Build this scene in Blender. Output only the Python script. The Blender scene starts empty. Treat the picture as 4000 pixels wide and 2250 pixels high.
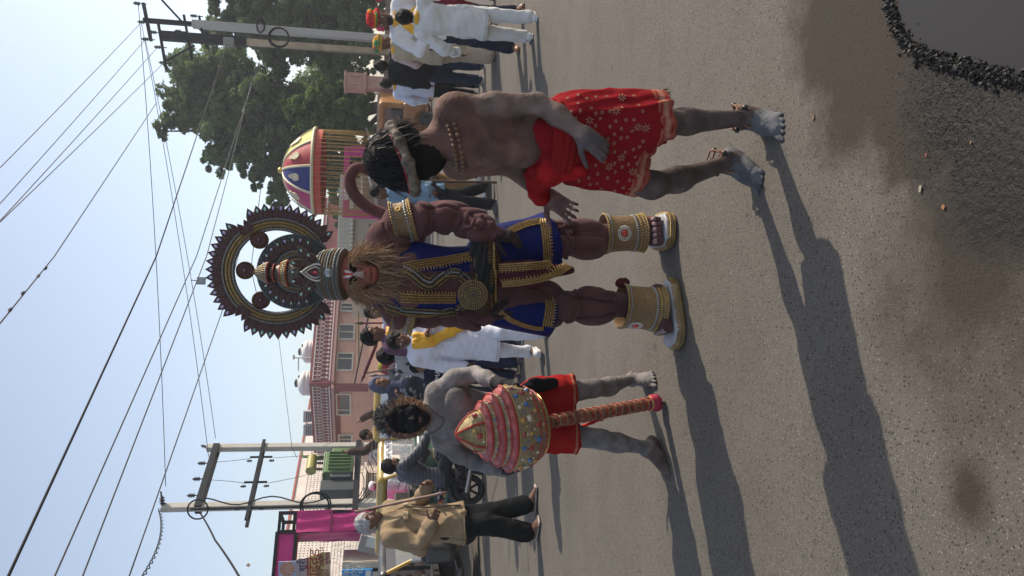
import bpy, bmesh, math, random
import numpy as np
from mathutils import Vector, Matrix
from math import sin, cos, pi, radians as R
random.seed(11); RNG = np.random.default_rng(11)
sc = bpy.context.scene; col = sc.collection
V = Vector

# ------------------------------------------------------------------ camera (a phone held on its side: the street's "up" is the picture's left)
FPX, PITCH, ROLL, CH = 3000.0, R(9.65), R(1.4), 1.5
fw = V((0, cos(PITCH), -sin(PITCH))); r0 = V((1, 0, 0)); u0 = V((0, sin(PITCH), cos(PITCH)))
rt = r0*cos(ROLL) + u0*sin(ROLL); dn = r0*sin(ROLL) - u0*cos(ROLL)
cd = bpy.data.cameras.new('camera'); cam = bpy.data.objects.new('camera', cd); col.objects.link(cam)
cd.sensor_fit = 'HORIZONTAL'; cd.sensor_width = 36; cd.lens = 36*FPX/4000; cd.clip_end = 2000; cd.clip_start = .05
cam.matrix_world = Matrix(((dn.x, rt.x, -fw.x, 0), (dn.y, rt.y, -fw.y, 0), (dn.z, rt.z, -fw.z, CH), (0, 0, 0, 1)))
sc.camera = cam

# ------------------------------------------------------------------ sky, sun, exposure
EL, AZ = R(38), R(62)
S = V((sin(AZ)*cos(EL), cos(AZ)*cos(EL), sin(EL)))
w = bpy.data.worlds.new('World'); sc.world = w; w.use_nodes = True
nt = w.node_tree; bg = nt.nodes['Background']
sky = nt.nodes.new('ShaderNodeTexSky'); sky.sky_type = 'NISHITA'; sky.sun_disc = False
sky.sun_elevation = EL; sky.sun_rotation = AZ; sky.air_density = 1.0; sky.dust_density = 1.7; sky.ozone_density = 1.8
hs_ = nt.nodes.new('ShaderNodeHueSaturation'); hs_.inputs['Saturation'].default_value = .70; nt.links.new(sky.outputs[0], hs_.inputs['Color']); nt.links.new(hs_.outputs[0], bg.inputs[0]); bg.inputs[1].default_value = 0.14
sl = bpy.data.lights.new('sun', 'SUN'); sl.energy = 3.9; sl.angle = R(.6); sl.color = (1, .88, .72)
so = bpy.data.objects.new('sun', sl); col.objects.link(so); so.rotation_euler = S.to_track_quat('Z', 'Y').to_euler()
vs = sc.view_settings; vs.view_transform = 'Standard'; vs.look = 'None'; vs.exposure = 0.5; vs.gamma = 1
sc.render.engine = 'CYCLES'
cy = sc.cycles; cy.use_denoising = True; cy.max_bounces = 6; cy.diffuse_bounces = 3; cy.glossy_bounces = 3; cy.transparent_max_bounces = 8
cy.caustics_reflective = cy.caustics_refractive = False; cy.sample_clamp_indirect = 8

# ------------------------------------------------------------------ measuring helpers: a sight line of the photograph met at a distance or at the ground
def ray(px, py):
    return fw*FPX + rt*((2250-py)-1125) + dn*(px-2000)
def at(px, py, Y):
    r = ray(px, py); return V((0, 0, CH)) + r*(Y/r.y)
def gnd(px, py, z=0.0):
    r = ray(px, py); return V((0, 0, CH)) + r*((z-CH)/r.z)

# ------------------------------------------------------------------ materials
MATS = {}
def lin(c):
    return tuple(((x/255)/12.92 if x/255 <= .04045 else ((x/255+.055)/1.055)**2.4) for x in c)
def M(name, c=(.5, .5, .5), rough=.6, metal=0, spec=.5, noise=None, bump=None, attr=False, emit=None, trans=0, sheen=0, coat=0, dirt=None):
    """noise=(scale, amount) varies the colour; bump=(scale, strength); attr multiplies the mesh colour 'Col'; dirt=(scale, colour, amount)."""
    if name in MATS: return MATS[name]
    m = bpy.data.materials.new(name); m.use_nodes = True; MATS[name] = m
    n = m.node_tree.nodes; L = m.node_tree.links; b = n['Principled BSDF']
    b.inputs['Roughness'].default_value = rough; b.inputs['Metallic'].default_value = metal
    b.inputs['Specular IOR Level'].default_value = spec
    if sheen: b.inputs['Sheen Weight'].default_value = sheen
    if coat: b.inputs['Coat Weight'].default_value = coat; b.inputs['Coat Roughness'].default_value = .1
    if trans: b.inputs['Transmission Weight'].default_value = trans
    if attr:
        a = n.new('ShaderNodeVertexColor'); a.layer_name = 'Col'; src = a.outputs[0]
    else:
        a = n.new('ShaderNodeRGB'); a.outputs[0].default_value = (*c, 1); src = a.outputs[0]
    tc = n.new('ShaderNodeTexCoord')
    if noise:
        t = n.new('ShaderNodeTexNoise'); t.inputs['Scale'].default_value = noise[0]; t.inputs['Detail'].default_value = 5; t.inputs['Roughness'].default_value = .6
        L.new(tc.outputs['Object'], t.inputs['Vector'])
        mr = n.new('ShaderNodeMapRange'); mr.inputs[1].default_value = .3; mr.inputs[2].default_value = .7
        mr.inputs[3].default_value = 1-noise[1]; mr.inputs[4].default_value = 1+noise[1]
        L.new(t.outputs[0], mr.inputs[0])
        mx = n.new('ShaderNodeVectorMath'); mx.operation = 'SCALE'
        L.new(src, mx.inputs[0]); L.new(mr.outputs[0], mx.inputs['Scale']); src = mx.outputs[0]
    if dirt:
        t = n.new('ShaderNodeTexNoise'); t.inputs['Scale'].default_value = dirt[0]; t.inputs['Detail'].default_value = 8; t.inputs['Roughness'].default_value = .65
        L.new(tc.outputs['Object'], t.inputs['Vector'])
        mr = n.new('ShaderNodeMapRange'); mr.inputs[1].default_value = .48; mr.inputs[2].default_value = .68; mr.inputs[3].default_value = 0; mr.inputs[4].default_value = dirt[2]
        L.new(t.outputs[0], mr.inputs[0])
        mx = n.new('ShaderNodeMix'); mx.data_type = 'RGBA'; L.new(mr.outputs[0], mx.inputs[0]); L.new(src, mx.inputs[6]); mx.inputs[7].default_value = (*dirt[1], 1); src = mx.outputs[2]
    L.new(src, b.inputs['Base Color'])
    if bump:
        t = n.new('ShaderNodeTexNoise'); t.inputs['Scale'].default_value = bump[0]; t.inputs['Detail'].default_value = 6
        L.new(tc.outputs['Object'], t.inputs['Vector'])
        bp = n.new('ShaderNodeBump'); bp.inputs['Strength'].default_value = bump[1]; bp.inputs['Distance'].default_value = .02
        L.new(t.outputs[0], bp.inputs['Height']); L.new(bp.outputs[0], b.inputs['Normal'])
    if emit:
        b.inputs['Emission Color'].default_value = (*emit[0], 1); b.inputs['Emission Strength'].default_value = emit[1]
    return m

# ------------------------------------------------------------------ objects
def tag(o, label=None, cat=None, group=None, kind=None):
    if label: o['label'] = label
    if cat: o['category'] = cat
    if group: o['group'] = group
    if kind: o['kind'] = kind
    return o
def empty(name, loc=(0, 0, 0), rz=0, label=None, cat=None, group=None):
    o = bpy.data.objects.new(name, None); col.objects.link(o); o.location = loc; o.rotation_euler = (0, 0, rz); o.empty_display_size = .1
    return tag(o, label, cat, group)
def mobj(name, me, mat=None, parent=None, smooth=True):
    if mat is not None and not me.materials:
        for m in (mat if isinstance(mat, (list, tuple)) else [mat]): me.materials.append(m)
    if smooth: me.polygons.foreach_set('use_smooth', np.ones(len(me.polygons), bool))
    o = bpy.data.objects.new(name, me); col.objects.link(o)
    if parent is not None: o.parent = parent
    return o
def copy_obj(o, parent=None, loc=None, rot=None, scale=None):
    c = o.copy(); col.objects.link(c); c.parent = parent
    if loc is not None: c.location = loc
    if rot is not None: c.rotation_euler = rot
    if scale is not None: c.scale = scale
    return c
def copy_tree(o, parent=None):
    c = o.copy(); col.objects.link(c); c.parent = parent
    for ch in list(o.children): copy_tree(ch, c)
    return c

def frame(d, ref=V((0, 0, 1))):
    d = V(d).normalized(); ref = V(ref)
    if abs(d.dot(ref)) > .97: ref = V((1, 0, 0)) if abs(d.x) < .9 else V((0, 1, 0))
    a = ref.cross(d).normalized(); return a, d.cross(a).normalized(), d     # x, y, z(along d)

class MB:
    """collects simple solids and builds ONE mesh object"""
    def __init__(s): s.v = []; s.f = []; s.mi = []; s.cur = 0
    def add(s, vs_, fs):
        o = len(s.v); s.v += [tuple(x) for x in vs_]; s.f += [tuple(i+o for i in f) for f in fs]; s.mi += [s.cur]*len(fs); return s
    def box(s, c, h, rz=0, rot=None):
        m = rot if rot is not None else Matrix.Rotation(rz, 3, 'Z'); c = V(c)
        P = [c + m @ V((x*h[0], y*h[1], z*h[2])) for x in (-1, 1) for y in (-1, 1) for z in (-1, 1)]
        return s.add(P, [(0, 1, 3, 2), (4, 6, 7, 5), (0, 4, 5, 1), (2, 3, 7, 6), (0, 2, 6, 4), (1, 5, 7, 3)])
    def bar(s, a, b, hx, hy, ref=(0, 0, 1)):
        a = V(a); b = V(b); x, y, z = frame(b-a, ref)
        P = [p + x*i*hx + y*j*hy for p in (a, b) for i in (-1, 1) for j in (-1, 1)]
        return s.add(P, [(0, 2, 3, 1), (4, 5, 7, 6), (0, 1, 5, 4), (2, 6, 7, 3), (0, 4, 6, 2), (1, 3, 7, 5)])
    def tube(s, pts, r, n=8, cap=True, closed=False):
        pts = [V(p) for p in pts]; k = len(pts); rs = r if isinstance(r, (list, tuple)) else [r]*k
        vs_ = []; px = None
        for i, p in enumerate(pts):
            a = pts[i-1] if (i > 0 or closed) else pts[i]; b = pts[(i+1) % k] if (i < k-1 or closed) else pts[i]
            d = (b-a); d = d.normalized() if d.length > 1e-9 else V((0, 0, 1))
            if px is None: x, y, _ = frame(d)
            else:
                x = px - d*px.dot(d); x = x.normalized() if x.length > 1e-6 else frame(d)[0]; y = d.cross(x)
            px = x
            vs_ += [p + (x*cos(t) + y*sin(t))*rs[i] for t in (2*pi*j/n for j in range(n))]
        fs = []
        for i in range(k if closed else k-1):
            for j in range(n):
                i2 = (i+1) % k; j2 = (j+1) % n
                fs.append((i*n+j, i*n+j2, i2*n+j2, i2*n+j))
        if cap and not closed: fs += [tuple(range(n-1, -1, -1)), tuple((k-1)*n+j for j in range(n))]
        return s.add(vs_, fs)
    def lathe(s, prof, n=24, base=(0, 0, 0), axis=(0, 0, 1), ref=(1, 0, 0.01), sx=1, sy=1):
        x, y, z = frame(axis, ref); b = V(base); vs_ = []
        for (r, h) in prof:
            vs_ += [b + z*h + x*cos(2*pi*j/n)*r*sx + y*sin(2*pi*j/n)*r*sy for j in range(n)]
        fs = [(i*n+j, i*n+(j+1) % n, (i+1)*n+(j+1) % n, (i+1)*n+j) for i in range(len(prof)-1) for j in range(n)]
        if prof[0][0] > 1e-6: fs.append(tuple(range(n-1, -1, -1)))
        if prof[-1][0] > 1e-6: fs.append(tuple((len(prof)-1)*n+j for j in range(n)))
        return s.add(vs_, fs)
    def ball(s, c, r, n=8, m=6, R3=None):
        rr = r if isinstance(r, (tuple, list)) else (r, r, r); c = V(c); vs_ = []
        for i in range(m+1):
            t = pi*i/m
            for j in range(n):
                q = V((sin(t)*cos(2*pi*j/n)*rr[0], sin(t)*sin(2*pi*j/n)*rr[1], cos(t)*rr[2]))
                vs_.append(c + (R3 @ q if R3 is not None else q))
        fs = [(i*n+j, (i+1)*n+j, (i+1)*n+(j+1) % n, i*n+(j+1) % n) for i in range(m) for j in range(n)]
        return s.add(vs_, fs)
    def prism(s, poly, o, x, y, z, t0, t1):
        """outline poly [(a,b)..] in the plane o+x*a+y*b, thickness from t0 to t1 along z"""
        o = V(o); x = V(x); y = V(y); z = V(z); n = len(poly)
        vs_ = [o + x*a + y*b + z*t for t in (t0, t1) for a, b in poly]
        fs = [tuple(range(n-1, -1, -1)), tuple(range(n, 2*n))] + [(i, (i+1) % n, n+(i+1) % n, n+i) for i in range(n)]
        return s.add(vs_, fs)
    def mesh(s, name='m'):
        me = bpy.data.meshes.new(name); me.from_pydata(s.v, [], s.f); me.update()
        if any(s.mi): me.polygons.foreach_set('material_index', s.mi)
        return me
    def build(s, name, mat=None, parent=None, smooth=False, bevel=0, auto=True, fixn=False):
        me = s.mesh(name)
        if fixn:
            bm = bmesh.new(); bm.from_mesh(me); bmesh.ops.recalc_face_normals(bm, faces=bm.faces); bm.to_mesh(me); bm.free()
        o = mobj(name, me, mat, parent, smooth)
        if bevel:
            b = o.modifiers.new('bevel', 'BEVEL'); b.width = bevel; b.segments = 2; b.limit_method = 'ANGLE'
        if smooth and auto:
            try:
                me.set_sharp_from_angle(angle=R(42))
            except Exception: pass
        return o

# ------------------------------------------------------------------ solid modelling with smooth blends (bodies, clothes): field on a grid -> quads
def nrm(v): return np.asarray(v, np.float32)
class SDF:
    def __init__(s): s.p = []; s.paint_ = []; s.cuts = []; s.pf = []
    def _add(s, fn, lo, hi, k, c, op): s.p.append((fn, nrm(lo), nrm(hi), k, c, op)); return s
    def cone(s, a, b, ra, rb=None, k=.03, c=(.5, .5, .5), op='u', n=None, f=1.0):
        rb = ra if rb is None else rb; a = nrm(a); b = nrm(b); ba = b-a; L2 = max(float(ba@ba), 1e-9); rm = max(ra, rb)*max(1, 1/f if f < 1 else 1)
        nn = None if n is None else nrm(V(n).normalized())
        def fn(x, y, z):
            x = x-a[0]; y = y-a[1]; z = z-a[2]
            t = np.clip((x*ba[0]+y*ba[1]+z*ba[2])/L2, 0, 1)
            x = x-t*ba[0]; y = y-t*ba[1]; z = z-t*ba[2]
            q = x*x+y*y+z*z
            if nn is not None:
                e = x*nn[0]+y*nn[1]+z*nn[2]; q = q+(f*f-1)*e*e
            return np.sqrt(np.maximum(q, 0))-(ra+(rb-ra)*t)
        return s._add(fn, np.minimum(a, b)-rm, np.maximum(a, b)+rm, k, c, op)
    def ell(s, c0, r, k=.03, c=(.5, .5, .5), op='u', rot=None):
        c0 = nrm(c0); r = nrm(r); m = np.eye(3, dtype=np.float32) if rot is None else np.array(rot, np.float32)   # columns = axes
        def fn(x, y, z):
            x = x-c0[0]; y = y-c0[1]; z = z-c0[2]
            p = [(x*m[0, i]+y*m[1, i]+z*m[2, i])/r[i] for i in range(3)]
            k0 = np.sqrt(p[0]**2+p[1]**2+p[2]**2); k1 = np.sqrt((p[0]/r[0])**2+(p[1]/r[1])**2+(p[2]/r[2])**2)
            return k0*(k0-1)/np.maximum(k1, 1e-6)
        h = np.abs(m)@r
        return s._add(fn, c0-h, c0+h, k, c, op)
    def box(s, c0, h, rd=.01, k=.01, c=(.5, .5, .5), op='u', rot=None):
        c0 = nrm(c0); h = nrm(h); m = np.eye(3, dtype=np.float32) if rot is None else np.array(rot, np.float32)
        def fn(x, y, z):
            x = x-c0[0]; y = y-c0[1]; z = z-c0[2]
            q = [np.abs(x*m[0, i]+y*m[1, i]+z*m[2, i])-h[i]+rd for i in range(3)]
            o = np.sqrt(sum(np.maximum(e, 0)**2 for e in q)); return o+np.minimum(np.maximum(q[0], np.maximum(q[1], q[2])), 0)-rd
        e = np.abs(m)@h
        return s._add(fn, c0-e, c0+e, k, c, op)
    def chain(s, pts, rs, k=.03, c=(.5, .5, .5), n=None, f=1.0):
        for i in range(len(pts)-1): s.cone(pts[i], pts[i+1], rs[i], rs[i+1], k, c, 'u', n, f)
        return s
    def cut(s, o, n): s.cuts.append((nrm(o), nrm(V(n).normalized()))); return s      # removes the side n points to
    def paint(s, c0, r, c, rot=None):
        s.paint_.append((nrm(c0), nrm(r), c, np.eye(3, dtype=np.float32) if rot is None else np.array(rot, np.float32))); return s
    def mesh(s, h, name='m', disp=None, relax=1):
        u = [p for p in s.p if p[5] == 'u']; pad = .02+2*h
        lo = np.min([p[1] for p in u], 0)-pad; hi = np.max([p[2] for p in u], 0)+pad
        n = np.ceil((hi-lo)/h).astype(int)+1
        ax = [lo[i]+h*np.arange(n[i], dtype=np.float32) for i in range(3)]
        F = np.full(n, .08, np.float32); I = np.zeros(n, np.uint8)
        for pi_, (fn, a, b, k, c, op) in enumerate(s.p):
            m = k+3*h; i0 = np.clip(((a-m-lo)/h).astype(int), 0, n); i1 = np.clip(((b+m-lo)/h).astype(int)+2, 0, n)
            if (i1 <= i0).any(): continue
            sl_ = tuple(slice(i0[i], i1[i]) for i in range(3))
            d = fn(ax[0][sl_[0]][:, None, None], ax[1][sl_[1]][None, :, None], ax[2][sl_[2]][None, None, :]).astype(np.float32)
            G = F[sl_]; J = I[sl_]
            if op == 'u':
                J[d < G] = pi_
                q = np.maximum(k-np.abs(G-d), 0)/max(k, 1e-6); F[sl_] = np.minimum(G, d)-q*q*k*.25
            else:
                d = -d; q = np.maximum(k-np.abs(G-d), 0)/max(k, 1e-6)
                if c is not None: J[d > G-.3*k] = pi_
                F[sl_] = np.maximum(G, d)+q*q*k*.25
        for o, nn in s.cuts:
            F = np.maximum(F, (ax[0][:, None, None]-o[0])*nn[0]+(ax[1][None, :, None]-o[1])*nn[1]+(ax[2][None, None, :]-o[2])*nn[2])
        sg = F < 0
        cnt = np.zeros(n-1, np.uint8)
        for x in (0, 1):
            for y in (0, 1):
                for z in (0, 1): cnt += sg[x:n[0]-1+x, y:n[1]-1+y, z:n[2]-1+z]
        act = (cnt > 0) & (cnt < 8); idx = np.argwhere(act); N = len(idx)
        vid = np.full(n-1, -1, np.int32); vid[act] = np.arange(N)
        pos = np.zeros((N, 3), np.float32); num = np.zeros(N, np.float32); best = np.full(N, 9, np.float32); cid = np.zeros(N, np.uint8)
        cor = [(x, y, z) for x in (0, 1) for y in (0, 1) for z in (0, 1)]
        val = {}
        for cc in cor:
            q = idx+cc; val[cc] = F[q[:, 0], q[:, 1], q[:, 2]]
            ab = np.abs(val[cc]); m = ab < best; best[m] = ab[m]; cid[m] = I[q[:, 0], q[:, 1], q[:, 2]][m]
        for a in cor:
            for d_ in range(3):
                if a[d_]: continue
                b = list(a); b[d_] = 1; b = tuple(b); fa = val[a]; fb = val[b]; m = (fa < 0) != (fb < 0)
                t = np.where(m, fa/np.where(np.abs(fa-fb) < 1e-9, 1, fa-fb), 0)
                for e in range(3): pos[:, e] += m*(a[e]+(t if e == d_ else 0))
                num += m
        vs_ = lo+h*(idx+pos/np.maximum(num, 1)[:, None])
        quads = []
        for d_ in range(3):
            o1, o2 = [(1, 2), (2, 0), (0, 1)][d_]
            A = [slice(1, -1)]*3; A[d_] = slice(0, n[d_]-1); B = list(A); B[d_] = slice(1, n[d_])
            sa = sg[tuple(A)]; ch = sa != sg[tuple(B)]; e = np.argwhere(ch); ins = sa[ch]
            if not len(e): continue
            e[:, o1] += 1; e[:, o2] += 1
            def cell(q1, q2):
                r = e.copy(); r[:, o1] += q1; r[:, o2] += q2; return vid[r[:, 0], r[:, 1], r[:, 2]]
            q = np.stack([cell(-1, -1), cell(0, -1), cell(0, 0), cell(-1, 0)], 1)
            q[~ins] = q[~ins][:, ::-1]; quads.append(q)
        fs = np.concatenate(quads); fs = fs[(fs >= 0).all(1)]
        for _ in range(relax):
            acc = np.zeros_like(vs_); cn = np.zeros(N, np.float32)
            for i in range(4):
                a = fs[:, i]; b = fs[:, (i+1) % 4]
                np.add.at(acc, a, vs_[b]); np.add.at(cn, a, 1); np.add.at(acc, b, vs_[a]); np.add.at(cn, b, 1)
            vs_ = vs_*.5+.5*acc/np.maximum(cn, 1)[:, None]
        if disp is not None:
            fnm = np.cross(vs_[fs[:, 2]]-vs_[fs[:, 0]], vs_[fs[:, 3]]-vs_[fs[:, 1]]); vn = np.zeros_like(vs_)
            for i in range(4): np.add.at(vn, fs[:, i], fnm)
            vn /= np.maximum(np.linalg.norm(vn, axis=1), 1e-9)[:, None]
            vs_ = vs_+vn*disp(vs_)[:, None]
        tab = np.array([(*(p[4] if p[4] is not None else (.5, .5, .5)), 1) for p in s.p], np.float32); C = tab[cid]
        for c0, r, c, m in s.paint_:
            q = ((vs_-c0)@m)/r; C[(q*q).sum(1) < 1] = (*c, 1)
        for fn, c in s.pf: C[fn(vs_)] = (*c, 1)
        me = bpy.data.meshes.new(name); me.vertices.add(N); me.vertices.foreach_set('co', vs_.astype(np.float32).ravel())
        me.loops.add(4*len(fs)); me.loops.foreach_set('vertex_index', fs.astype(np.int32).ravel())
        me.polygons.add(len(fs)); me.polygons.foreach_set('loop_start', np.arange(0, 4*len(fs), 4, dtype=np.int32))
        at_ = me.color_attributes.new('Col', 'FLOAT_COLOR', 'POINT'); at_.data.foreach_set('color', C.ravel())
        me.update(calc_edges=True); me.validate()
        return me

def npnoise(p, f, seed=0):
    """cheap smooth pseudo-noise from sines"""
    r = np.random.default_rng(seed); o = np.zeros(len(p))
    for i in range(5):
        d = r.normal(size=3); d /= np.linalg.norm(d); o += np.sin(p@d*f*(.7+.35*i)+r.uniform(0, 6.28)+1.3*np.sin(p@r.normal(size=3)*f*.35))/(1+.4*i)
    return o/2.6

def strands(name, roots, dirs, length, width, mat, parent, gravity=0.0, curl=.15, seg=4, seed=1, cols=None, flat=True):
    """tapering locks of hair / fur / thread: ribbons with a folded section"""
    g = np.random.default_rng(seed); vs_ = []; fs = []; cs = []
    for i, (p, d) in enumerate(zip(roots, dirs)):
        p = np.array(p, float); d = np.array(d, float); d /= max(np.linalg.norm(d), 1e-9)
        l = length*g.uniform(.65, 1.2) if not hasattr(length, '__len__') else length[i]
        w_ = width*g.uniform(.7, 1.3); side = np.cross(d, g.normal(size=3)); side /= max(np.linalg.norm(side), 1e-9); b = len(vs_)
        for k in range(seg+1):
            t = k/seg; ww = w_*(1-t)**.7*.5
            nrm_ = np.cross(side, d)
            if k < seg: vs_ += [p-side*ww, p+nrm_*ww*.8, p+side*ww]
            else: vs_.append(p)
            if cols is not None: cs += [cols[i]]*(3 if k < seg else 1)
            d = d+np.array([0, 0, -gravity])+g.normal(size=3)*curl; d /= np.linalg.norm(d); p = p+d*l/seg
        for k in range(seg-1):
            a = b+3*k; fs += [(a, a+1, a+4, a+3), (a+1, a+2, a+5, a+4)]
        a = b+3*(seg-1); fs += [(a, a+1, a+3), (a+1, a+2, a+3)]
    me = bpy.data.meshes.new(name); me.from_pydata(vs_, [], fs); me.update()
    if cols is not None:
        ca = me.color_attributes.new('Col', 'FLOAT_COLOR', 'POINT'); ca.data.foreach_set('color', np.array([(*c, 1) for c in cs], np.float32).ravel())
    return mobj(name, me, mat, parent)

def text_mesh(txt, size=1.0):
    cu = bpy.data.curves.new('lettering', 'FONT'); cu.body = txt; cu.size = size; cu.align_x = 'CENTER'; cu.align_y = 'CENTER'; cu.resolution_u = 3; cu.extrude = .004
    o = bpy.data.objects.new('lettering', cu); col.objects.link(o); bpy.context.view_layer.update()
    me = bpy.data.meshes.new_from_object(o.evaluated_get(bpy.context.evaluated_depsgraph_get())); bpy.data.objects.remove(o); bpy.data.curves.remove(cu)
    me.materials.clear(); return me
def lettering(txt, size, o, x, y, mat, parent, name='lettering', sx=1.0):
    """words lying in the plane at o, reading along x with y up"""
    me = text_mesh(txt, size); x = V(x).normalized(); y = V(y).normalized(); z = x.cross(y)
    ob = mobj(name, me, mat, parent, False); ob['kind'] = 'stuff'; ob.matrix_local = Matrix.Translation(V(o)) @ Matrix(((x.x*sx, y.x, z.x, 0), (x.y*sx, y.y, z.y, 0), (x.z*sx, y.z, z.z, 0), (0, 0, 0, 1)))
    return ob
# ================================================================== GROUND
def road_material():
    m = bpy.data.materials.new('road_surface'); m.use_nodes = True; n = m.node_tree.nodes; L = m.node_tree.links; b = n['Principled BSDF']
    tc = n.new('ShaderNodeTexCoord'); O = tc.outputs['Object']
    def noise(s, d=5, r=.6, vec=O):
        t = n.new('ShaderNodeTexNoise'); t.inputs['Scale'].default_value = s; t.inputs['Detail'].default_value = d; t.inputs['Roughness'].default_value = r; L.new(vec, t.inputs['Vector']); return t.outputs[0]
    def ramp(v, a, b_, lo=0., hi=1.):
        r = n.new('ShaderNodeMapRange'); r.inputs[1].default_value = a; r.inputs[2].default_value = b_; r.inputs[3].default_value = lo; r.inputs[4].default_value = hi; L.new(v, r.inputs[0]); return r.outputs[0]
    def mix(f, a, c):
        x = n.new('ShaderNodeMix'); x.data_type = 'RGBA'
        if isinstance(f, float): x.inputs[0].default_value = f
        else: L.new(f, x.inputs[0])
        for i, q in ((6, a), (7, c)):
            if isinstance(q, tuple): x.inputs[i].default_value = (*q, 1)
            else: L.new(q, x.inputs[i])
        return x.outputs[2]
    def math_(op, a, c):
        x = n.new('ShaderNodeMath'); x.operation = op
        for i, q in ((0, a), (1, c)):
            if isinstance(q, (int, float)): x.inputs[i].default_value = q
            else: L.new(q, x.inputs[i])
        return x.outputs[0]
    # broad tone, worn lanes, patches
    base = mix(ramp(noise(.35), .35, .65), (.102, .091, .077), (.135, .121, .104))
    base = mix(ramp(noise(2.3), .45, .7, 0, .45), base, (.086, .075, .063))
    mp = n.new('ShaderNodeMapping'); mp.inputs['Scale'].default_value = (.22, 2.2, 1); mp.inputs['Rotation'].default_value = (0, 0, R(-12)); L.new(O, mp.inputs['Vector'])
    base = mix(ramp(noise(1.0, 6, .6, mp.outputs[0]), .5, .72, 0, .25), base, (.155, .138, .117))
    # aggregate: pale and dark chips
    def chips(scale, thr, amt, c, base):
        v = n.new('ShaderNodeTexVoronoi'); v.inputs['Scale'].default_value = scale; L.new(O, v.inputs['Vector'])
        s_ = n.new('ShaderNodeSeparateColor'); L.new(v.outputs['Color'], s_.inputs[0])
        f = math_('MULTIPLY', ramp(s_.outputs[0], thr, thr+.02), ramp(v.outputs['Distance'], .35, .15, 0, amt)); return mix(f, base, c)
    base = chips(100, .58, .7, (.25, .225, .195), base); base = chips(75, .5, .95, (.024, .022, .021), base); base = chips(140, .4, .85, (.038, .035, .032), base)
    base = chips(40, .88, .6, (.040, .036, .033), base)
    sp = ramp(noise(260, 3), .58, .72); base = mix(math_('MULTIPLY', sp, .55), base, (.028, .025, .023))
    # wet, tarry patch round the puddle
    def blob(cx, cy, rx, ry, rot=0., soft=.5, s=5.):
        q = n.new('ShaderNodeMapping'); q.vector_type = 'TEXTURE'; q.inputs['Location'].default_value = (cx, cy, 0); q.inputs['Rotation'].default_value = (0, 0, rot); q.inputs['Scale'].default_value = (rx, ry, 50)
        L.new(O, q.inputs['Vector']); g = n.new('ShaderNodeVectorMath'); g.operation = 'LENGTH'; L.new(q.outputs[0], g.inputs[0])
        d = math_('ADD', g.outputs['Value'], ramp(noise(s, 7, .68), .2, .8, -.55, .55)); return ramp(d, 1.0+soft*.5, 1.0-soft*.5)
    wet = math_('MAXIMUM', blob(.53, 1.72, .34, .27, .2, .7, 6), blob(.30, 1.60, .18, .22, .4, .7, 8))
    stain = math_('MAXIMUM', math_('MAXIMUM', blob(.92, 2.32, .42, .30, .3, .55, 3.2), blob(.62, 2.02, .32, .27, .5, .55, 4)), math_('MAXIMUM', blob(.12, 1.75, .34, .3, 0, 1.2, 4), blob(-.5, 1.75, .09, .07, 0, 1.3, 7)))
    base = mix(math_('MULTIPLY', stain, .9), base, (.034, .026, .020))
    base = mix(math_('MULTIPLY', wet, .95), base, (.013, .012, .011))
    spots = ramp(noise(7.5, 3, .55), .66, .74); base = mix(math_('MULTIPLY', spots, .45), base, (.05, .043, .037))
    vc = n.new('ShaderNodeTexVoronoi'); vc.feature = 'DISTANCE_TO_EDGE'; vc.inputs['Scale'].default_value = .55; wv = n.new('ShaderNodeVectorMath'); wv.operation = 'ADD'; nz3 = n.new('ShaderNodeTexNoise'); nz3.inputs['Scale'].default_value = 3; nz3.inputs['Detail'].default_value = 6; L.new(O, nz3.inputs['Vector']); L.new(O, wv.inputs[0]); L.new(nz3.outputs['Color'], wv.inputs[1]); L.new(wv.outputs[0], vc.inputs['Vector'])
    crack = math_('MULTIPLY', ramp(vc.outputs['Distance'], .006, .001), ramp(noise(.9, 3), .52, .6, 0, .55)); base = mix(crack, base, (.035, .03, .026))
    L.new(base, b.inputs['Base Color'])
    rg = ramp(wet, 0, 1, .9, .62); L.new(rg, b.inputs['Roughness']); b.inputs['Specular IOR Level'].default_value = .2
    bp = n.new('ShaderNodeBump'); bp.inputs['Strength'].default_value = .55; bp.inputs['Distance'].default_value = .006
    hv = math_('ADD', noise(150, 4), math_('MULTIPLY', noise(45, 3), ramp(wet, 0, 1, .7, 2.6))); L.new(hv, bp.inputs['Height']); L.new(bp.outputs[0], b.inputs['Normal'])
    return m
gm = M('dusty_ground', (.17, .14, .11), .95, noise=(.8, .25), bump=(9, .3))
tag(MB().add([(-600, -200, -.008), (600, -200, -.008), (600, 1200, -.008), (-600, 1200, -.008)], [(0, 1, 2, 3)]).build('ground', gm), 'bare dusty ground beyond the road', kind='structure')
rd = MB(); rd.add([(-5.6, -3, 0), (40, -3, 0), (40, 70, 0), (3.5, 70, 0), (-3, 30, 0), (-5.6, 13.2, 0)], [(0, 1, 2, 3, 4, 5)])
tag(rd.build('road', road_material()), 'worn grey asphalt road crossing the whole foreground', kind='structure')
# kerb strip along the left verge
kb = MB(); kb.box((-5.75, 6, .06), (.14, 9, .06)); tag(kb.build('kerb', M('kerb_concrete', (.33, .31, .28), .9, noise=(5, .25), bump=(30, .3)), bevel=.02), kind='structure')
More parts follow.
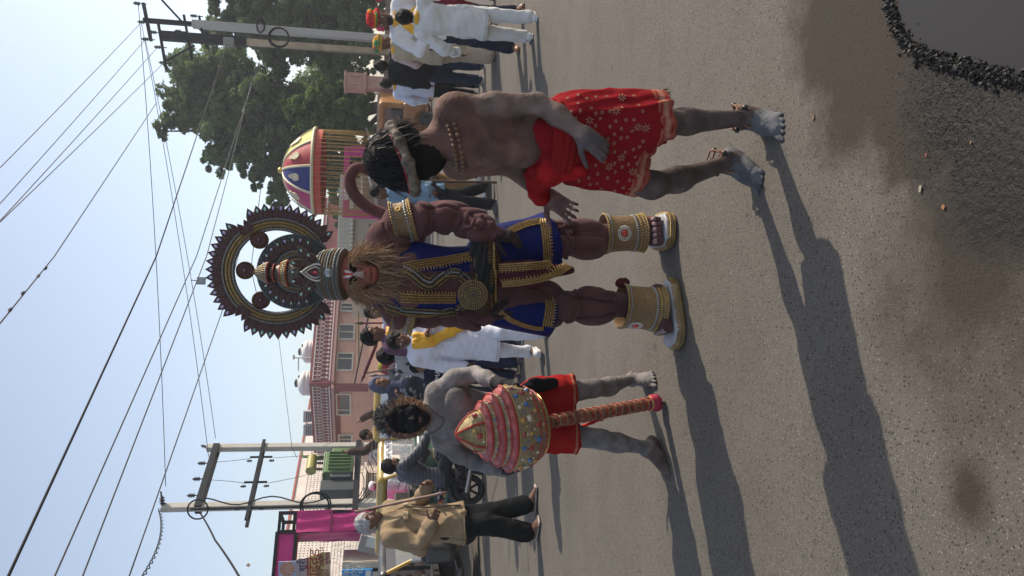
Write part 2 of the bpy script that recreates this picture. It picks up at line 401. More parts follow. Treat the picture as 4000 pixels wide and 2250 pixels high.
# puddle: a sheet of muddy water held by a rim of loose tarred gravel
pa = [gnd(*q) for q in ((3510, -60), (3522, 40), (3535, 95), (3560, 140), (3600, 175), (3640, 205), (3700, 212), (3760, 228), (3820, 245), (3890, 262), (3960, 275), (4060, 296), (4150, 280), (4210, 150), (4200, -60), (4100, -250), (3900, -370), (3700, -380), (3570, -260))]
pud = MB(); pts = []
for i, p in enumerate(pa):
    q = pa[(i+1) % len(pa)]
    for t in (0, .25, .5, .75):
        r_ = p.lerp(q, t); j = .012
        pts.append((r_.x+random.uniform(-j, j), r_.y+random.uniform(-j, j), .007))
pud.add(pts, [tuple(range(len(pts)))][::-1])
wm = bpy.data.materials.new('muddy_water'); wm.use_nodes = True; b_ = wm.node_tree.nodes['Principled BSDF']
b_.inputs['Base Color'].default_value = (.034, .032, .032, 1); b_.inputs['Roughness'].default_value = .3; b_.inputs['Specular IOR Level'].default_value = .12
t_ = wm.node_tree.nodes.new('ShaderNodeTexNoise'); t_.inputs['Scale'].default_value = 7; t_.inputs['Detail'].default_value = 4; p_ = wm.node_tree.nodes.new('ShaderNodeBump'); p_.inputs['Strength'].default_value = .06
wm.node_tree.links.new(t_.outputs[0], p_.inputs['Height']); wm.node_tree.links.new(p_.outputs[0], b_.inputs['Normal'])
tag(pud.build('puddle', wm, fixn=True), 'still dark grey puddle at the near roadside', kind='structure')
gr = MB(); g_ = random.Random(3)
def chip(c, r):
    k = [V((g_.uniform(-1, 1), g_.uniform(-1, 1), g_.uniform(-.7, 1))).normalized()*r*g_.uniform(.6, 1.2) for _ in range(6)]
    ax_ = [V((1, 0, 0)), V((-1, 0, 0)), V((0, 1, 0)), V((0, -1, 0)), V((0, 0, 1)), V((0, 0, -1))]
    rot = Matrix.Rotation(g_.uniform(0, 6), 3, 'Z') @ Matrix.Rotation(g_.uniform(-.6, .6), 3, 'X')
    P = [V(c) + rot @ (a*r*g_.uniform(.6, 1.25)) for a in ax_]
    gr.add(P, [(0, 2, 4), (2, 1, 4), (1, 3, 4), (3, 0, 4), (2, 0, 5), (1, 2, 5), (3, 1, 5), (0, 3, 5)])
edge = [gnd(*q) for q in ((3470, -80), (3485, 20), (3500, 90), (3530, 150), (3580, 195), (3640, 228), (3710, 245), (3790, 262), (3880, 290), (3970, 305), (4080, 322), (4175, 300), (4238, 155), (4225, -70), (4115, -270), (3905, -400), (3690, -410), (3545, -280), (3470, -80))]
for i in range(len(edge)-1):
    L_ = (edge[i+1]-edge[i]).length
    for _ in range(int(L_*2300)):
        p = edge[i].lerp(edge[i+1], g_.random()); d = g_.gauss(0, 1)*(.006+.009*abs(sin(p.x*23+p.y*31)))
        o_ = V((edge[i+1].y-edge[i].y, -(edge[i+1].x-edge[i].x), 0)).normalized()
        r_ = min(.009, .0014+g_.expovariate(1/.0021))
        chip((p.x+o_.x*d+g_.gauss(0, .006), p.y+o_.y*d+g_.gauss(0, .006), r_*.5+max(0, .014-abs(d)*.45)), r_)
for _ in range(1100):      # crumbs scattered over the wet patch
    p = gnd(min(4080, 3760+abs(g_.gauss(0, 1))*140-g_.random()*330), 430+g_.gauss(0, 1)*170); chip((p.x, p.y, .001), g_.uniform(.0008, .0024))
tag(gr.build('tarred_gravel', M('wet_tar', (.022, .020, .018), .6, spec=.25, noise=(60, .6))), 'loose black tarred gravel heaped round the puddle', kind='stuff')
# a few leaves and scraps on the road
for (px, py, c, s_, lb) in ((3690, 808, (.24, .10, .04), .011, 'curled orange dry leaf lying on the foreground asphalt'), (3622, 606, (.35, .08, .09), .006, 'small red petal on the wet dark asphalt'),
                            (3600, 735, (.22, .20, .15), .014, 'pale flat stone lying on the foreground asphalt'), (3180, 458, (.17, .085, .05), .015, 'brown twisted leaf on the road beside a bare foot'), (3796, 558, (.3, .19, .05), .005, 'tiny yellow petal on the wet dark asphalt')):
    p = gnd(px, py); b2 = MB(); n_ = 7; k = [(cos(2*pi*i/n_)*s_*random.uniform(.6, 1.1), sin(2*pi*i/n_)*s_*.55*random.uniform(.7, 1.1)) for i in range(n_)]
    b2.add([(p.x+a, p.y+c_, .003+.2*abs(a)+random.uniform(0, .002)) for a, c_ in k]+[(p.x, p.y, .006)], [(i, (i+1) % n_, n_) for i in range(n_)])
    tag(b2.build('dry_leaf' if 'leaf' in lb else 'petal' if 'petal' in lb else 'pebble', M('litter'+lb[:9], c, .7)), lb, 'leaf' if 'leaf' in lb else 'petal' if 'petal' in lb else 'stone')

# ================================================================== helpers for facades
def atz(px, py, z): return gnd(px, py, z)
class Face:
    """a vertical wall plane through A and B (ground plan); pixel -> (s along, z)"""
    def __init__(s, A, B):
        s.A = V((A[0], A[1], 0)); B = V((B[0], B[1], 0)); s.x = (B-s.A).normalized(); s.L = (B-s.A).length; s.n = V((s.x.y, -s.x.x, 0))
        if s.n.y > 0: s.n = -s.n
    def hit(s, px, py):
        r = ray(px, py); o = V((0, 0, CH)); t = (s.A-o).dot(s.n)/r.dot(s.n); p = o+r*t; return (p-s.A).dot(s.x), p.z
    def P(s, u, z, d=0): return s.A+s.x*u+V((0, 0, z))+s.n*d
    def slab(s, mb, u0_, u1, z0, z1, d0, d1):
        P = [s.P(u, z, d) for u in (u0_, u1) for d in (d0, d1) for z in (z0, z1)]
        mb.add(P, [(0, 1, 3, 2), (4, 6, 7, 5), (0, 4, 5, 1), (2, 3, 7, 6), (0, 2, 6, 4), (1, 5, 7, 3)]); return mb
def window(face, u0_, u1, z0, z1, parent, cols=2, frame_m=None, split=None):
    fm = frame_m or M('window_frame_cream', (.62, .56, .45), .5)
    f = MB(); t = .09
    face.slab(f, u0_-t, u1+t, z1, z1+t, .0, .09); face.slab(f, u0_-t, u1+t, z0-t, z0, .0, .12); face.slab(f, u0_-t, u0_, z0, z1, .0, .09); face.slab(f, u1, u1+t, z0, z1, .0, .09)
    k = split if split is not None else .5
    face.slab(f, u0_+(u1-u0_)*k-.03, u0_+(u1-u0_)*k+.03, z0, z1, .0, .075)
    w_ = f.build('window', fm, parent, fixn=True)
    for a, b in ((u0_, u0_+(u1-u0_)*k-.03), (u0_+(u1-u0_)*k+.03, u1)):
        g = MB(); face.slab(g, a, b, z0, z1, .005, .02); g.build('pane', M('dark_pane', (.05, .055, .06), .25, spec=.6, noise=(14, .5)), w_, fixn=True)
    return w_

# ================================================================== PINK CORNER BUILDING
zt = at(1208, 1497, 45).z
Cn = at(1208, 1497, 45); Rr = atz(1235, 1190, zt); Ll = atz(1227, 1765, zt)
FR = Face(Cn, Rr); FL = Face(Cn, Ll)
pk = M('pink_wall_paint', (.66, .38, .28), .85, noise=(.6, .10), bump=(40, .12), dirt=(.7, (.48, .28, .21), .6))
mr_ = M('maroon_paint', (.25, .062, .058), .8, noise=(1.2, .2), dirt=(1.5, (.16, .05, .048), .6))
wh = M('white_relief_paint', (.60, .55, .53), .7)
bl = empty('corner_building', (Cn.x, Cn.y, 0), 0, 'pink two storey corner building with maroon patterned parapet', 'building')
def inb(o):      # child keeps its world place under the building's empty
    o.matrix_parent_inverse = bl.matrix_world.inverted(); return o
bl.matrix_world = Matrix.Translation((Cn.x, Cn.y, 0)); RW = FR.L+9
wb = MB(); a, b2, c_ = FR.P(0, 0), FR.P(RW, 0), FL.P(FL.L, 0); back = a+(b2-a)+(c_-a)
for q in ((a, b2, back, c_),):
    zb = zt-1.25
    wb.add([V((p.x, p.y, z)) for z in (0, zb) for p in q], [(0, 1, 5, 4), (1, 2, 6, 5), (2, 3, 7, 6), (3, 0, 4, 7), (4, 5, 6, 7)])
inb(wb.build('wall', pk, bl, fixn=True))
pr = MB(); o = .10
q = [a+(-FR.x-FL.x)*0+FR.n*o+FL.n*o*.4, b2+FR.n*o, back, c_+FL.n*o]
pr.add([V((p.x, p.y, z)) for z in (zt-1.22, zt) for p in q], [(0, 1, 5, 4), (1, 2, 6, 5), (2, 3, 7, 6), (3, 0, 4, 7), (4, 5, 6, 7), (3, 2, 1, 0)])
par = inb(pr.build('parapet', mr_, bl, fixn=True))
# cornice ledge under and rails over the frieze
led = MB(); FR.slab(led, -.1, RW, zt-1.38, zt-1.24, -.1, .42); FL.slab(led, -.1, FL.L, zt-1.385, zt-1.245, -.1, .40); inb(led.build('ledge', M('ledge_paint', (.42, .25, .22), .8), bl, fixn=True))
for nm, z0, z1 in (('top_rail', zt-.21, zt-.15), ('bottom_rail', zt-1.14, zt-1.07)):
    r_ = MB(); FR.slab(r_, .12, RW, z0, z1, .10, .135); FL.slab(r_, .12, FL.L, z0, z1, .12, .15); inb(r_.build(nm, wh, bl, fixn=True))
# relief motifs: bud arch above, four pointed star below; shared meshes
def ribbon(pts, wd):
    P = [V((p[0], p[1])) for p in pts]; Lr = []; Rr_ = []
    for i, p in enumerate(P):
        d = (P[min(i+1, len(P)-1)]-P[max(i-1, 0)]).normalized(); n_ = V((-d.y, d.x))*wd/2; Lr.append(p+n_); Rr_.append(p-n_)
    return Lr, Rr_
def motif_mesh():
    m = MB()
    def rib(pts, wd):
        a_, b_2 = ribbon(pts, wd); n_ = len(a_)
        for z in (0, .03): pass
        vs_ = [(p.x, p.y, z) for z in (0, .035) for p in a_+b_2]; k = 2*n_; fs = []
        for i in range(n_-1): fs += [(k+i, k+n_+i, k+n_+i+1, k+i+1), (i, i+1, k+i+1, k+i), (n_+i+1, n_+i, k+n_+i, k+n_+i+1)]
        m.add(vs_, fs)
    for s_ in (-1, 1): rib([(s_*.135, .30), (s_*.135, .12), (s_*.125, .0), (s_*.085, -.09), (s_*.02, -.145), (0, -.24)], .026)
    rib([(0, -.14), (0, -.30)], .034)
    k = [(cos(2*pi*i/8)*.035, .10+sin(2*pi*i/8)*.035) for i in range(8)]
    m.prism(k, (0, 0, 0), (1, 0, 0), (0, 1, 0), (0, 0, 1), 0, .035)
    return m.mesh('bud_motif')
def star_mesh():
    m = MB(); k = []
    for i in range(8):
        r_ = .105 if i % 2 == 0 else .050; k.append((cos(pi*i/4)*r_, sin(pi*i/4)*r_))
    m.prism(k, (0, 0, 0), (1, 0, 0), (0, 1, 0), (0, 0, 1), 0, .035); return m.mesh('star_motif')
mm = motif_mesh(); mm.materials.append(wh); sm = star_mesh(); sm.materials.append(wh)
for fc, L_, d in ((FR, FR.L+2, .102), (FL, FL.L, .12)):
    sgn = 1 if fc is FR else -1; xx = fc.x*sgn if fc is FR else fc.x
    x_ = fc.x if fc.x.cross(V((0, 0, 1))).dot(fc.n) > 0 else -fc.x
    n_ = int((L_-.3)/.285)
    for i in range(n_):
        u = .32+i*.285
        for me, z in ((mm, zt-.52), (sm, zt-.94)):
            o_ = bpy.data.objects.new(me.name, me); col.objects.link(o_); p = fc.P(u, z, d)
            o_.parent = par; o_.matrix_world = Matrix(((x_.x, 0, fc.n.x, p.x), (x_.y, 0, fc.n.y, p.y), (0, 1, 0, p.z), (0, 0, 0, 1)))
# windows
for fc, (x0, x1, y0, y1), sp in ((FR, (1328, 1379, 1272, 1325), .5), (FR, (1321, 1373, 1384, 1446), .7), (FR, (1336, 1381, 1188, 1216), .5), (FL, (1317, 1367, 1538, 1614), .78), (FL, (1326, 1372, 1697, 1727), .5)):
    ua, za = fc.hit(x0, y0); ub, zb_ = fc.hit(x1, y1); ua, ub = sorted((ua, ub)); z0, z1 = sorted((za, zb_)); inb(window(fc, ua, ub, z0, z1, bl, split=sp))
# maroon bands: corner pilaster and the strip under the ledge on the shaded face
bd = MB(); u_, _ = FL.hit(1400, 1527); FL.slab(bd, .0, u_, 0, zt-1.4, 0, .05); u2, z2 = FL.hit(1330, 1620); FL.slab(bd, u_, FL.L, z2+.0, zt-1.4, 0, .045)
u3, _ = FL.hit(1430, 1800); FL.slab(bd, u3-.7, min(u3, FL.L), 0, z2, 0, .05); inb(bd.build('painted_band', mr_, bl, fixn=True))
for (x0, x1, y0, y1, c) in ((1440, 1482, 1487, 1528, (.55, .42, .28)), (1443, 1492, 1752, 1792, (.6, .62, .68))):
    fc = FL; ua, za = fc.hit(x0, y0); ub, zb_ = fc.hit(x1, y1); ua, ub = sorted((ua, ub)); z0, z1 = sorted((za, zb_))
    s_ = MB(); fc.slab(s_, ua, ub, z0, z1, .06, .10); o_ = tag(s_.build('notice_board', M('notice%d' % y0, c, .6, noise=(9, .2)), fixn=True), 'small tan notice board on the maroon corner of the pink building' if y0 < 1600 else 'pale blue printed notice on the pink wall behind the pole', 'notice')
    p = fc.P((ua+ub)/2, (z0+z1)/2, .104); x_ = fc.x if fc.x.cross(V((0, 0, 1))).dot(fc.n) > 0 else -fc.x
    for i in range(3): lettering(('नगर पालिका', 'वार्ड', 'मंडल')[i], (z1-z0)*.24, p+V((0, 0, (1-i)*(z1-z0)*.28)), x_, (0, 0, 1), M('ink', (.05, .04, .12), .7), o_)
# rooftop tanks, pipe, small vents
tw = M('white_plastic_tank', (.68, .67, .64), .5, noise=(2, .08))
for (px0, px1, py0, py1, lb) in ((1153, 1212, 1449, 1545, 'white ribbed water tank nearer the roof corner'), (1167, 1226, 1330, 1419, 'white ribbed water tank partly hidden behind the roof parapet')):
    Y = 48; pc = at(px1, (py0+py1)/2, Y); rr = (at(px1, py0, Y)-at(px1, py1, Y)).length/2; hh = (at(px0, (py0+py1)/2, Y).z-pc.z); z0 = zt-1.22; hh = at(px0, (py0+py1)/2, Y).z-z0-.12
    t = empty('water_tank', (pc.x, pc.y, z0), 0, lb, 'water tank', 'water tanks on the roof')
    prof = [(rr*.98, 0)]
    k = 9
    for i in range(k): z = hh*.80*(i+.5)/k; prof += [(rr, z-hh*.025), (rr*.965, z), (rr, z+hh*.025)]
    prof += [(rr, hh*.83), (rr*.97, hh*.86), (rr*.72, hh*.93), (rr*.45, hh*.965), (rr*.3, hh*.97), (rr*.3, hh)]
    MB().lathe(prof, 28).build('tank_body', tw, t, smooth=True); MB().lathe([(rr*.33, hh), (rr*.33, hh*1.05), (rr*.1, hh*1.08), (0, hh*1.08)], 20).build('lid', M('black_plastic', (.02, .02, .022), .4), t, smooth=True)
    MB().box((rr*.55, -rr*.3, hh*.93), (.09, .09, .08)).build('valve_cap', M('black_plastic'), t, bevel=.02)
p0 = at(1222, 1398, 47); p1 = at(1147, 1398, 47); p2 = at(1165, 1449, 47)
MBp = MB(); MBp.tube([p0, V((p0.x, p0.y, p1.z))], .04); MBp.tube([V((p0.x, p0.y, p2.z)), p2], .035); MBp.tube([V((p0.x-.1, p0.y, p1.z)), V((p0.x+.18, p0.y, p1.z))], .06)
tag(MBp.build('vent_pipe', M('pipe_white', (.62, .6, .56), .5), smooth=True), 'white T shaped pipe standing between the roof tanks', 'pipe')
for (py, lb) in ((1625, 'grey louvred rooftop unit nearer the tanks'), (1678, 'grey louvred rooftop unit nearer the poles')):
    p = at(1205, py, 54); b2 = empty('roof_vent', (p.x, p.y, p.z-.4), 0, lb, 'roof unit', 'units on the far roof')
    MB().box((0, 0, .3), (.38, .3, .42)).build('casing', M('unit_grey', (.36, .36, .36), .6), b2, bevel=.02)
    for i in range(4): MB().box((0, -.31, .1+i*.13), (.3, .02, .035)).build('louvre', M('unit_dark', (.08, .08, .09), .6), b2)
    MB().box((0, 0, -1.2), (.3, .25, 1.08)).build('stand', M('unit_grey'), b2)

# ================================================================== WHITE BRICK BUILDING WITH PIERCED SCREEN
zw = 6.6; WA = atz(1112, 2120, zw); WBp = atz(1212, 1560, zw); FW = Face(WA, WBp)
ext = FW.A-FW.x*14; FW2 = Face(ext, WBp); W_ = FW2; LW = FW2.L
wbr = M('whitewashed_brick', (.66, .60, .55), .9, noise=(3, .12), bump=(25, .3)); wpl = M('whitewash', (.70, .63, .57), .9, noise=(1.2, .12), bump=(20, .15), dirt=(.8, (.5, .43, .38), .5))
wbld = empty('brick_building', (WA.x, WA.y, 0), 0, 'long white painted brick building with pierced screen parapet and red trim', 'building'); wbld.matrix_world = Matrix.Translation((WA.x, WA.y, 0))
def inw(o): o.matrix_parent_inverse = wbld.matrix_world.inverted(); return o
um, zj0 = W_.hit(1290, 2100); _, zj1 = W_.hit(1165, 2100)
b2 = MB(); W_.slab(b2, 0, LW, 0, zj0, -6, 0); inw(b2.build('wall', wpl, wbld, fixn=True))
b2 = MB(); W_.slab(b2, 0, LW, zw-.06, zw+.05, -.2, .10); inw(b2.build('trim', M('red_trim', (.33, .07, .05), .7), wbld, fixn=True))
b2 = MB(); W_.slab(b2, 0, LW, zj1, zw-.06, -.16, .02); inw(b2.build('coping', wpl, wbld, fixn=True))
# pierced screen: uprights and rails leaving square holes
uL = W_.hit(1230, 2262)[0]; uR = W_.hit(1230, 1740)[0]; pit = .21
sc_ = MB(); k = int((uR-uL)/pit)
for i in range(k+1): W_.slab(sc_, uL+i*pit-.062, uL+i*pit+.062, zj0, zj1, -.10, 0)
nz = int((zj1-zj0)/pit)
for j in range(nz+1): W_.slab(sc_, uL, uR, zj0+j*pit-.062, zj0+j*pit+.062, -.095, -.004)
inw(tag(sc_.build('pierced_screen', wpl, wbld, fixn=True), kind='stuff'))
b2 = MB(); W_.slab(b2, 0, LW, zj0, zj1, -1.4, -.9); inw(b2.build('inner_wall', M('inner_wall', (.10, .085, .08), .9), wbld, fixn=True))
# bricks in courses, each proud of the joint
br = MB(); g_ = random.Random(5); ch_ = .15; z = .9; row = 0; ua = W_.hit(1400, 2300)[0]; ub = W_.hit(1400, 1770)[0]
bmesh_list = []
while z < zj0-.1:
    u = ua + (.2 if row % 2 else 0)
    while u < ub:
        l = .34*g_.uniform(.8, 1.15)
        bmesh_list.append((u+.012, u+l-.012, z+.012, z+ch_-.012, .02+g_.uniform(0, .035))); u += l
    z += ch_*1.12; row += 1
uh = W_.hit(1350, 2170)[0]
bmesh_list.sort(key=lambda q: abs(q[0]-uh)+abs(q[2]-(zj0-1.2))*.8)
for i, (a_, b_2, c2, d2, t) in enumerate(bmesh_list):
    if i < 290:
        b1 = MB(); W_.slab(b1, a_, b_2, c2, d2, .0, t); inw(b1.build('brick', wbr, wbld, fixn=True))
    else: W_.slab(br, a_, b_2, c2, d2, .0, t)
inw(tag(br.build('brick_courses', wbr, wbld, fixn=True), kind='stuff'))
for (x0, x1, y0, y1) in ((1440, 1480, 1852, 1945),):
    ua, za = W_.hit(x0, y0); ub, zb_ = W_.hit(x1, y1); ua, ub = sorted((ua, ub)); z0, z1 = sorted((za, zb_)); wv = inw(window(W_, ua, ub, z0, z1, wbld, split=.5))
    s_ = MB(); W_.slab(s_, ua-.35, ub+.35, z1+.15, z1+.28, 0, .7); inw(s_.build('awning_slab', wpl, wbld, fixn=True))
u_, z_ = W_.hit(1362, 1933); p = W_.P(u_, z_, .12); fl = empty('flood_light', p, 0, 'small lit square floodlight on the white brick wall', 'light')
MB().box((0, 0, 0), (.16, .05, .12)).build('housing', M('black_plastic'), fl, bevel=.02); MB().box((0, -.055, 0), (.12, .01, .085)).build('lens', M('lamp_glass', (.8, .8, .78), .2, emit=((1, .97, .9), 2.5)), fl)

# ================================================================== ROADSIDE STONE WALL (left) with its stones, box, signs
Ys = 14.5; sA = at(1700, 2330, Ys); sB = at(1700, 2085, Ys); SW = Face((sA.x, Ys), (sB.x+.25, Ys+.05))
zs = at(1518, 2170, Ys).z
swl = empty('stone_wall', (SW.A.x, SW.A.y, 0), 0, 'low random rubble wall of brown stones behind the black rickshaw', 'wall'); swl.matrix_world = Matrix.Translation((SW.A.x, SW.A.y, 0))
b2 = MB(); SW.slab(b2, -3, SW.L, 0, zs-.06, -.4, 0); o_ = b2.build('mortar', M('mortar', (.36, .30, .24), .95, bump=(30, .4)), swl, fixn=True); o_.matrix_parent_inverse = swl.matrix_world.inverted()
b2 = MB(); SW.slab(b2, -3, SW.L+.06, zs-.06, zs, -.45, .07); o_ = b2.build('coping', M('coping_stone', (.45, .38, .31), .9, noise=(4, .2)), swl, fixn=True); o_.matrix_parent_inverse = swl.matrix_world.inverted()
g_ = random.Random(9); z = .12; r_ = 0
stm = [M('brown_stone%d' % i, c, .9, noise=(6, .25), bump=(18, .5)) for i, c in enumerate(((.30, .17, .10), (.36, .22, .14), (.25, .14, .09)))]
while z < zs-.15:
    u = -.6-(r_ % 2)*.13
    while u < SW.L-.1:
        wd = g_.uniform(.20, .34); ht = g_.uniform(.17, .24); k = []
        for i in range(9):
            t = 2*pi*i/9; k.append((cos(t)*wd*.47*g_.uniform(.82, 1.05), sin(t)*ht*.47*g_.uniform(.85, 1.1)))
        m = MB(); n_ = len(k); c0 = SW.P(u+wd/2, z+ht/2, 0)
        vs_ = [SW.P(u+wd/2+a_*s_, z+ht/2+b_2*s_, d) for s_, d in ((1, 0), (.95, .035), (.7, .055)) for a_, b_2 in k]+[SW.P(u+wd/2, z+ht/2, .06)]
        fs = [(q*n_+i, q*n_+(i+1) % n_, (q+1)*n_+(i+1) % n_, (q+1)*n_+i) for q in (0, 1) for i in range(n_)]+[(2*n_+i, 2*n_+(i+1) % n_, 3*n_) for i in range(n_)]
        m.add(vs_, fs); o_ = m.build('stone', g_.choice(stm), swl, smooth=True, auto=False, fixn=True); o_.matrix_parent_inverse = swl.matrix_world.inverted()
        u += wd+.01
    z += .215; r_ += 1
# grey beige steel cabinet standing behind the wall
p = at(1505, 2200, 15.6); h0 = at(1340, 2200, 15.6).z; wd = (at(1400, 2165, 15.6)-at(1400, 2235, 15.6)).length/2
cb = empty('metal_cabinet', (p.x, p.y, 0), 0, 'weathered beige sheet metal cabinet above the stone wall', 'cabinet')
cm = M('beige_sheet_metal', (.40, .37, .30), .6, noise=(3, .15), dirt=(4, (.55, .53, .48), .8))
MB().box((0, 0, h0/2), (wd, .35, h0/2)).build('casing', cm, cb, bevel=.01); MB().box((0, -.36, h0*.62), (wd*.92, .01, h0*.3)).build('door', cm, cb, bevel=.008); MB().box((wd*.15, -.372, h0*.55), (.09, .004, .06)).build('sticker', M('paper_white', (.7, .7, .68), .6), cb)
for i, (px, py) in enumerate(((1412, 2128), (1440, 2150))):
    pass
# dark speaker / lamp box on the wall top
p = at(1470, 2120, 15.2); dx = empty('junction_box', (p.x, p.y, zs), 0, 'tilted grey metal box with wires standing on the stone wall', 'box')
MB().box((0, 0, .36), (.16, .14, .2), rot=Matrix.Rotation(.25, 3, 'Y')).build('casing', M('grey_steel', (.24, .23, .22), .5), dx, bevel=.01); MB().box((.05, -.13, .3), (.1, .02, .12), rot=Matrix.Rotation(.25, 3, 'Y')).build('cover', M('pale_steel', (.45, .5, .5), .4), dx)
MB().box((0, 0, .1), (.06, .06, .1)).build('foot', M('grey_steel'), dx)

# ================================================================== PINK CLOTH GATE, BANNER, BLUE SIGN (left edge)
pink = M('magenta_cloth', (.50, .022, .19), .6, noise=(3, .12), bump=(8, .25))
blk = M('black_steel', (.012, .013, .016), .6, spec=.2)
Yg = 16.0
g0 = at(1165, 2092, Yg); g1 = at(1165, 2022, Yg); zc = at(1165, 2060, Yg).z; zg = at(1092, 2080, Yg).z; hw = .5*(g1-g0).length
gx = (g0.x+g1.x)/2
pg = empty('cloth_gate', (gx, Yg, 0), 0, 'welcome gate of black truss wrapped in magenta cloth beside the old man', 'gate'); pg.rotation_euler = (0, 0, R(32)); pg.scale = (1, 1, 1)
wd, dp = hw*1.02, .34
for (x_, y_) in ((-wd, -dp), (wd, -dp), (-wd, dp), (wd, dp)): MB().bar((x_, y_, 0), (x_, y_, zg), .03, .03).build('post', blk, pg)
for z in (zg-.03, zc+.05):
    MB().bar((-wd, -dp, z), (wd, -dp, z), .028, .028).bar((-wd, dp, z), (wd, dp, z), .028, .028).bar((-wd, -dp, z), (-wd, dp, z), .028, .028).bar((wd, -dp, z), (wd, dp, z), .028, .028).build('rail', blk, pg)
def cloth(o_, x_, y_, z_, w2, h2, nm='cloth_panel', amp=.012):
    nx, ny = 10, 24; vs_ = []; o_ = V(o_); x_ = V(x_); y_ = V(y_); z_ = V(z_); ph = random.uniform(0, 6)
    for j in range(ny+1):
        for i in range(nx+1):
            d = amp*(sin(i*1.3+j*.35+ph)+.7*sin(j*.9-i*.5+ph)); vs_.append(o_+x_*(w2*(i/nx-.5)*(1+.02*sin(j*.8)))+y_*(h2*j/ny)+z_*d)
    return MB().add(vs_, [(j*(nx+1)+i, j*(nx+1)+i+1, (j+1)*(nx+1)+i+1, (j+1)*(nx+1)+i) for j in range(ny) for i in range(nx)]).build(nm, pink, pg, smooth=True, auto=False)
cloth((0, -dp-.035, .3), (1, 0, 0), (0, 0, 1), (0, -1, 0), 2*wd+.06, zc-.3); cloth((wd+.035, 0, .3), (0, 1, 0), (0, 0, 1), (1, 0, 0), 2*dp+.06, zc-.3); cloth((-wd-.035, 0, .3), (0, -1, 0), (0, 0, 1), (-1, 0, 0), 2*dp+.06, zc-.3)
MB().bar((-wd, -dp-.06, zc*.78), (wd, -dp-.06, zc*.78), .012, .02).build('strap', M('dark_pink_band', (.2, .02, .1), .6), pg)
# beam to the left at the top
bx0 = at(1120, 2300, Yg).x-gx
MB().box(((bx0-wd)/2, 0, (zg+zc)/2), ((-bx0-wd)/2, dp*.95, (zg-zc)/2*.97)).build('beam_cloth', pink, pg, bevel=.03)
MB().bar((bx0, -dp, zg), (-wd, -dp, zg), .03, .03).bar((bx0, -dp, zc), (-wd, -dp, zc), .03, .03).build('beam_rail', blk, pg)
# printed banner
by = Yg-.9; tl = at(1088, 2128, by); br_ = at(1290, 2330, by); bw = (br_.x-tl.x); 
x0 = min(tl.x, br_.x); x1 = max(tl.x, br_.x)
def bm_(px, py): return at(px, py, by)
bn = empty('printed_banner', ((x0+x1)/2, by, at(1290, 2180, by).z), 0, 'printed cloth banner with red and brown lettering at the left edge', 'banner')
def bpan(pxs, mat, d=.0, nm='print_panel'):
    P = [bm_(px, py)-V(bn.location)+V((0, -d, 0)) for px, py in pxs]; n_ = len(P)
    m = MB(); m.add(P+[p+V((0, .02, 0)) for p in P], [tuple(range(n_)), tuple(range(2*n_-1, n_-1, -1))]+[(i, (i+1) % n_, n_+(i+1) % n_, n_+i) for i in range(n_)]); return m.build(nm, mat, bn, fixn=True)
bpan(((1088, 2195), (1155, 2192), (1155, 2330), (1088, 2330)), M('banner_blue', (.30, .38, .56), .6, noise=(4, .15)))
bpan(((1155, 2192), (1200, 2178), (1200, 2330), (1155, 2330)), M('banner_mauve', (.36, .30, .31), .6, noise=(5, .2)))
bpan(((1200, 2178), (1268, 2156), (1268, 2330), (1200, 2330)), M('banner_ochre', (.50, .36, .13), .6, noise=(3, .25)))
bpan(((1268, 2157), (1291, 2156), (1291, 2330), (1268, 2330)), M('banner_cream', (.52, .44, .30), .6))
bpan(((1199, 2178), (1205, 2177), (1205, 2330), (1199, 2330)), M('banner_red', (.28, .03, .03), .6), .004, 'stripe')
def btx(t, px, py, s_, m): return lettering(t, s_, bm_(px, py)-V(bn.location)+V((0, -.008, 0)), (1, 0, 0), (0, 0, 1), m, bn)
redi = M('banner_red'); bri = M('brown_ink', (.16, .07, .03), .6)
btx('प्लाईवुड', 1228, 2232, .28, redi); btx('QUALITY', 1244, 2240, .12, bri); btx('दरवाजे एवं फर्नीचर', 1258, 2230, .13, bri); btx('प्रोपराइटर : सुभाष', 1279, 2232, .11, redi); btx('श्री', 1183, 2206, .2, M('ink'))
em = MB(); c0 = bm_(1122, 2222)-V(bn.location)
em.lathe([(.14, 0), (.14, .012), (.11, .014), (.11, .006), (0, .006)], 24, c0, (0, -1, 0)); em.build('emblem', M('emblem_ink', (.42, .24, .18), .6, noise=(30, .6)), bn)
# blue sign under it
sg0 = at(1332, 2226, 13.6); sg1 = at(1455, 2300, 13.6); zc0 = at(1455, 2240, 13.6).z; zc1 = at(1335, 2240, 13.6).z
bs = empty('blue_sign', ((sg0.x+sg1.x)/2, 13.6, 0), 0, 'bright blue sign board with white lettering at the left edge', 'sign'); hw = abs(sg0.x-sg1.x)/2
MB().box((0, 0, (zc0+zc1)/2), (hw, .03, (zc1-zc0)/2)).build('board', M('sign_blue', (.02, .24, .55), .45), bs, bevel=.006)
MB().bar((hw*.8, .05, 0), (hw*.8, .05, zc1), .025, .025).build('post', blk, bs)
MB().box((hw*.55, -.034, (zc0+zc1)/2-.19), (hw*.35, .004, .045)).build('white_strip', M('paper_white'), bs)
for t, q in (('मेडिकल', .17), ('स्टोर', .05), ('२४ घंटे', -.07)): lettering(t, .13, (hw*.55, -.036, (zc0+zc1)/2+q), (1, 0, 0), (0, 0, 1), M('paper_white'), bs)

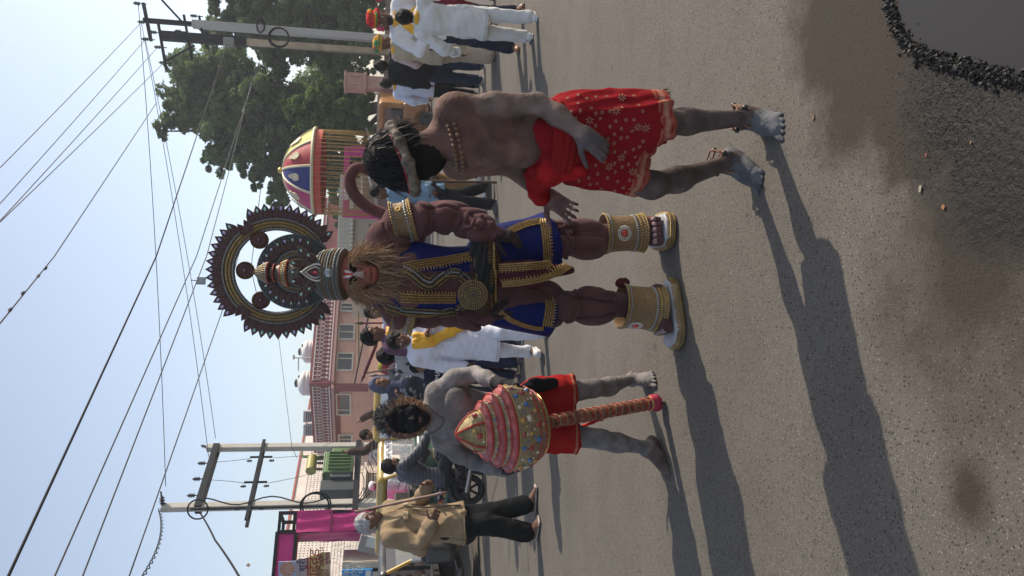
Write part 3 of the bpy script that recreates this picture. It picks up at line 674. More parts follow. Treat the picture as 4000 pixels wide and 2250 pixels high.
# ================================================================== CREAM ROADSIDE BUILDING AND FAR PINK GATE (behind the umbrella)
Yc = 32; q0 = at(1318, 1010, Yc); q1 = at(1318, 700, Yc); zq = at(1316, 900, Yc).z; zq0 = at(1371, 900, Yc).z
FC = Face((q0.x-1, Yc), (q1.x+.3, Yc+1.5))
crb = empty('cream_building', (q0.x, Yc, 0), 0, 'cream building with ribbed white parapet behind the fringed umbrella', 'building'); crb.matrix_world = Matrix.Translation((q0.x, Yc, 0))
def inc(o): o.matrix_parent_inverse = crb.matrix_world.inverted(); return o
cw_ = M('cream_wall', (.50, .40, .30), .85, noise=(1, .1)); cp = M('cream_white', (.68, .63, .52), .8)
b2 = MB(); FC.slab(b2, 0, FC.L, 0, zq0, -5, 0); inc(b2.build('wall', cw_, crb, fixn=True))
b2 = MB(); FC.slab(b2, 0, FC.L+.1, zq0, zq, -.3, .1); inc(b2.build('parapet', cp, crb, fixn=True))
for i in range(int(FC.L/.11)):
    for k, (z0, z1) in enumerate(((.12, .36), (.44, .66), (.74, .93))):
        pass
gro = MB()
for i in range(int(FC.L/.13)):
    for (z0, z1) in ((.1, .34), (.42, .64), (.72, .92)): FC.slab(gro, .05+i*.13, .10+i*.13, zq0+(zq-zq0)*z0, zq0+(zq-zq0)*z1, .09, .15)
inc(tag(gro.build('parapet_ribs', cp, crb, fixn=True), kind='stuff'))
bead0 = None
for i in range(int(FC.L/.19)):
    p = FC.P(.1+i*.19, zq0-.02, .13)-V((crb.location))
    if bead0 is None: m_ = MB().ball((0, 0, 0), .085, 10, 6).mesh('bead'); m_.materials.append(cp)
    o_ = mobj('bead', m_, None, crb); o_.location = p; bead0 = o_
b2 = MB(); FC.slab(b2, FC.L*.3, FC.L*.55, .2, zq0*.75, 0, .06); inc(b2.build('shutter', M('shutter_dark', (.12, .10, .09), .6), crb, fixn=True))
# shop front with ribbed awning right of it
a0 = at(1400, 820, 29); aw = empty('shop_stall', (at(1480, 735, 29).x, 29, 0), 0, 'small shop stall with slatted cream awning and hanging packets', 'stall')
w2 = .9
for i in range(9): MB().box((-w2+.1+i*.2, -.3, 2.06), (.092, .55, .02), rot=Matrix.Rotation(R(-24), 3, 'X')).build('awning_slat', cp, aw)
MB().box((0, .6, 1.2), (w2, .05, 1.2)).build('back_wall', M('stall_wall', (.40, .30, .2), .8), aw)
for s_ in (-1, 1): MB().bar((s_*w2, -.7, 0), (s_*w2, -.7, 1.85), .04, .04).build('post', cp, aw)
MB().box((0, -.5, .5), (w2*.95, .3, .5)).build('counter', M('stall_yellow', (.55, .33, .06), .6), aw, bevel=.02)
for i, c in enumerate(((.1, .14, .4), (.55, .4, .1), (.5, .08, .1), (.6, .6, .6), (.12, .3, .45), (.6, .35, .05))): MB().box((-w2*.8+i*.3, -.55, 1.15+.1*(i % 2)), (.11, .07, .15)).build('packet', M('packet%d' % i, c, .4), aw, bevel=.02)
# far pink gate
Yp = 25; ga = at(1360, 573, Yp); gb = at(1360, 850, Yp)
fg = empty('cloth_gate', ((ga.x+gb.x)/2, Yp, 0), 0, 'distant magenta cloth gate standing behind the fringed umbrella', 'gate'); hx = (ga.x-gb.x)/2; zt2 = at(1344, 640, Yp).z; zb2 = at(1368, 640, Yp).z
MB().box((hx-.15, 0, zt2*.5-.1), (.16, .16, zt2*.5-.1)).build('cloth_column', pink, fg, bevel=.03); MB().box((-hx+.12, 0, zt2*.5-.1), (.13, .16, zt2*.5-.1)).build('cloth_column', pink, fg, bevel=.03)
MB().box((0, 0, (zt2+zb2)/2), (hx, .12, (zt2-zb2)/2)).build('cloth_beam', pink, fg, bevel=.02)
MB().box((-hx*.2, -.16, (zt2+zb2)/2), (.35, .012, (zt2-zb2)*.4)).build('name_panel', M('name_panel', (.55, .5, .45), .6, noise=(14, .4)), fg)
# pink sandstone pillar and wall at far right
Yk = 26; k0 = at(1350, 352, Yk); k1 = at(1350, 291, Yk); kx = (k0.x+k1.x)/2; hw = (k1.x-k0.x)/2; zk = at(1350, 322, Yk).z; zk0 = at(1428, 322, Yk).z
ks = M('pink_sandstone', (.50, .29, .23), .85, noise=(4, .15), bump=(20, .2))
kp = empty('sandstone_pillar', (kx, Yk, 0), R(8), 'pink sandstone gate pillar with carved panel below the trees', 'pillar')
MB().box((0, 0, (zk+zk0)/2), (hw, hw, (zk-zk0)/2)).build('carved_block', ks, kp, bevel=.02); MB().box((0, 0, zk0/2), (hw*.8, hw*.8, zk0/2)).build('shaft', ks, kp, bevel=.02)
for z in (zk, zk0): MB().box((0, 0, z), (hw*1.12, hw*1.12, .04)).build('moulding', ks, kp, bevel=.015)
fm_ = MB()
for s_ in (-1, 1): fm_.box((s_*hw*.55, -hw-.015, (zk+zk0)/2), (.03, .02, (zk-zk0)*.28)); fm_.box((0, -hw-.015, (zk+zk0)/2+s_*(zk-zk0)*.28), (hw*.5, .02, .03))
fm_.build('panel_frame', ks, kp)
w0 = at(1480, 480, 28)
ow = empty('boundary_wall', (kx-2.2, 27.5, 0), R(4), 'brown boundary wall with white rail below the green bush', 'wall')
MB().box((7.2, .6, .8), (4.6, .12, .8)).build('wall_panel', M('brown_plaster', (.20, .14, .115), .9, noise=(2, .2)), ow)
MB().box((0, 0, .85), (2.4, .12, .85)).build('wall_panel', M('brown_plaster', (.20, .14, .115), .9, noise=(2, .2)), ow); MB().box((0, 0, 1.75), (2.5, .16, .05)).build('coping', M('coping_stone'), ow)
MB().tube([(1.6, -.2, 2.35), (.2, -.2, 1.9)], .035).build('rail', M('pipe_white'), ow, smooth=True); MB().tube([(-.1, -.2, 2.2), (-1.5, -.2, 1.8)], .035).build('rail', M('pipe_white'), ow, smooth=True)

# ================================================================== ELECTRIC POLES
conc = M('pole_concrete', (.47, .45, .41), .9, noise=(2, .18), bump=(15, .3), dirt=(2, (.30, .28, .25), .7)); ins = M('insulator_brown', (.015, .014, .016), .5, spec=.2)
stl = M('channel_steel', (.016, .017, .021), .75, spec=.15, noise=(5, .3))
def insulator(c, ax_, parent, s_=1.0):
    prof = [(.02, -.10)]
    for i in range(3): z = -.06+i*.06; prof += [(.03, z-.02), (.07, z-.012), (.05, z+.012), (.03, z+.02)]
    prof += [(.02, .12), (0, .12)]
    return MB().lathe([(a_*s_, b_*s_) for a_, b_ in prof], 10, c, ax_).build('insulator', ins, parent, smooth=True)
Y1, Y2 = 25.0, 27.5
pL = at(1400, 1968, Y1); tL = at(630, 1981, Y1); pR = at(1400, 1741, Y2); tR = at(808, 1752, Y2)
xL, zL = (tL.x+pL.x)/2, tL.z; xR, zR = (tR.x+pR.x)/2, tR.z
dpole = empty('transformer_pole', (xL, Y1, 0), 0, 'twin concrete poles carrying crossarms and a green transformer', 'pole')
def rel(p): return V(p)-V((xL, Y1, 0))
PL = V((0, 0, 0)); PR = V((xR-xL, Y2-Y1, 0)); dv = (PR-PL).normalized(); nv = V((dv.y, -dv.x, 0))
for P0, zz in ((PL, zL), (PR, zR)):
    m = MB(); m.bar(P0, P0+V((0, 0, zz)), .115, .10, ref=nv); m.build('concrete_pole', conc, dpole, bevel=.02)
def zat(px, py, Y): return at(px, py, Y).z
zA = zat(776, 1975, Y1); zB = zat(978, 1975, Y1); zT = zat(1388, 1975, Y1)
def arm(z, ov, h, nm='crossarm'):
    for s_ in (-1, 1): pass
    return MB().bar(PL-dv*ov+V((0, 0, z))-nv*.14, PR+dv*ov*.3+V((0, 0, z))-nv*.14, h, .035, ref=nv).bar(PL-dv*ov+V((0, 0, z))+nv*.14, PR+dv*ov*.3+V((0, 0, z))+nv*.14, h, .035, ref=nv).build(nm, stl, dpole)
arm(zA, .12, .10); arm(zB, .75, .05); arm(zT, .5, .09, 'platform_channel')
# lower fittings: small cross pieces with suspended insulators
for t in (.02, .38, .82):
    c0 = PL.lerp(PR, t)+V((0, 0, zB))
    MB().bar(c0+V((0, 0, -.36)), c0+V((0, 0, .36)), .03, .03).build('bracket', stl, dpole)
    for s_ in (-1, 1): insulator(c0+V((-.10, -.12, s_*.36)), (0, -.2, 1), dpole, .8)
for t in (.18, .45, .72): insulator(PL.lerp(PR, t)+V((0, 0, zA+.32)), (0, 0, 1), dpole, 1.1); MB().bar(PL.lerp(PR, t)+V((0, 0, zA)), PL.lerp(PR, t)+V((0, 0, zA+.25)), .015, .015).build('pin', stl, dpole)
insulator(PL+V((.22, 0, zL-.02)), (1, 0, .1), dpole, 1.3); MB().bar(PL+V((0, 0, zL-.02)), PL+V((.5, 0, zL+.02)), .02, .02).build('pin', stl, dpole)
insulator(PR+V((.05, 0, zR+.08)), (.3, 0, 1), dpole)
# transformer
tgm = M('transformer_green', (.10, .19, .07), .5, noise=(4, .2), dirt=(3, (.20, .17, .10), .6)); dgm = M('transformer_dark', (.035, .045, .05), .6)
tx = PL.lerp(PR, .60)+nv*(-.05)+V((0, 0, zT+.1)); rotz = math.atan2(dv.y, dv.x)
def tb(c, h, nm, m, bev=.02): return MB().box((0, 0, 0), h).build(nm, m, dpole, bevel=bev), c
for (ox, oy, oz, h, nm, m) in ((0, 0, .5, (.52, .34, .46), 'transformer_tank', tgm), (0, -.05, .99, (.58, .38, .03), 'transformer_lid', tgm), (-.62, 0, .42, (.10, .30, .34), 'radiator', dgm), (.64, 0, .42, (.10, .30, .34), 'radiator', tgm), (-.98, 0, .5, (.24, .2, .55), 'switch_box', dgm)):
    o_ = MB().box((0, 0, 0), h).build(nm, m, dpole, bevel=.02); o_.location = tx+dv*ox+nv*oy+V((0, 0, oz)); o_.rotation_euler = (0, 0, rotz)
for i in range(6):
    o_ = MB().box((0, 0, 0), (.012, .05, .36)).build('fin', tgm, dpole); o_.location = tx+dv*(-.4+i*.16)+nv*.39+V((0, 0, .48)); o_.rotation_euler = (0, 0, rotz)
o_ = MB().tube([(-.34, 0, 0), (.34, 0, 0)], .17, 18).build('conservator_drum', M('transformer_yellow', (.30, .27, .06), .5, noise=(3, .15)), dpole, smooth=True); o_.location = tx+dv*.15+nv*.1+V((0, 0, 1.42)); o_.rotation_euler = (0, 0, rotz)
for s_ in (-1, 1): MB().bar(tx+dv*(.15+s_*.25)+nv*.1+V((0, 0, 1.0)), tx+dv*(.15+s_*.25)+nv*.1+V((0, 0, 1.35)), .03, .03).build('drum_leg', tgm, dpole)
MB().tube([tx+dv*.5+nv*.1+V((0, 0, 1.0)), tx+dv*.55+nv*.1+V((0, 0, 1.75)), tx+dv*.75+nv*.1+V((0, 0, 1.8))], .045, 8).build('breather_pipe', tgm, dpole, smooth=True)
for i in range(3): insulator(tx+dv*(-.3+i*.3)+nv*.28+V((0, 0, 1.12)), (0, 0, 1), dpole)
cab = M('black_cable', (.006, .006, .007), .7, spec=.15)
def sag(a_, b_, s_, n=18): a_ = V(a_); b_ = V(b_); return [a_.lerp(b_, i/n)-V((0, 0, s_*4*(i/n)*(1-i/n))) for i in range(n+1)]
cb_ = MB()
cb_.tube([PL+V((-.03, -.16, z)) for z in np.linspace(zA+.2, 2.2, 12)], .03); cb_.tube([PL+V((.20+.12*sin(z*3), -.15, z)) for z in np.linspace(zA-.2, zT+.8, 16)], .022)
ring = [PL+V((.0+.40*cos(t), -.2, zT+1.25+.44*sin(t))) for t in np.linspace(0, 2*pi, 28)]; cb_.tube(ring, .03, closed=True); cb_.tube([p+V((.05, -.05, -.06)) for p in ring], .026, closed=True)
ring2 = [PL+V((-.02+.30*cos(t), -.2, zA-.02+.30*sin(t))) for t in np.linspace(0, 2*pi, 20)]; cb_.tube(ring2, .025, closed=True)
for k in range(5): cb_.tube(sag(PL+V((-.1+.05*k, -.2, zT+.3-.12*k)), PL.lerp(PR, .3+.1*k)+nv*.3+V((0, 0, zT-.05-.1*k)), .18+.05*k), .014)
for (t, t2) in ((.38, .45), (.82, .72)): cb_.tube(sag(PL.lerp(PR, t)+V((0, -.15, zB+.3)), PL.lerp(PR, t2)+V((0, 0, zA+.4)), .25), .008); cb_.tube(sag(PL.lerp(PR, t)+V((0, -.15, zB-.4)), tx+dv*(t-.6)*2+nv*.28+V((0, 0, 1.2)), .12), .008)
cb_.build('cable_bundle', cab, dpole, smooth=True)
MB().bar(PL+V((0, -.13, zT+.9)), PL+V((-.55, -.13, zT+.88)), .04, .02).build('bracket', stl, dpole)

# right twin poles
Y3 = 27.0
def polepts(px0, py0, px1, py1, Y): a_ = at(px0, py0, Y); b_ = at(px1, py1, Y); return a_, b_
ta, ba = polepts(760, 92, 1440, 150, Y3); tb_, bb = polepts(630, 150, 1440, 190, Y3+1.2)
rp = empty('twin_poles', ((ta.x+ba.x)/2, Y3, 0), 0, 'tall twin utility poles in front of the trees with steel arms', 'pole'); O3 = V(rp.location)
rust = M('rusty_band', (.30, .17, .09), .85, noise=(3, .4))
xa = (ta.x+ba.x)/2-O3.x; xb = (tb_.x+bb.x)/2-O3.x; zt_a = at(752, 92, Y3).z; zt_b = at(628, 150, Y3+1.2).z; z_split = at(930, 170, Y3+1.2).z
MB().bar((xa, 0, 0), (xa, 0, zt_a), .14, .12).build('concrete_pole', conc, rp, bevel=.02)
MB().bar((xb, 1.2, 0), (xb, 1.2, z_split), .115, .10).build('concrete_pole', M('pole_tan', (.40, .32, .22), .9, noise=(2, .3)), rp, bevel=.02)
MB().bar((xb, 1.2, z_split-.3), (xb, 1.2, zt_b), .16, .14).build('steel_extension', stl, rp)
zc1 = at(560, 60, Y3).z
MB().bar((xa, 0, zt_a-.9), (xa, 0, zc1), .07, .07).build('steel_extension', stl, rp)
def armpx(pxa, pya, pxb, pyb, Y, h=.06, nm='crossarm'):
    return MB().bar(at(pxa, pya, Y)-O3, at(pxb, pyb, Y)-O3, h, h*.8).build(nm, stl, rp)
armpx(560, 12, 590, 160, Y3); armpx(618, 90, 650, 275, Y3+1.0, .05); armpx(718, 58, 750, 232, Y3+.5, .045); armpx(778, 62, 790, 130, Y3, .04); armpx(915, 118, 930, 195, Y3+.9, .03)
armpx(648, 238, 760, 178, Y3+1.0, .03, 'strut'); armpx(632, 0, 712, 86, Y3, .04, 'strut')
for (px, py, Y) in ((535, 13, Y3), (552, 86, Y3), (568, 153, Y3), (600, 126, Y3), (616, 184, Y3+1), (635, 245, Y3+1), (696, 122, Y3+.4), (757, 62, Y3)):
    p = at(px, py, Y)-O3; insulator(p, (0, 0, 1), rp, 1.0); MB().bar(p, p-V((0, 0, .3)), .012, .012).build('pin', stl, rp)
cb_ = MB()
c0 = at(1090, 150, Y3-.2)-O3; cb_.tube([c0+V((.33*cos(t), -.1, .33*sin(t))) for t in np.linspace(0, 2*pi, 22)], .028, closed=True); cb_.tube([c0+V((.30*cos(t), -.13, .31*sin(t)-.03)) for t in np.linspace(0, 2*pi, 22)], .02, closed=True)
c1 = at(1020, 105, Y3-.2)-O3; cb_.tube([c1+V((.22*cos(t), -.1, .12*sin(t))) for t in np.linspace(0, 2*pi, 16)], .03, closed=True)
cb_.build('cable_coil', cab, rp, smooth=True)
# street lamp arm belongs to the pole, clamp for the service cable
MB().box(at(895, 165, Y3+1)-O3, (.14, .12, .18)).build('clamp', M('grey_steel'), rp, bevel=.03)

# ================================================================== OVERHEAD WIRES
wire_m = M('wire_grey', (.05, .05, .055), .6, spec=.2)
def wire(pts, r, lb, grp=None, s_=.0, name='overhead_wire', mat=None):
    P = [V(p) for p in pts]; Q = []
    for i in range(len(P)-1):
        n = 24
        Q += [P[i].lerp(P[i+1], j/n)-V((0, 0, s_*4*(j/n)*(1-j/n))) for j in range(n)]
    Q.append(P[-1]); return tag(MB().tube(Q, r, 6).build(name, mat or wire_m, smooth=True, auto=False), lb, 'wire', grp)
G1 = 'wires from the right poles passing overhead'
for i, (a_, b_, z) in enumerate((((552, 88), (-60, 716), 8.6), ((568, 154), (-60, 862), 8.4), ((616, 184), (-60, 928), 8.1), ((640, 245), (-60, 925), 7.9))):
    wire([at(*a_, Y3), atz(*b_, z)], .009, 'taut grey wire from the right poles passing overhead, %s of four' % ('topmost', 'second from top', 'third from top', 'lowest')[i], G1, .02)
G2 = 'lines between the two pole groups'
wire([at(540, 15, Y3), at(647, 1900, Y1)], .011, 'uppermost long line from the right poles to the taller left pole', G2, .10)
wire([at(552, 88, Y3), at(815, 1785, Y1+.8)], .010, 'middle long line between right poles and left crossarm', G2, .12)
wire([at(568, 154, Y3), at(842, 1712, Y2)], .010, 'lowest long line between right poles and shorter left pole', G2, .12)
wire([at(612, 400, 22), at(213, 1000, 13), at(-30, 1300, 9)], .009, 'patched wire with dark taped lumps high at upper left', None, .0)
for (px, py, Y) in ((178, 1048, 12.3), (150, 1078, 11.8), (90, 1145, 10.6), (40, 1210, 9.8)):
    p = at(px, py, Y); d = (at(px-30, py+40, Y-.5)-p).normalized(); tag(MB().tube([p-d*.09, p-d*.03, p+d*.03, p+d*.09], [.008, .02, .022, .006], 7).build('wire_splice', cab, smooth=True), 'black taped splice on the patched wire, at %s' % {178: 'its upper end', 150: 'second place', 90: 'third place', 40: 'its lower end'}[px], 'splice', 'taped splices')
wire([at(890, 170, Y3), at(611, 1000, 12), at(33, 2250, 5.2), at(-60, 2460, 4.8)], .010, 'thick dark service cable sweeping from the right poles to the lower left sky', None, .0, mat=cab)
wire([at(1015, 235, Y3), at(768, 1000, 17), at(214, 2250, 9.0), at(120, 2480, 8.4)], .010, 'thin wire that carries the small hanging lamp', None, 0)
wire([at(1000, 250, Y3), at(895, 668, 20), at(807, 1000, 15.8), at(323, 2250, 8.6), at(230, 2480, 8)], .009, 'thin wire just below the one carrying the lamp', None, 0)
wire([at(890, 165, Y3), at(1050, 480, Y3-1), at(980, 1050, 26), at(1010, 1180, 25.5)], .012, 'drooping wire in front of the big tree', None, 0)
wire([at(960, 900, 20), at(876, 1192, 17), at(505, 2250, 9.6), at(430, 2480, 9)], .009, 'thin wire emerging beside the halo crown', None, 0)
wire([at(1085, 1290, 30), at(1140, 1745, 27), at(1160, 1790, 27)], .009, 'faint wire passing in front of the rooftop water tanks', None, 0)
tw1 = []; a_ = at(622, 1990, Y1); b_ = at(500, 2330, 17)
for k in (0, pi):
    pass
tws = MB()
for k in (0, pi): tws.tube([a_.lerp(b_, t)+V((.035*cos(t*60+k), 0, .035*sin(t*60+k)))-V((0, 0, .3*4*t*(1-t))) for t in np.linspace(0, 1, 90)], .014, 5)
tag(tws.build('twisted_cable', cab, smooth=True, auto=False), 'twisted pair of black cables leaving the top of the left pole', 'wire')
wire([at(781, 2003, Y1-.2), at(840, 2110, 20.5), at(940, 2262, 16.5), at(1010, 2350, 15)], .024, 'thick black cable drooping from the left pole to the left edge', None, .02, mat=cab)
# small lamp hanging from the wire
p = at(786, 1097, 16.3); ln = empty('hanging_lamp', (p.x, p.y, p.z-.1), R(15), 'small grey square lamp hanging in the sky beside the halo', 'lamp')
MB().box((0, 0, .1), (.075, .02, .085)).build('housing', M('lamp_grey', (.20, .22, .25), .5), ln, bevel=.008); MB().tube([(0, 0, .18), (.01, 0, .3)], .009, 6).build('hook', cab, ln); MB().box((0, -.022, .1), (.06, .003, .07)).build('lens', M('lamp_lens', (.30, .33, .37), .2), ln)
# tiny kite
p = at(970, 2208, 40); k = MB(); k.add([p+V((0, 0, .12)), p+V((.11, .02, 0)), p+V((0, 0, -.12)), p+V((-.11, .02, 0)), p+V((0, .04, 0))], [(0, 1, 4), (1, 2, 4), (2, 3, 4), (3, 0, 4)]); tag(k.build('paper_kite', M('kite_paper', (.65, .4, .25), .6)), 'tiny orange paper kite far off in the sky', 'kite')

# ================================================================== TREES
def leaf_mat(nm, c, tr):
    m = bpy.data.materials.new(nm); m.use_nodes = True; n = m.node_tree.nodes; L = m.node_tree.links; b = n['Principled BSDF']; b.inputs['Roughness'].default_value = .55; b.inputs['Specular IOR Level'].default_value = .25
    a = n.new('ShaderNodeVertexColor'); a.layer_name = 'Col'; L.new(a.outputs[0], b.inputs['Base Color'])
    t = n.new('ShaderNodeBsdfTranslucent'); L.new(a.outputs[0], t.inputs[0]); mx = n.new('ShaderNodeMixShader'); mx.inputs[0].default_value = tr
    L.new(b.outputs[0], mx.inputs[1]); L.new(t.outputs[0], mx.inputs[2]); L.new(mx.outputs[0], n['Material Output'].inputs[0]); return m
lm = leaf_mat('leaf', None, .45)
def foliage(name, clumps, n, size, c0, c1, parent, seed, droop=.35):
    g = np.random.default_rng(seed); W = np.array([c[1]**2.3 for c in clumps]); W /= W.sum()
    P = []; Nn = []; Cc = []
    for (c, r), wt in zip(clumps, W):
        k = int(n*wt); sub = max(5, int(k/110)); cc = np.array(c)
        # sub-clumps on the clump's shell -> uneven outline with gaps
        d = g.normal(size=(sub, 3)); d /= np.linalg.norm(d, axis=1)[:, None]; d[:, 2] *= .85
        sc2 = cc+d*r*g.uniform(.35, 1.08, (sub, 1)); sr = r*g.uniform(.14, .30, sub)
        which = g.integers(0, sub, k); e = g.normal(size=(k, 3)); e /= np.linalg.norm(e, axis=1)[:, None]
        p = sc2[which]+e*(sr[which]*g.uniform(.35, 1.05, k)**.6)[:, None]*np.array([1, 1, .7])
        nn = e*.7+g.normal(size=(k, 3))*.55+np.array([0, 0, .5]); nn /= np.linalg.norm(nn, axis=1)[:, None]
        tone = np.clip(.5+g.normal(size=sub)*.28, 0, 1)[which]+g.normal(size=k)*.14
        P.append(p); Nn.append(nn); Cc.append(np.clip(tone, 0, 1))
    P = np.concatenate(P); Nn = np.concatenate(Nn); T = np.concatenate(Cc); k = len(P)
    a = np.cross(Nn, g.normal(size=(k, 3))); a /= np.linalg.norm(a, axis=1)[:, None]; b = np.cross(Nn, a)
    s = size*g.uniform(.6, 1.35, (k, 1)); vs_ = np.stack([P-a*s, P-b*s*.55-Nn*s*.15, P+a*s-np.array([0, 0, 1])*s*droop, P+b*s*.55-Nn*s*.15], 1).reshape(-1, 3)
    me = bpy.data.meshes.new(name); me.vertices.add(4*k); me.vertices.foreach_set('co', vs_.astype(np.float32).ravel()); me.loops.add(4*k); me.loops.foreach_set('vertex_index', np.arange(4*k, dtype=np.int32)); me.polygons.add(k); me.polygons.foreach_set('loop_start', np.arange(0, 4*k, 4, dtype=np.int32))
    C = np.array(c0)[None]*(1-T[:, None])+np.array(c1)[None]*T[:, None]; C = np.concatenate([C, np.ones((k, 1))], 1).repeat(4, 0)
    ca = me.color_attributes.new('Col', 'FLOAT_COLOR', 'POINT'); ca.data.foreach_set('color', C.astype(np.float32).ravel()); me.update(calc_edges=True)
    return mobj(name, me, lm, parent, False)
bark = M('bark', (.10, .075, .055), .95, noise=(6, .3), bump=(20, .6))
def tree(name, lb, cl, Y, n, size, c0, c1, seed, trunk_px, grp='trees along the far roadside'):
    clumps = []
    g = random.Random(seed)
    for (dx, dy, rp, dY) in cl:
        p = at(dx*1.5528, dy*1.5528, Y+dY); clumps.append(((p.x, p.y, p.z), rp*1.5528*(Y+dY)/FPX))
    b0 = at(1500, trunk_px*1.5528, Y); root = empty(name, (b0.x, Y, 0), 0, lb, 'tree', grp); O_ = V(root.location)
    cl2 = [(tuple(V(c)-O_), r) for c, r in clumps]
    foliage('crown', cl2, n, size, c0, c1, root, seed)
    tr = MB(); top = sum((V(c) for c, _ in cl2), V())/len(cl2); h = top.z
    tr.tube([(0, 0, -.1), (0.05, 0, h*.3), (top.x*.4, top.y*.4, h*.6), (top.x*.8, top.y*.8, h*.95)], [.32, .25, .2, .1], 10)
    for c, r in cl2:
        c = V(c); s_ = V((top.x*.3, top.y*.3, h*g.uniform(.35, .6))); mid = s_.lerp(c, .5)+V((g.uniform(-.3, .3), g.uniform(-.3, .3), .2)); tr.tube([s_, mid, c], [.13, .08, .03], 7)
    tr.build('trunk', bark, root, smooth=True, auto=False); return root
tree('leafy_tree', 'big dark green tree whose crown fills the sky behind the fringed umbrella', [(480, 235, 85, 0), (432, 290, 46, -1), (415, 330, 30, -1), (560, 210, 100, 1), (570, 320, 85, -1), (470, 175, 55, 1), (660, 265, 105, 0), (665, 375, 75, -1), (545, 395, 48, 0), (725, 470, 62, 0), (640, 440, 45, -1), (690, 500, 38, 0), (780, 300, 110, 1), (760, 410, 90, 0), (860, 400, 80, 2), (850, 220, 100, 2)], 36, 120000, .10, (.06, .11, .036), (.17, .25, .075), 21, 330)
tree('leafy_tree', 'tall loose tree at the right edge with sky showing through', [(555, 45, 50, 0), (640, 65, 75, 0), (735, 40, 85, 0), (610, -25, 70, 0), (800, 95, 85, 1), (860, 30, 85, 0), (700, 120, 65, 2), (520, 90, 30, 1), (905, 90, 50, -1), (920, 20, 55, -1), (930, 150, 40, -1.5), (880, 140, 50, 0)], 33, 78000, .095, (.065, .115, .042), (.18, .24, .085), 22, 40)
tree('leafy_tree', 'lower bright green leafy tree above the brown boundary wall', [(770, 300, 42, 0), (805, 262, 52, 0), (850, 245, 52, 0), (885, 285, 48, -.5), (905, 250, 40, 0), (840, 315, 48, 0), (910, 320, 34, -.5), (735, 270, 30, 0)], 28, 42000, .08, (.06, .12, .025), (.16, .24, .055), 23, 265)
tree('leafy_tree', 'far green tree seen between the umbrella strings', [(850, 480, 45, 0), (880, 430, 45, 0), (905, 500, 40, 0), (870, 540, 36, 0), (840, 420, 40, 0)], 48, 14000, .16, (.06, .09, .04), (.12, .16, .07), 24, 470)

# ================================================================== FRINGED PROCESSION UMBRELLA
Yu = 21.5; cu_ = at(1232, 672, Yu); ru = .5*(at(1226, 505, Yu)-at(1246, 838, Yu)).length; zr = cu_.z
um_ = empty('procession_umbrella', (cu_.x, Yu, 0), 0, 'large domed ceremonial umbrella in coloured panels with hanging gold strings', 'umbrella')
ht = at(1106, 690, Yu).z-zr
pan = [(.36, .022, .025), (.46, .42, .04), (.46, .05, .17), (.02, .03, .18), (.36, .03, .03), (.46, .40, .04), (.40, .03, .03), (.02, .03, .18), (.44, .035, .12), (.012, .018, .15)]
NP = 10; rot0 = R(18)
Rc = (ru*ru+ht*ht)/(2*ht); tm = math.asin(min(1, ru/Rc))
def dome(t): a_ = tm*(1-t); return (Rc*sin(a_)*(1-.06*sin(pi*t)), Rc*cos(a_)-(Rc-ht))
trm = M('cream_piping', (.62, .55, .35), .6); mtf = M('motif_gold', (.60, .50, .33), .6, noise=(20, .4))
for i in range(NP):
    a0 = -pi/2+rot0+(i-.5)*2*pi/NP-.0; m = MB(); nu, nvv = 6, 9; vs_ = []
    for j in range(nvv+1):
        r_, z = dome(j/nvv)
        for k in range(nu+1):
            a_ = a0+2*pi/NP*k/nu; bul = 1-.05*sin(pi*k/nu)*0+.02*sin(pi*k/nu); vs_.append((cos(a_)*r_*bul, sin(a_)*r_*bul, zr+z))
    m.add(vs_, [(j*(nu+1)+k, j*(nu+1)+k+1, (j+1)*(nu+1)+k+1, (j+1)*(nu+1)+k) for j in range(nvv) for k in range(nu)])
    p_ = m.build('panel', M('umbrella_panel%d' % i, pan[i], .65, bump=(10, .2)), um_, smooth=True, auto=False)
    am = a0+pi/NP
    mo = MB(); prof = [(0, -.20), (.06, -.17), (.10, -.08), (.09, .0), (.04, .07), (.06, .11), (.03, .16), (0, .2)]
    rr, zz = dome(.36); nrm3 = V((cos(am)*.75, sin(am)*.75, .66)).normalized(); tx_ = V((-sin(am), cos(am), 0)); ty_ = nrm3.cross(tx_); ty_ = ty_ if ty_.z > 0 else -ty_
    poly = [(x_, y_) for x_, y_ in prof]+[(-x_, y_) for x_, y_ in prof[-2:0:-1]]
    mo.prism(poly, V((cos(am)*rr*1.03, sin(am)*rr*1.03, zr+zz)), tx_, ty_, nrm3, 0, .03); mo.build('motif', mtf, p_, fixn=True)
    MB().tube([(cos(a0)*dome(t)[0]*1.01, sin(a0)*dome(t)[0]*1.01, zr+dome(t)[1]) for t in np.linspace(0, .98, 10)], .035, 6).build('piping', trm, um_, smooth=True)
MB().tube([(cos(a_)*ru*1.02, sin(a_)*ru*1.02, zr) for a_ in np.linspace(0, 2*pi, 41)[:-1]], .045, 6, closed=True).build('rim', trm, um_, smooth=True)
vl = MB(); n_ = 40
vl.add([(cos(2*pi*i/n_)*ru*.99, sin(2*pi*i/n_)*ru*.99, zr-z) for z in (0, .22) for i in range(n_)], [(i, (i+1) % n_, n_+(i+1) % n_, n_+i) for i in range(n_)]); vl.build('valance', M('umbrella_red', (.5, .045, .03), .65), um_, smooth=True)
MB().tube([(0, 0, .9), (0, 0, zr+ht)], .03).build('pole', M('pole_wood', (.2, .12, .06), .6), um_); MB().ball((0, 0, zr+ht+.06), .09).build('finial', M('brass', (.6, .4, .1), .3, metal=1), um_, smooth=True)
fr = MB().tube([(0, 0, 0), (0, 0, -1.48)], .009, 5).mesh('fringe_string'); fr.materials.append(M('marigold_string', (.42, .24, .05), .7))
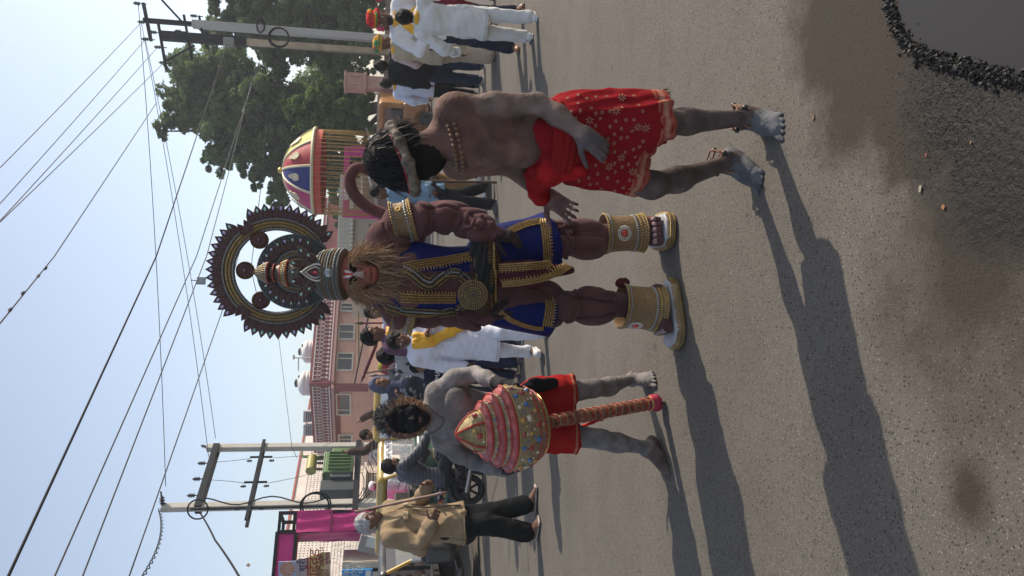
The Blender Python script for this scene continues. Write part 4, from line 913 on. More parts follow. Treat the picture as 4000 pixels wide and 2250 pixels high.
for i in range(52):
    a_ = 2*pi*i/52+random.uniform(-.03, .03); o_ = mobj('fringe_string', fr, None, um_); o_.location = (cos(a_)*ru*.985, sin(a_)*ru*.985, zr-.02); o_.scale = (1, 1, random.uniform(.93, 1.02)); o_.rotation_euler = (random.uniform(-.015, .015), random.uniform(-.015, .015), 0)
# ================================================================== PEOPLE: body, clothes, hair
skin_m = M('skin', attr=True, rough=.55, spec=.18, noise=(22, .10), bump=(60, .08))
cloth_m = M('cloth', attr=True, rough=.9, spec=.06, noise=(7, .06), bump=(24, .12))
hair_m = M('dark_hair', (.007, .006, .006), .6, spec=.12, noise=(40, .4), bump=(70, .5))
leather_m = M('leather', attr=True, rough=.5, noise=(15, .15))
SK = (.20, .105, .062); SKD = (.13, .068, .042)
def mul(c, k): return tuple(x*k for x in c)
def ax3(l, f, u): return np.array([[l[0], f[0], u[0]], [l[1], f[1], u[1]], [l[2], f[2], u[2]]], np.float32)
def hframe(f, u):
    f = V(f).normalized(); u = V(u); l = u.cross(f).normalized(); u = f.cross(l).normalized(); return l, f, u
def head(S_, c, f, u, s=1.0, skin=SK, lips=None, eyes=True, beard=None, detail=True, eyec=(.55, .5, .46)):
    l, f, u = hframe(f, u); c = V(c); m = ax3(l, f, u)
    def p(a, b, d): return c+(l*a+f*b+u*d)*s
    def r3(*r): return [x*s for x in r]
    k = .03*s
    S_.ell(p(0, -.012, .022), r3(.073, .092, .098), k, skin, rot=m); S_.ell(p(0, .03, -.05), r3(.054, .058, .058), .045*s, skin, rot=m)
    S_.ell(p(0, .066, -.094), r3(.024, .020, .018), .03*s, skin, rot=m)
    for t in (-1, 1):
        S_.ell(p(t*.040, .055, -.022), r3(.026, .026, .028), k, skin, rot=m); S_.ell(p(t*.076, -.008, -.006), r3(.011, .020, .032), .012*s, skin, rot=m)
    S_.cone(p(-.038, .075, .034), p(.038, .075, .034), .012*s, None, .02*s, skin)
    S_.cone(p(0, .082, .018), p(0, .107, -.026), .008*s, .0125*s, .016*s, skin)
    for t in (-1, 1): S_.ell(p(t*.013, .094, -.030), r3(.009, .010, .008), .008*s, skin, rot=m)
    S_.ell(p(0, .084, -.058), r3(.026, .011, .009), .012*s, lips or mul(skin, .8), rot=m); S_.ell(p(0, .082, -.071), r3(.021, .011, .008), .010*s, lips or mul(skin, .85), rot=m)
    if detail:
        for t in (-1, 1): S_.ell(p(t*.031, .093, .008), r3(.019, .013, .011), .012*s, skin, 'd', m); S_.ell(p(t*.031, .072, .007), r3(.0135, .0135, .0125), .004*s, eyec, rot=m)
    if eyes:
        for t in (-1, 1):
            S_.paint(p(t*.031, .088, .007), r3(.0062, .02, .0075), (.012, .008, .006), m)
            S_.paint(p(t*.031, .09, .018), r3(.018, .03, .0035), (.02, .014, .012), m); S_.paint(p(t*.033, .09, .034), r3(.020, .035, .005), (.015, .011, .01), m)
    S_.paint(p(0, .10, -.0645), r3(.024, .03, .0022), mul(skin, .25), m)
    if beard:
        S_.ell(p(0, .05, -.075), r3(.056, .056, .048), .02*s, beard, rot=m); S_.ell(p(0, .088, -.047), r3(.030, .012, .009), .01*s, beard, rot=m)
def mous(S_, c, f, u, s, colr):
    l, f, u = hframe(f, u); m = ax3(l, f, u); S_.ell(V(c)+(f*.092-u*.046)*s, [.030*s, .010*s, .008*s], .008, colr, rot=m)
def hair_cap(c, f, u, s, h, c_=(.012, .010, .010), low=-.05, thick=.014, parent=None, mat=None, seed=1, amp=.006, name='hair', front=0.0):
    l, f, u = hframe(f, u); c = V(c); m = ax3(l, f, u); S_ = SDF(); t = thick
    def p(a, b, d): return c+(l*a+f*b+u*d)*s
    S_.ell(p(0, -.014, .026), [(.073+t)*s, (.092+t)*s, (.098+t)*s], .01, c_, rot=m)
    S_.ell(p(0, .115+front, -.045), [.085*s, .085*s, .108*s], .02*s, None, 'd', m)
    for q in (-1, 1): S_.ell(p(q*.085, .035, -.045), [.03*s, .05*s, .05*s], .01, None, 'd', m)
    S_.cut(p(0, 0, low), -u+f*.35)
    me = S_.mesh(h, name, disp=lambda q: amp*npnoise(q, 90, seed)+amp*.6*npnoise(q, 190, seed+1)); return mobj(name, me, mat or hair_m, parent)
def hand(S_, w_, d, t, n_, s=1.0, curl=.35, skin=SK, tip=None, spread=0.0, thumb=.0):
    """palm from the wrist along d, thumb on side t, palm facing n_"""
    d = V(d).normalized(); t = V(t); t = (t-d*t.dot(d)).normalized(); n_ = V(n_); n2 = d.cross(t); n_ = n2 if n2.dot(n_) > 0 else -n2; w_ = V(w_)
    S_.box(w_+d*.046*s, [.037*s, .046*s, .014*s], .012*s, .012*s, skin, rot=ax3(t, d, n_)); S_.cone(w_, w_+d*.03*s, .025*s, .027*s, .02*s, skin, n=n_, f=1.4)
    for i, (o, L_) in enumerate(((.029, .070), (.010, .080), (-.010, .074), (-.028, .057))):
        b = w_+(d*.086+t*o)*s; dd = (d+t*(o*8*(spread+.05))).normalized(); a = curl*(.75+.12*i); r_ = .0092-.0006*i
        for j, fr_ in enumerate((.45, .30, .25)):
            nd = (dd*cos(a)+n_*sin(a)).normalized(); e = b+nd*L_*fr_*s; S_.cone(b, e, r_*s, (r_-.0008)*s, .006*s, (tip if (tip and j == 2) else skin)); b = e; a += curl*1.1; r_ -= .0008
    b = w_+(d*.022+t*.030)*s; dd = (d*.62+t*(.75-thumb)+n_*(.25+.5*thumb)).normalized()
    for L_, r_ in ((.042, .0125), (.032, .0105), (.024, .009)):
        e = b+dd*L_*s; S_.cone(b, e, r_*s, (r_-.0012)*s, .008*s, skin); b = e; dd = (dd+d*.25+n_*curl*.3).normalized()
def foot(S_, an, f, side, s=1.0, skin=SK, up=V((0, 0, 1)), nail=None):
    """bare foot: ankle an, pointing f, side = direction of the big toe"""
    f = V(f).normalized(); u = V(up); l = V(side); l = (l-f*l.dot(f)).normalized(); u = (u-f*u.dot(f)-l*u.dot(l)).normalized(); an = V(an)
    q = lambda a, b, c: an+(l*a+f*b+u*c)*s
    S_.ell(q(0, -.040, -.052), [.032*s, .040*s, .032*s], .03*s, skin, rot=ax3(l, f, u)); S_.cone(q(0, .0, -.012), q(.006, .075, -.052), .036*s, .030*s, .035*s, skin)
    S_.cone(q(.004, .06, -.060), q(.006, .132, -.070), .034*s, .024*s, .03*s, skin, n=l, f=.80); S_.cone(q(-.012, -.02, -.066), q(-.024, .11, -.072), .022*s, .020*s, .02*s, skin)
    for i, (a, b, r_, L_) in enumerate(((.031, .138, .0135, .047), (.008, .147, .0088, .043), (-.0105, .140, .0084, .038), (-.0275, .128, .0080, .032), (-.042, .112, .0078, .026))):
        S_.cone(q(a*.9, b-.02, -.070), q(a*1.08, b+L_*.5, -.073), r_*s, r_*s*1.0, .003*s, skin); S_.cone(q(a*1.08, b+L_*.5, -.073), q(a*1.1, b+L_, -.079), r_*s, r_*s*.95, .003*s, skin)
    for t in (-1, 1): S_.ell(q(t*.036, -.005, .0), [.012*s]*3, .02*s, skin)
def shoe(S_, an, f, s=1.0, c=(.5, .5, .5), sole=(.05, .05, .05)):
    f = V(f).normalized(); l = V((0, 0, 1)).cross(f).normalized(); an = V(an); u = V((0, 0, 1)); q = lambda a, b, d: an+(l*a+f*b+u*d)*s
    S_.cone(q(0, -.045, -.045), q(0, .13, -.062), .042*s, .036*s, .02, c); S_.cone(q(0, -.02, -.02), q(0, .02, .03), .043*s, .043*s, .03, c); S_.ell(q(0, .15, -.062), [.04*s, .05*s, .028*s], .02, c, rot=ax3(l, f, u))
    S_.box(q(0, .05, -.088), [.044*s, .145*s, .013*s], .012, .004, sole, rot=ax3(l, f, u))

def pose(H=1.7, arms=None, stride=0.0, lean=0.0, hipw=1.0, headf=(0, -1, 0), headu=(0, 0, 1), sway=0.0, turn=0.0, spread=1.0):
    """joints in the person's own frame: faces -Y, left side is +X"""
    k = H/1.7; J = {'k': k}
    J['pelvis'] = V((sway*.3, 0, .93))*k; J['waist'] = V((sway*.6, -lean*.12, 1.06))*k; J['chest'] = V((sway, -lean*.30, 1.27))*k; J['neck'] = V((sway, -lean*.42, 1.43))*k
    J['head'] = J['neck']+(V(headf)*.02+V(headu)*.145+V((0, -lean*.1, 0)))*k; J['hf'] = V(headf).normalized(); J['hu'] = V(headu)
    arms = arms or {}; rotm = Matrix.Rotation(turn, 3, 'Z')
    for sd, s_ in (('L', 1), ('R', -1)):
        J['sh'+sd] = J['neck']+rotm @ V((s_*.178, .0, -.045))*k
        ua, fa = arms.get(sd, ((s_*.18, .06, -1), (s_*.08, -.22, -1)))
        J['el'+sd] = J['sh'+sd]+V(ua).normalized()*.285*k; J['wr'+sd] = J['el'+sd]+V(fa).normalized()*.245*k
        J['hd'+sd] = V(fa).normalized()
        J['hip'+sd] = J['pelvis']+V((s_*.088*hipw, 0, -.03))*k
        st = s_*stride
        J['an'+sd] = V((s_*.10*spread, -st*.30, .085+(.05 if st < -.4 else 0)))*k; kn = J['hip'+sd].lerp(J['an'+sd], .5); J['kn'+sd] = kn+V((0, -.035-.05*abs(st), .01))*k
        J['ft'+sd] = V((s_*.22, -1, 0)).normalized()
    return J
def skin_body(J, skin=SK, fat=1.0, bare=False, hands=True, curl=.4, headkw=None, lower=True):
    k = J['k']; S_ = SDF(); f = V((0, 1, 0)); fl = 1.45; c = skin; hs = k
    S_.cone(J['pelvis'], J['waist'], .135*k*fat, .118*k*fat, .05, c, n=f, f=fl); S_.cone(J['waist'], J['chest'], .118*k*fat, .148*k*fat, .05, c, n=f, f=fl)
    S_.cone(J['chest'], J['neck']-V((0, 0, .06*k)), .148*k*fat, .085*k, .05, c, n=f, f=fl); S_.cone(J['neck']-V((0, 0, .04*k)), J['head']-J['hu']*.05*k, .056*k, .050*k, .03, c)
    for sd in 'LR':
        S_.cone(J['neck']-V((0, 0, .04*k)), J['sh'+sd], .05*k, .056*k, .05, c); S_.cone(J['sh'+sd], J['el'+sd], .050*k, .038*k, .03, c); S_.chain([J['el'+sd], J['el'+sd].lerp(J['wr'+sd], .3), J['wr'+sd]], [.037*k, .039*k, .025*k], .02, c)
        if hands:
            d = J['hd'+sd]; inn = V((-1 if sd == 'L' else 1, 0, 0)); t = V((0, -1, 0)) if abs(d.y) < .8 else V((0, 0, 1)); hand(S_, J['wr'+sd], d, t, inn, 1.0*k, curl, c)
        if lower:
            S_.cone(J['hip'+sd], J['kn'+sd], .082*k*fat, .054*k, .05, c); S_.chain([J['kn'+sd], J['kn'+sd].lerp(J['an'+sd], .3)+V((0, .015*k, 0)), J['an'+sd]], [.052*k, .053*k, .034*k], .03, c)
            if bare: foot(S_, J['an'+sd], J['ft'+sd], V((-1 if sd == 'L' else 1, 0, 0)), k, c)
            else: S_.cone(J['an'+sd], J['an'+sd]+J['ft'+sd]*.1*k-V((0, 0, .05*k)), .032*k, .028*k, .02, c)
    head(S_, J['head'], J['hf'], J['hu'], k*1.0, c, **(headkw or {})); return S_
def folds(seed, amp=.007, fz=28.):
    def fn(p):
        q = p*np.array([1, 1, .30]); a = npnoise(q, fz*1.15, seed); b = npnoise(p*np.array([1, 1, 1.6]), fz*1.3, seed+5); return amp*1.7*(.75-1.5*np.abs(a)+.45*b)
    return fn
def upper(J, c, infl=.02, sleeve=1.0, hem=.78, flare=.0, collar=None, fat=1.0, c2=None, open_=None, cuff=None):
    """shirt / kurta / jacket: hem = height of its lower edge as a share of 1.7 m body height"""
    k = J['k']; S_ = SDF(); f = V((0, 1, 0)); fl = 1.36; i = infl*k
    low = V((J['pelvis'].x, J['pelvis'].y, hem*k)); rl = (.150*fat+flare)*k+i
    S_.cone(J['waist'], J['chest'], .128*k*fat+i, .152*k*fat+i, .05, c, n=f, f=fl); S_.cone(J['chest'], J['neck']-V((0, 0, .05*k)), .152*k*fat+i, .085*k+i*.5, .05, c, n=f, f=fl)
    S_.cone(J['waist'], J['pelvis'], .128*k*fat+i, .148*k*fat+i, .05, c, n=f, f=fl); S_.cone(J['pelvis'], low-V((0, 0, .1*k)), .148*k*fat+i, rl, .05, c, n=f, f=fl*.94)
    for sd in 'LR':
        S_.cone(J['neck']-V((0, 0, .035*k)), J['sh'+sd], .048*k+i, .060*k+i*.7, .05, c)
        if sleeve > 0:
            S_.cone(J['sh'+sd], J['el'+sd] if sleeve >= .5 else J['sh'+sd].lerp(J['el'+sd], sleeve*2), .056*k+i*.7, .046*k+i*.8, .035, c)
            if sleeve > .5: S_.cone(J['el'+sd], J['el'+sd].lerp(J['wr'+sd], (sleeve-.5)*2*.97), .046*k+i*.8, .034*k+i*.7, .025, c); 
            if cuff: S_.cone(J['el'+sd].lerp(J['wr'+sd], .88), J['el'+sd].lerp(J['wr'+sd], .97), .036*k+i*.75, .036*k+i*.75, .006, cuff)
    if collar is not None: S_.cone(J['neck']-V((0, 0, .05*k)), J['neck']+V((0, -.005, .015*k)), .070*k, .060*k, .012, collar)
    zh = hem*k; dk_ = mul(c, .62); S_.pf.append((lambda p: np.abs(p[:, 2]-zh-.030*k) < .0045, dk_)); S_.pf.append((lambda p: (np.abs(p[:, 1]-.012) < .005) & (p[:, 2] < 1.2*k) & (np.abs(p[:, 0]) > .09*k), dk_)); xn = J['neck'].x; S_.pf.append((lambda p: (np.abs(p[:, 0]-xn) < .0045) & (p[:, 1] < -.04) & (p[:, 2] > 1.0*k), dk_))
    S_.cut((0, 0, hem*k), (0, 0, -1)); return S_
def lower_(J, c, infl=.016, wide=.0, length=1.0, fat=1.0):
    k = J['k']; S_ = SDF(); f = V((0, 1, 0)); i = infl*k
    S_.cone(J['pelvis']+V((0, 0, .06*k)), J['pelvis']-V((0, 0, .06*k)), .132*k*fat+i, .140*k*fat+i, .05, c, n=f, f=1.36)
    for sd in 'LR':
        e = J['kn'+sd].lerp(J['an'+sd], length*.96); S_.cone(J['hip'+sd]-V((0, 0, .02)), J['kn'+sd], .088*k*fat+i, .060*k+i+wide*k*.5, .05, c); S_.cone(J['kn'+sd], e, .060*k+i+wide*k*.5, .046*k+i+wide*k, .03, c)
    return S_
PEOPLE = []
def person(label, loc, rz, H=1.7, J=None, skin=SK, top=None, bottom=None, shoes=None, hair=True, h=.012, group=None, headkw=None, curl=.45, fat=1.0, extra=None, seed=None, hairkw=None, cat='person'):
    global PEOPLE
    seed = seed or len(PEOPLE)+3; J = J or pose(H); root = empty('person', (loc[0], loc[1], loc[2] if len(loc) > 2 else 0), rz, label, cat, group); PEOPLE.append(root)
    B = skin_body(J, skin, .93*fat, bare=(shoes is None), headkw=headkw, curl=curl); mobj('body', B.mesh(h, 'body'), skin_m, root)
    if bottom: mobj(bottom.pop('name', 'trousers'), lower_(J, fat=fat, **bottom).mesh(h, 'trousers', folds(seed, .006)), cloth_m, root)
    if top:
        nm = top.pop('name', 'shirt'); paint = top.pop('paint', None); amp = top.pop('amp', .007); S_ = upper(J, fat=fat, **top)
        if paint: paint(S_, J)
        mobj(nm, S_.mesh(h, nm, folds(seed+20, amp)), cloth_m, root)
    if shoes:
        for sd in 'LR':
            S_ = SDF(); shoe(S_, J['an'+sd], J['ft'+sd], J['k'], *shoes); S_.cut((0, 0, .0), (0, 0, -1)); mobj('shoe', S_.mesh(.008, 'shoe'), leather_m, root)
    if hair: hair_cap(J['head'], J['hf'], J['hu'], J['k'], h*.8, parent=root, seed=seed, **(hairkw or {}))
    if extra: extra(root, J)
    return root
# ---- worn pieces
yel = M('saffron_cloth', (.72, .36, .018), .7, noise=(6, .1), bump=(35, .2), sheen=.2)
def scarf(root, J, tail=((.06, -.16, -.25),), c=None, seed=0, name='scarf', r=.034):
    k = J['k']; n = J['neck']; S_ = SDF(); col_ = c or (.72, .36, .018)
    P = [n+V((sin(a)*.082, -cos(a)*.080-.005, .005+.028*(1-cos(a))*.8-.03))*k for a in np.linspace(0, 2*pi, 13)]
    S_.chain(P, [r*k*.8]*13, .02, col_); kn = n+V((0, -.105, -.055))*k; S_.ell(kn, [.035*k, .03*k, .035*k], .02, col_)
    for q in tail:
        e = kn; e2 = kn+V(q)*k; mid = e.lerp(e2, .5)+V((0, -.02, 0))*k; S_.cone(e, mid, .028*k, .045*k, .02, col_, n=(0, 1, 0), f=2.2); S_.cone(mid, e2, .045*k, .05*k, .02, col_, n=(0, 1, 0), f=2.4)
    return mobj(name, S_.mesh(.009, name, folds(seed+41, .006, 45)), yel if c is None else cloth_m, root)
def turban(root, J, cols, seed=0):
    k = J['k']; l, f, u = hframe(J['hf'], J['hu']); m = ax3(l, f, u); S_ = SDF(); c = J['head']+u*.05*k
    for i in range(7):
        a = i*.9; t = .012*i; o = c+u*(t+.0)*k; S_.ell(o+(l*cos(a)+f*sin(a))*.012*k, [.107*k-.004*i*k, .122*k-.004*i*k, .028*k], .008, cols[i % len(cols)], rot=ax3(*hframe(f+l*.12*cos(a), u+l*.16*sin(a)+f*.1*cos(a))))
    S_.ell(c+u*.075*k, [.085*k, .095*k, .04*k], .02, cols[0], rot=m); S_.cone(c+u*.06*k-l*.06*k-f*.06*k, c+u*.06*k+l*.06*k-f*.07*k, .035*k, .04*k, .02, cols[1 % len(cols)])
    return mobj('turban', S_.mesh(.009, 'turban', folds(seed+9, .004, 80)), cloth_m, root)
# ================================================================== CENTRAL FIGURE: muscular brown costume with jewelled halo
from mathutils.bvhtree import BVHTree
class Drape:
    """finds where a sight line meets a finished mesh, so trims can lie on it"""
    def __init__(s, objs, O_):
        s.O = V(O_); vs_ = []; fs = []
        for o in (objs if isinstance(objs, (list, tuple)) else [objs]):
            b = len(vs_); vs_ += [v.co.copy() for v in o.data.vertices]; fs += [tuple(i+b for i in p.vertices) for p in o.data.polygons]
        s.t = BVHTree.FromPolygons(vs_, fs)
    def hit(s, px, py):
        o = V((0, 0, CH))-s.O; h = s.t.ray_cast(o, ray(px, py).normalized()); return (h[0], h[1] if h[1].dot(ray(px, py)) < 0 else -h[1]) if h[0] is not None else None
    def trail(s, pts, step, closed=False):
        """evenly spaced (point, normal, tangent) along a pixel polyline"""
        P = []; n = len(pts)
        for i in range(n if closed else n-1):
            a = pts[i]; b = pts[(i+1) % n]; k = max(2, int(math.hypot(b[0]-a[0], b[1]-a[1])/2.0))
            for j in range(k):
                h = s.hit(a[0]+(b[0]-a[0])*j/k, a[1]+(b[1]-a[1])*j/k)
                if h: P.append(h)
        out = []; acc = step
        for i in range(1, len(P)):
            d = (P[i][0]-P[i-1][0]).length; acc += d
            if d > .05: acc = step; continue
            if acc >= step: out.append((P[i][0], P[i][1], (P[i][0]-P[i-1][0]).normalized())); acc = 0
        return out
def spline(pts, n=6):
    out = []; P = [pts[0]]+list(pts)+[pts[-1]]
    for i in range(1, len(P)-2):
        for j in range(n):
            t = j/n; q = []
            for d in range(len(pts[0])):
                a, b, c, e = P[i-1][d], P[i][d], P[i+1][d], P[i+2][d]
                q.append(.5*(2*b+(c-a)*t+(2*a-5*b+4*c-e)*t*t+(3*b-a-3*c+e)*t**3))
            out.append(tuple(q))
    out.append(tuple(pts[-1])); return out
def o3(t, n): t = V(t).normalized(); n = V(n); n = (n-t*n.dot(t)).normalized(); b = n.cross(t); return Matrix(((t.x, b.x, n.x), (t.y, b.y, n.y), (t.z, b.z, n.z)))
gold = M('gold_bead', (.42, .29, .10), .38, metal=.75, noise=(60, .3)); silver = M('silver_bead', (.33, .345, .34), .35, metal=.7, noise=(50, .25)); pearl = M('pearl', (.66, .62, .55), .3)
lace = M('gold_lace', (.17, .088, .026), .6, metal=.2, noise=(120, .6), bump=(160, .9)); cordg = M('gold_cord', (.42, .27, .09), .45, metal=.5, noise=(90, .5)); tanl = M('tan_leather', (.215, .135, .065), .5, metal=.25, noise=(14, .2), bump=(70, .3))
ruby = M('ruby', (.5, .012, .012), .12, coat=1); irid = M('opal_gem', (.30, .52, .46), .08, metal=.3, coat=1); opal2 = M('lilac_gem', (.40, .38, .58), .08, metal=.3, coat=1)
def bead_row(name, tr, r, mat, parent, off=.5, flat=1.0, kind=True):
    m = MB()
    for p, n, t in tr: m.ball(p+n*r[2]*off, r, 6, 4, o3(t, n))
    if not tr: return None
    o = m.build(name, mat, parent, smooth=True, auto=False); o['kind'] = 'stuff'; return o
def band(name, tr, w0, w1, th, mat, parent, ridge=5):
    """raised woven ribbon lying on the surface; w0,w1 = extents either side of the line"""
    m = MB(); vs_ = []; R_ = ridge
    for p, n, t in tr:
        b = n.cross(t).normalized()
        for j in range(R_+1):
            u = j/R_; vs_.append(p+b*(w0+(w1-w0)*u)+n*(th*(.45 if j in (0, R_) else (1.0 if j % 2 else .6))))
    k = R_+1; fs = [(i*k+j, i*k+j+1, (i+1)*k+j+1, (i+1)*k+j) for i in range(len(tr)-1) for j in range(R_) if (tr[i+1][0]-tr[i][0]).length < .05]
    if not fs: return None
    return m.add(vs_, fs).build(name, mat, parent, smooth=True, auto=False)
HO = V((.08, 3.75, 0)); Yh = 3.75
han = empty('person', HO, 0, 'performer in a muscular brown costume with blue vest and huge jewelled halo crown', 'person')
def c3(x, y, d=0.): return at(1300+.5823*x, 700+.5823*y, Yh+d)-HO
def p3(x, y): return (1300+.5823*x, 700+.5823*y)
def c1(x, y, d=0.): return at(700+.5047*x, 700+.5047*y, Yh+d)-HO
def p1(x, y): return (700+.5047*x, 700+.5047*y)
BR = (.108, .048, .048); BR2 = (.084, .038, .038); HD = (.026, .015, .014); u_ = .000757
B = SDF(); K = .016
fY = V((0, 1, 0))
B.cone(c3(1150, 650), c3(930, 665), .135, .125, .05, BR, n=fY, f=1.35); B.cone(c3(930, 665), c3(560, 680), .125, .158, .05, BR, n=fY, f=1.35); B.cone(c3(560, 680), c3(330, 690), .158, .11, .05, BR, n=fY, f=1.3)
B.cone(c3(340, 690), c3(190, 665), .065, .06, .03, BR)
# pectorals under the vest
for y in (600, 760): B.ell(c3(520, y, -.09), [.075, .05, .07], .03, BR)
# arm on the right of the picture's upright view
A = [(335, 400, .02), (470, 285, .0), (600, 262, -.02), (745, 262, -.04), (880, 290, -.06), (1010, 325, -.09), (1085, 362, -.11)]
B.ell(c3(335, 385, .0), [0.075, 0.079, 0.071], .02, BR); B.ell(c3(400, 445, -.04), [0.059, 0.063, 0.094], .015, BR); B.cone(c3(300, 480), c3(340, 400), .06, .07, .04, BR)
B.ell(c3(500, 280, .0), [0.089, 0.084, 0.120], .02, BR); B.ell(c3(600, 268, -.03), [0.088, 0.084, 0.073], .012, BR); B.ell(c3(760, 262, -.03), [0.082, 0.079, 0.088], .010, BR); B.ell(c3(775, 190, -.0), [0.036, 0.053, 0.109], .006, BR)
B.ell(c3(890, 300, -.05), [0.073, 0.068, 0.078], .008, BR); B.ell(c3(925, 235, -.05), [0.034, 0.047, 0.083], .006, BR); B.ell(c3(990, 290, -.09), [0.043, 0.047, 0.073], .006, BR); B.ell(c3(985, 375, -.10), [0.045, 0.044, 0.064], .008, BR); B.cone(c3(960, 310, -.07), c3(1085, 362, -.10), .052, .040, .010, BR)
for (x, y) in ((930, 330), (985, 300), (1035, 310)): B.ell(c3(x, y, -.125), [0.024, 0.026, 0.042], .006, BR)
hand(B, c3(1075, 362, -.10), c3(1190, 385, -.13)-c3(1075, 362, -.10), V((-.7, -.6, 0)), V((-.3, .8, 0)), 1.0, .38, HD)
# arm on the left
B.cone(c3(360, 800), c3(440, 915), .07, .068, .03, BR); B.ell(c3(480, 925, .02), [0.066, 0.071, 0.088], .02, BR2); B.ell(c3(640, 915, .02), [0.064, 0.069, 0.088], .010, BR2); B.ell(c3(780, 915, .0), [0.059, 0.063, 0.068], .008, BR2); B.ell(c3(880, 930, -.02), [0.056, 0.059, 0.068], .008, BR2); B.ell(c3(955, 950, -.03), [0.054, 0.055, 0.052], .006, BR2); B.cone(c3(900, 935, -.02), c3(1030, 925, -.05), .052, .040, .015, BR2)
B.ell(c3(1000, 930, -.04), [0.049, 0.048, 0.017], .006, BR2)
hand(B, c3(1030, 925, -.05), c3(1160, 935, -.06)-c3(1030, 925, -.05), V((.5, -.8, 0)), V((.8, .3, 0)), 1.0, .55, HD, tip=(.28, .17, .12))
# legs
gA = gnd(2606, 905)-HO; gB = gnd(2645, 1225)-HO
dA = gA.y-.0; dB = gB.y+.02
B.cone(c3(1130, 520), c3(1500, 425, dA*.5), .105, .075, .04, BR); B.ell(c3(1430, 330, dA*.4), [0.054, 0.074, 0.083], .008, BR); B.ell(c3(1495, 450, dA*.4-.04), [0.077, 0.068, 0.050], .004, BR); B.ell(c3(1568, 430, dA*.5-.05), [0.083, 0.065, 0.042], .004, BR); B.ell(c3(1525, 330, dA*.45-.02), [0.043, 0.063, 0.047], .004, BR); B.ell(c3(1575, 310, dA*.5), [0.034, 0.053, 0.062], .006, BR)
B.ell(c3(1690, 435, dA*.7), [0.077, 0.082, 0.125], .005, BR); B.ell(c3(1680, 330, dA*.7), [0.054, 0.063, 0.114], .004, BR); B.ell(c3(1700, 475, dA*.7+.02), [0.054, 0.063, 0.104], .006, BR); B.cone(c3(1760, 390, dA*.8), c3(2050, 365, dA), .070, .055, .01, BR)
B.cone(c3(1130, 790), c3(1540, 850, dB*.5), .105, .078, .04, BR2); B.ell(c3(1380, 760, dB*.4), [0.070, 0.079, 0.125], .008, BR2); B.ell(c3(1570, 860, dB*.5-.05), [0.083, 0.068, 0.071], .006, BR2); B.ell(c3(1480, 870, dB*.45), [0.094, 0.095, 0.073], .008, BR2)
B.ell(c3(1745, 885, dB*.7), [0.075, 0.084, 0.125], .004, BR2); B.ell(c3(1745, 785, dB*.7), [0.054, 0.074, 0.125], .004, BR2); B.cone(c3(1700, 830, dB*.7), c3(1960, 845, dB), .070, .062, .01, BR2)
# costume feet with toes (brown, on the platform sandals)
SH = .058
fA = V((.02, -1, 0)).normalized(); fB = V((-.92, -.42, 0)).normalized()
def cfoot(g, f, side, br):
    f = V(f); l = V((f.y, -f.x, 0)); l = l if l.dot(V(side)) > 0 else -l; q = lambda a, b, z: g+l*a+f*b+V((0, 0, SH+z)); m = ax3(l, f, V((0, 0, 1)))
    B.box(q(0, -.03, .045), [.075, .115, .045], .04, .02, br, rot=m)
    for i, a in enumerate((.066, .033, .003, -.027, -.056)):
        r_ = (.022, .016, .016, .015, .014)[i]; B.box(q(a, .095-.008*i, .036), [r_*.92, .038, .026], .012, .003, br, rot=m); B.paint(q(a, .128-.008*i, .056), [r_*.7, .016, .012], (.34, .24, .22), m)
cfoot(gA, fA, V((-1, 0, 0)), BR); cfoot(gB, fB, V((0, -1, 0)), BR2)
# costume head: monkey muzzle, dark brows, forehead mark
hc = c1(1395, 735, -.055); hf = V((-.03, -1, -.10)).normalized(); l, f, u = hframe(hf, V((0, 0, 1))); hm = ax3(l, f, u); FC = (.30, .115, .085)
q = lambda a, b, d: hc+l*a+f*b+u*d
B.ell(q(0, -.05, .03), [.088, .10, .115], .03, FC, rot=hm); B.ell(q(0, .035, -.045), [.047, .045, .042], .03, (.26, .085, .06), rot=hm); B.ell(q(0, .068, -.033), [.036, .022, .020], .012, (.27, .09, .062), rot=hm); B.ell(q(0, .062, -.062), [.038, .022, .017], .008, (.27, .08, .058), rot=hm)
for t in (-1, 1): B.ell(q(t*.045, .03, .0), [.022, .024, .028], .02, FC, rot=hm); B.ell(q(t*.031, .052, .046), [.024, .012, .010], .012, FC, rot=hm); B.ell(q(t*.029, .052, .024), [.017, .014, .010], .01, FC, 'd', hm)
B.cone(q(0, .045, .035), q(0, .078, -.008), .010, .014, .012, (.40, .30, .26)); B.ell(q(0, .080, -.010), [.017, .013, .011], .008, (.34, .2, .17), rot=hm)
for t in (-1, 1):
    B.paint(q(t*.029, .05, .028), [.023, .04, .012], (.012, .010, .010), hm); B.paint(q(t*.036, .05, .044), [.022, .04, .008], (.015, .011, .010), hm)
    B.paint(q(t*.011, .06, .058), [.0055, .04, .022], (.72, .68, .66), ax3(*hframe(f, u+l*t*.28)))
B.paint(q(0, .06, .056), [.0045, .05, .026], (.5, .03, .03), hm); B.paint(q(0, .09, -.047), [.033, .03, .0028], (.07, .02, .018), hm)
for t in (-1, 1): B.paint(q(t*.008, .09, -.018), [.0035, .02, .0035], (.05, .02, .02), hm)
fur_m = M('costume_plush', attr=True, rough=.9, spec=.1, noise=(7, .26), bump=(200, .45), sheen=.10)
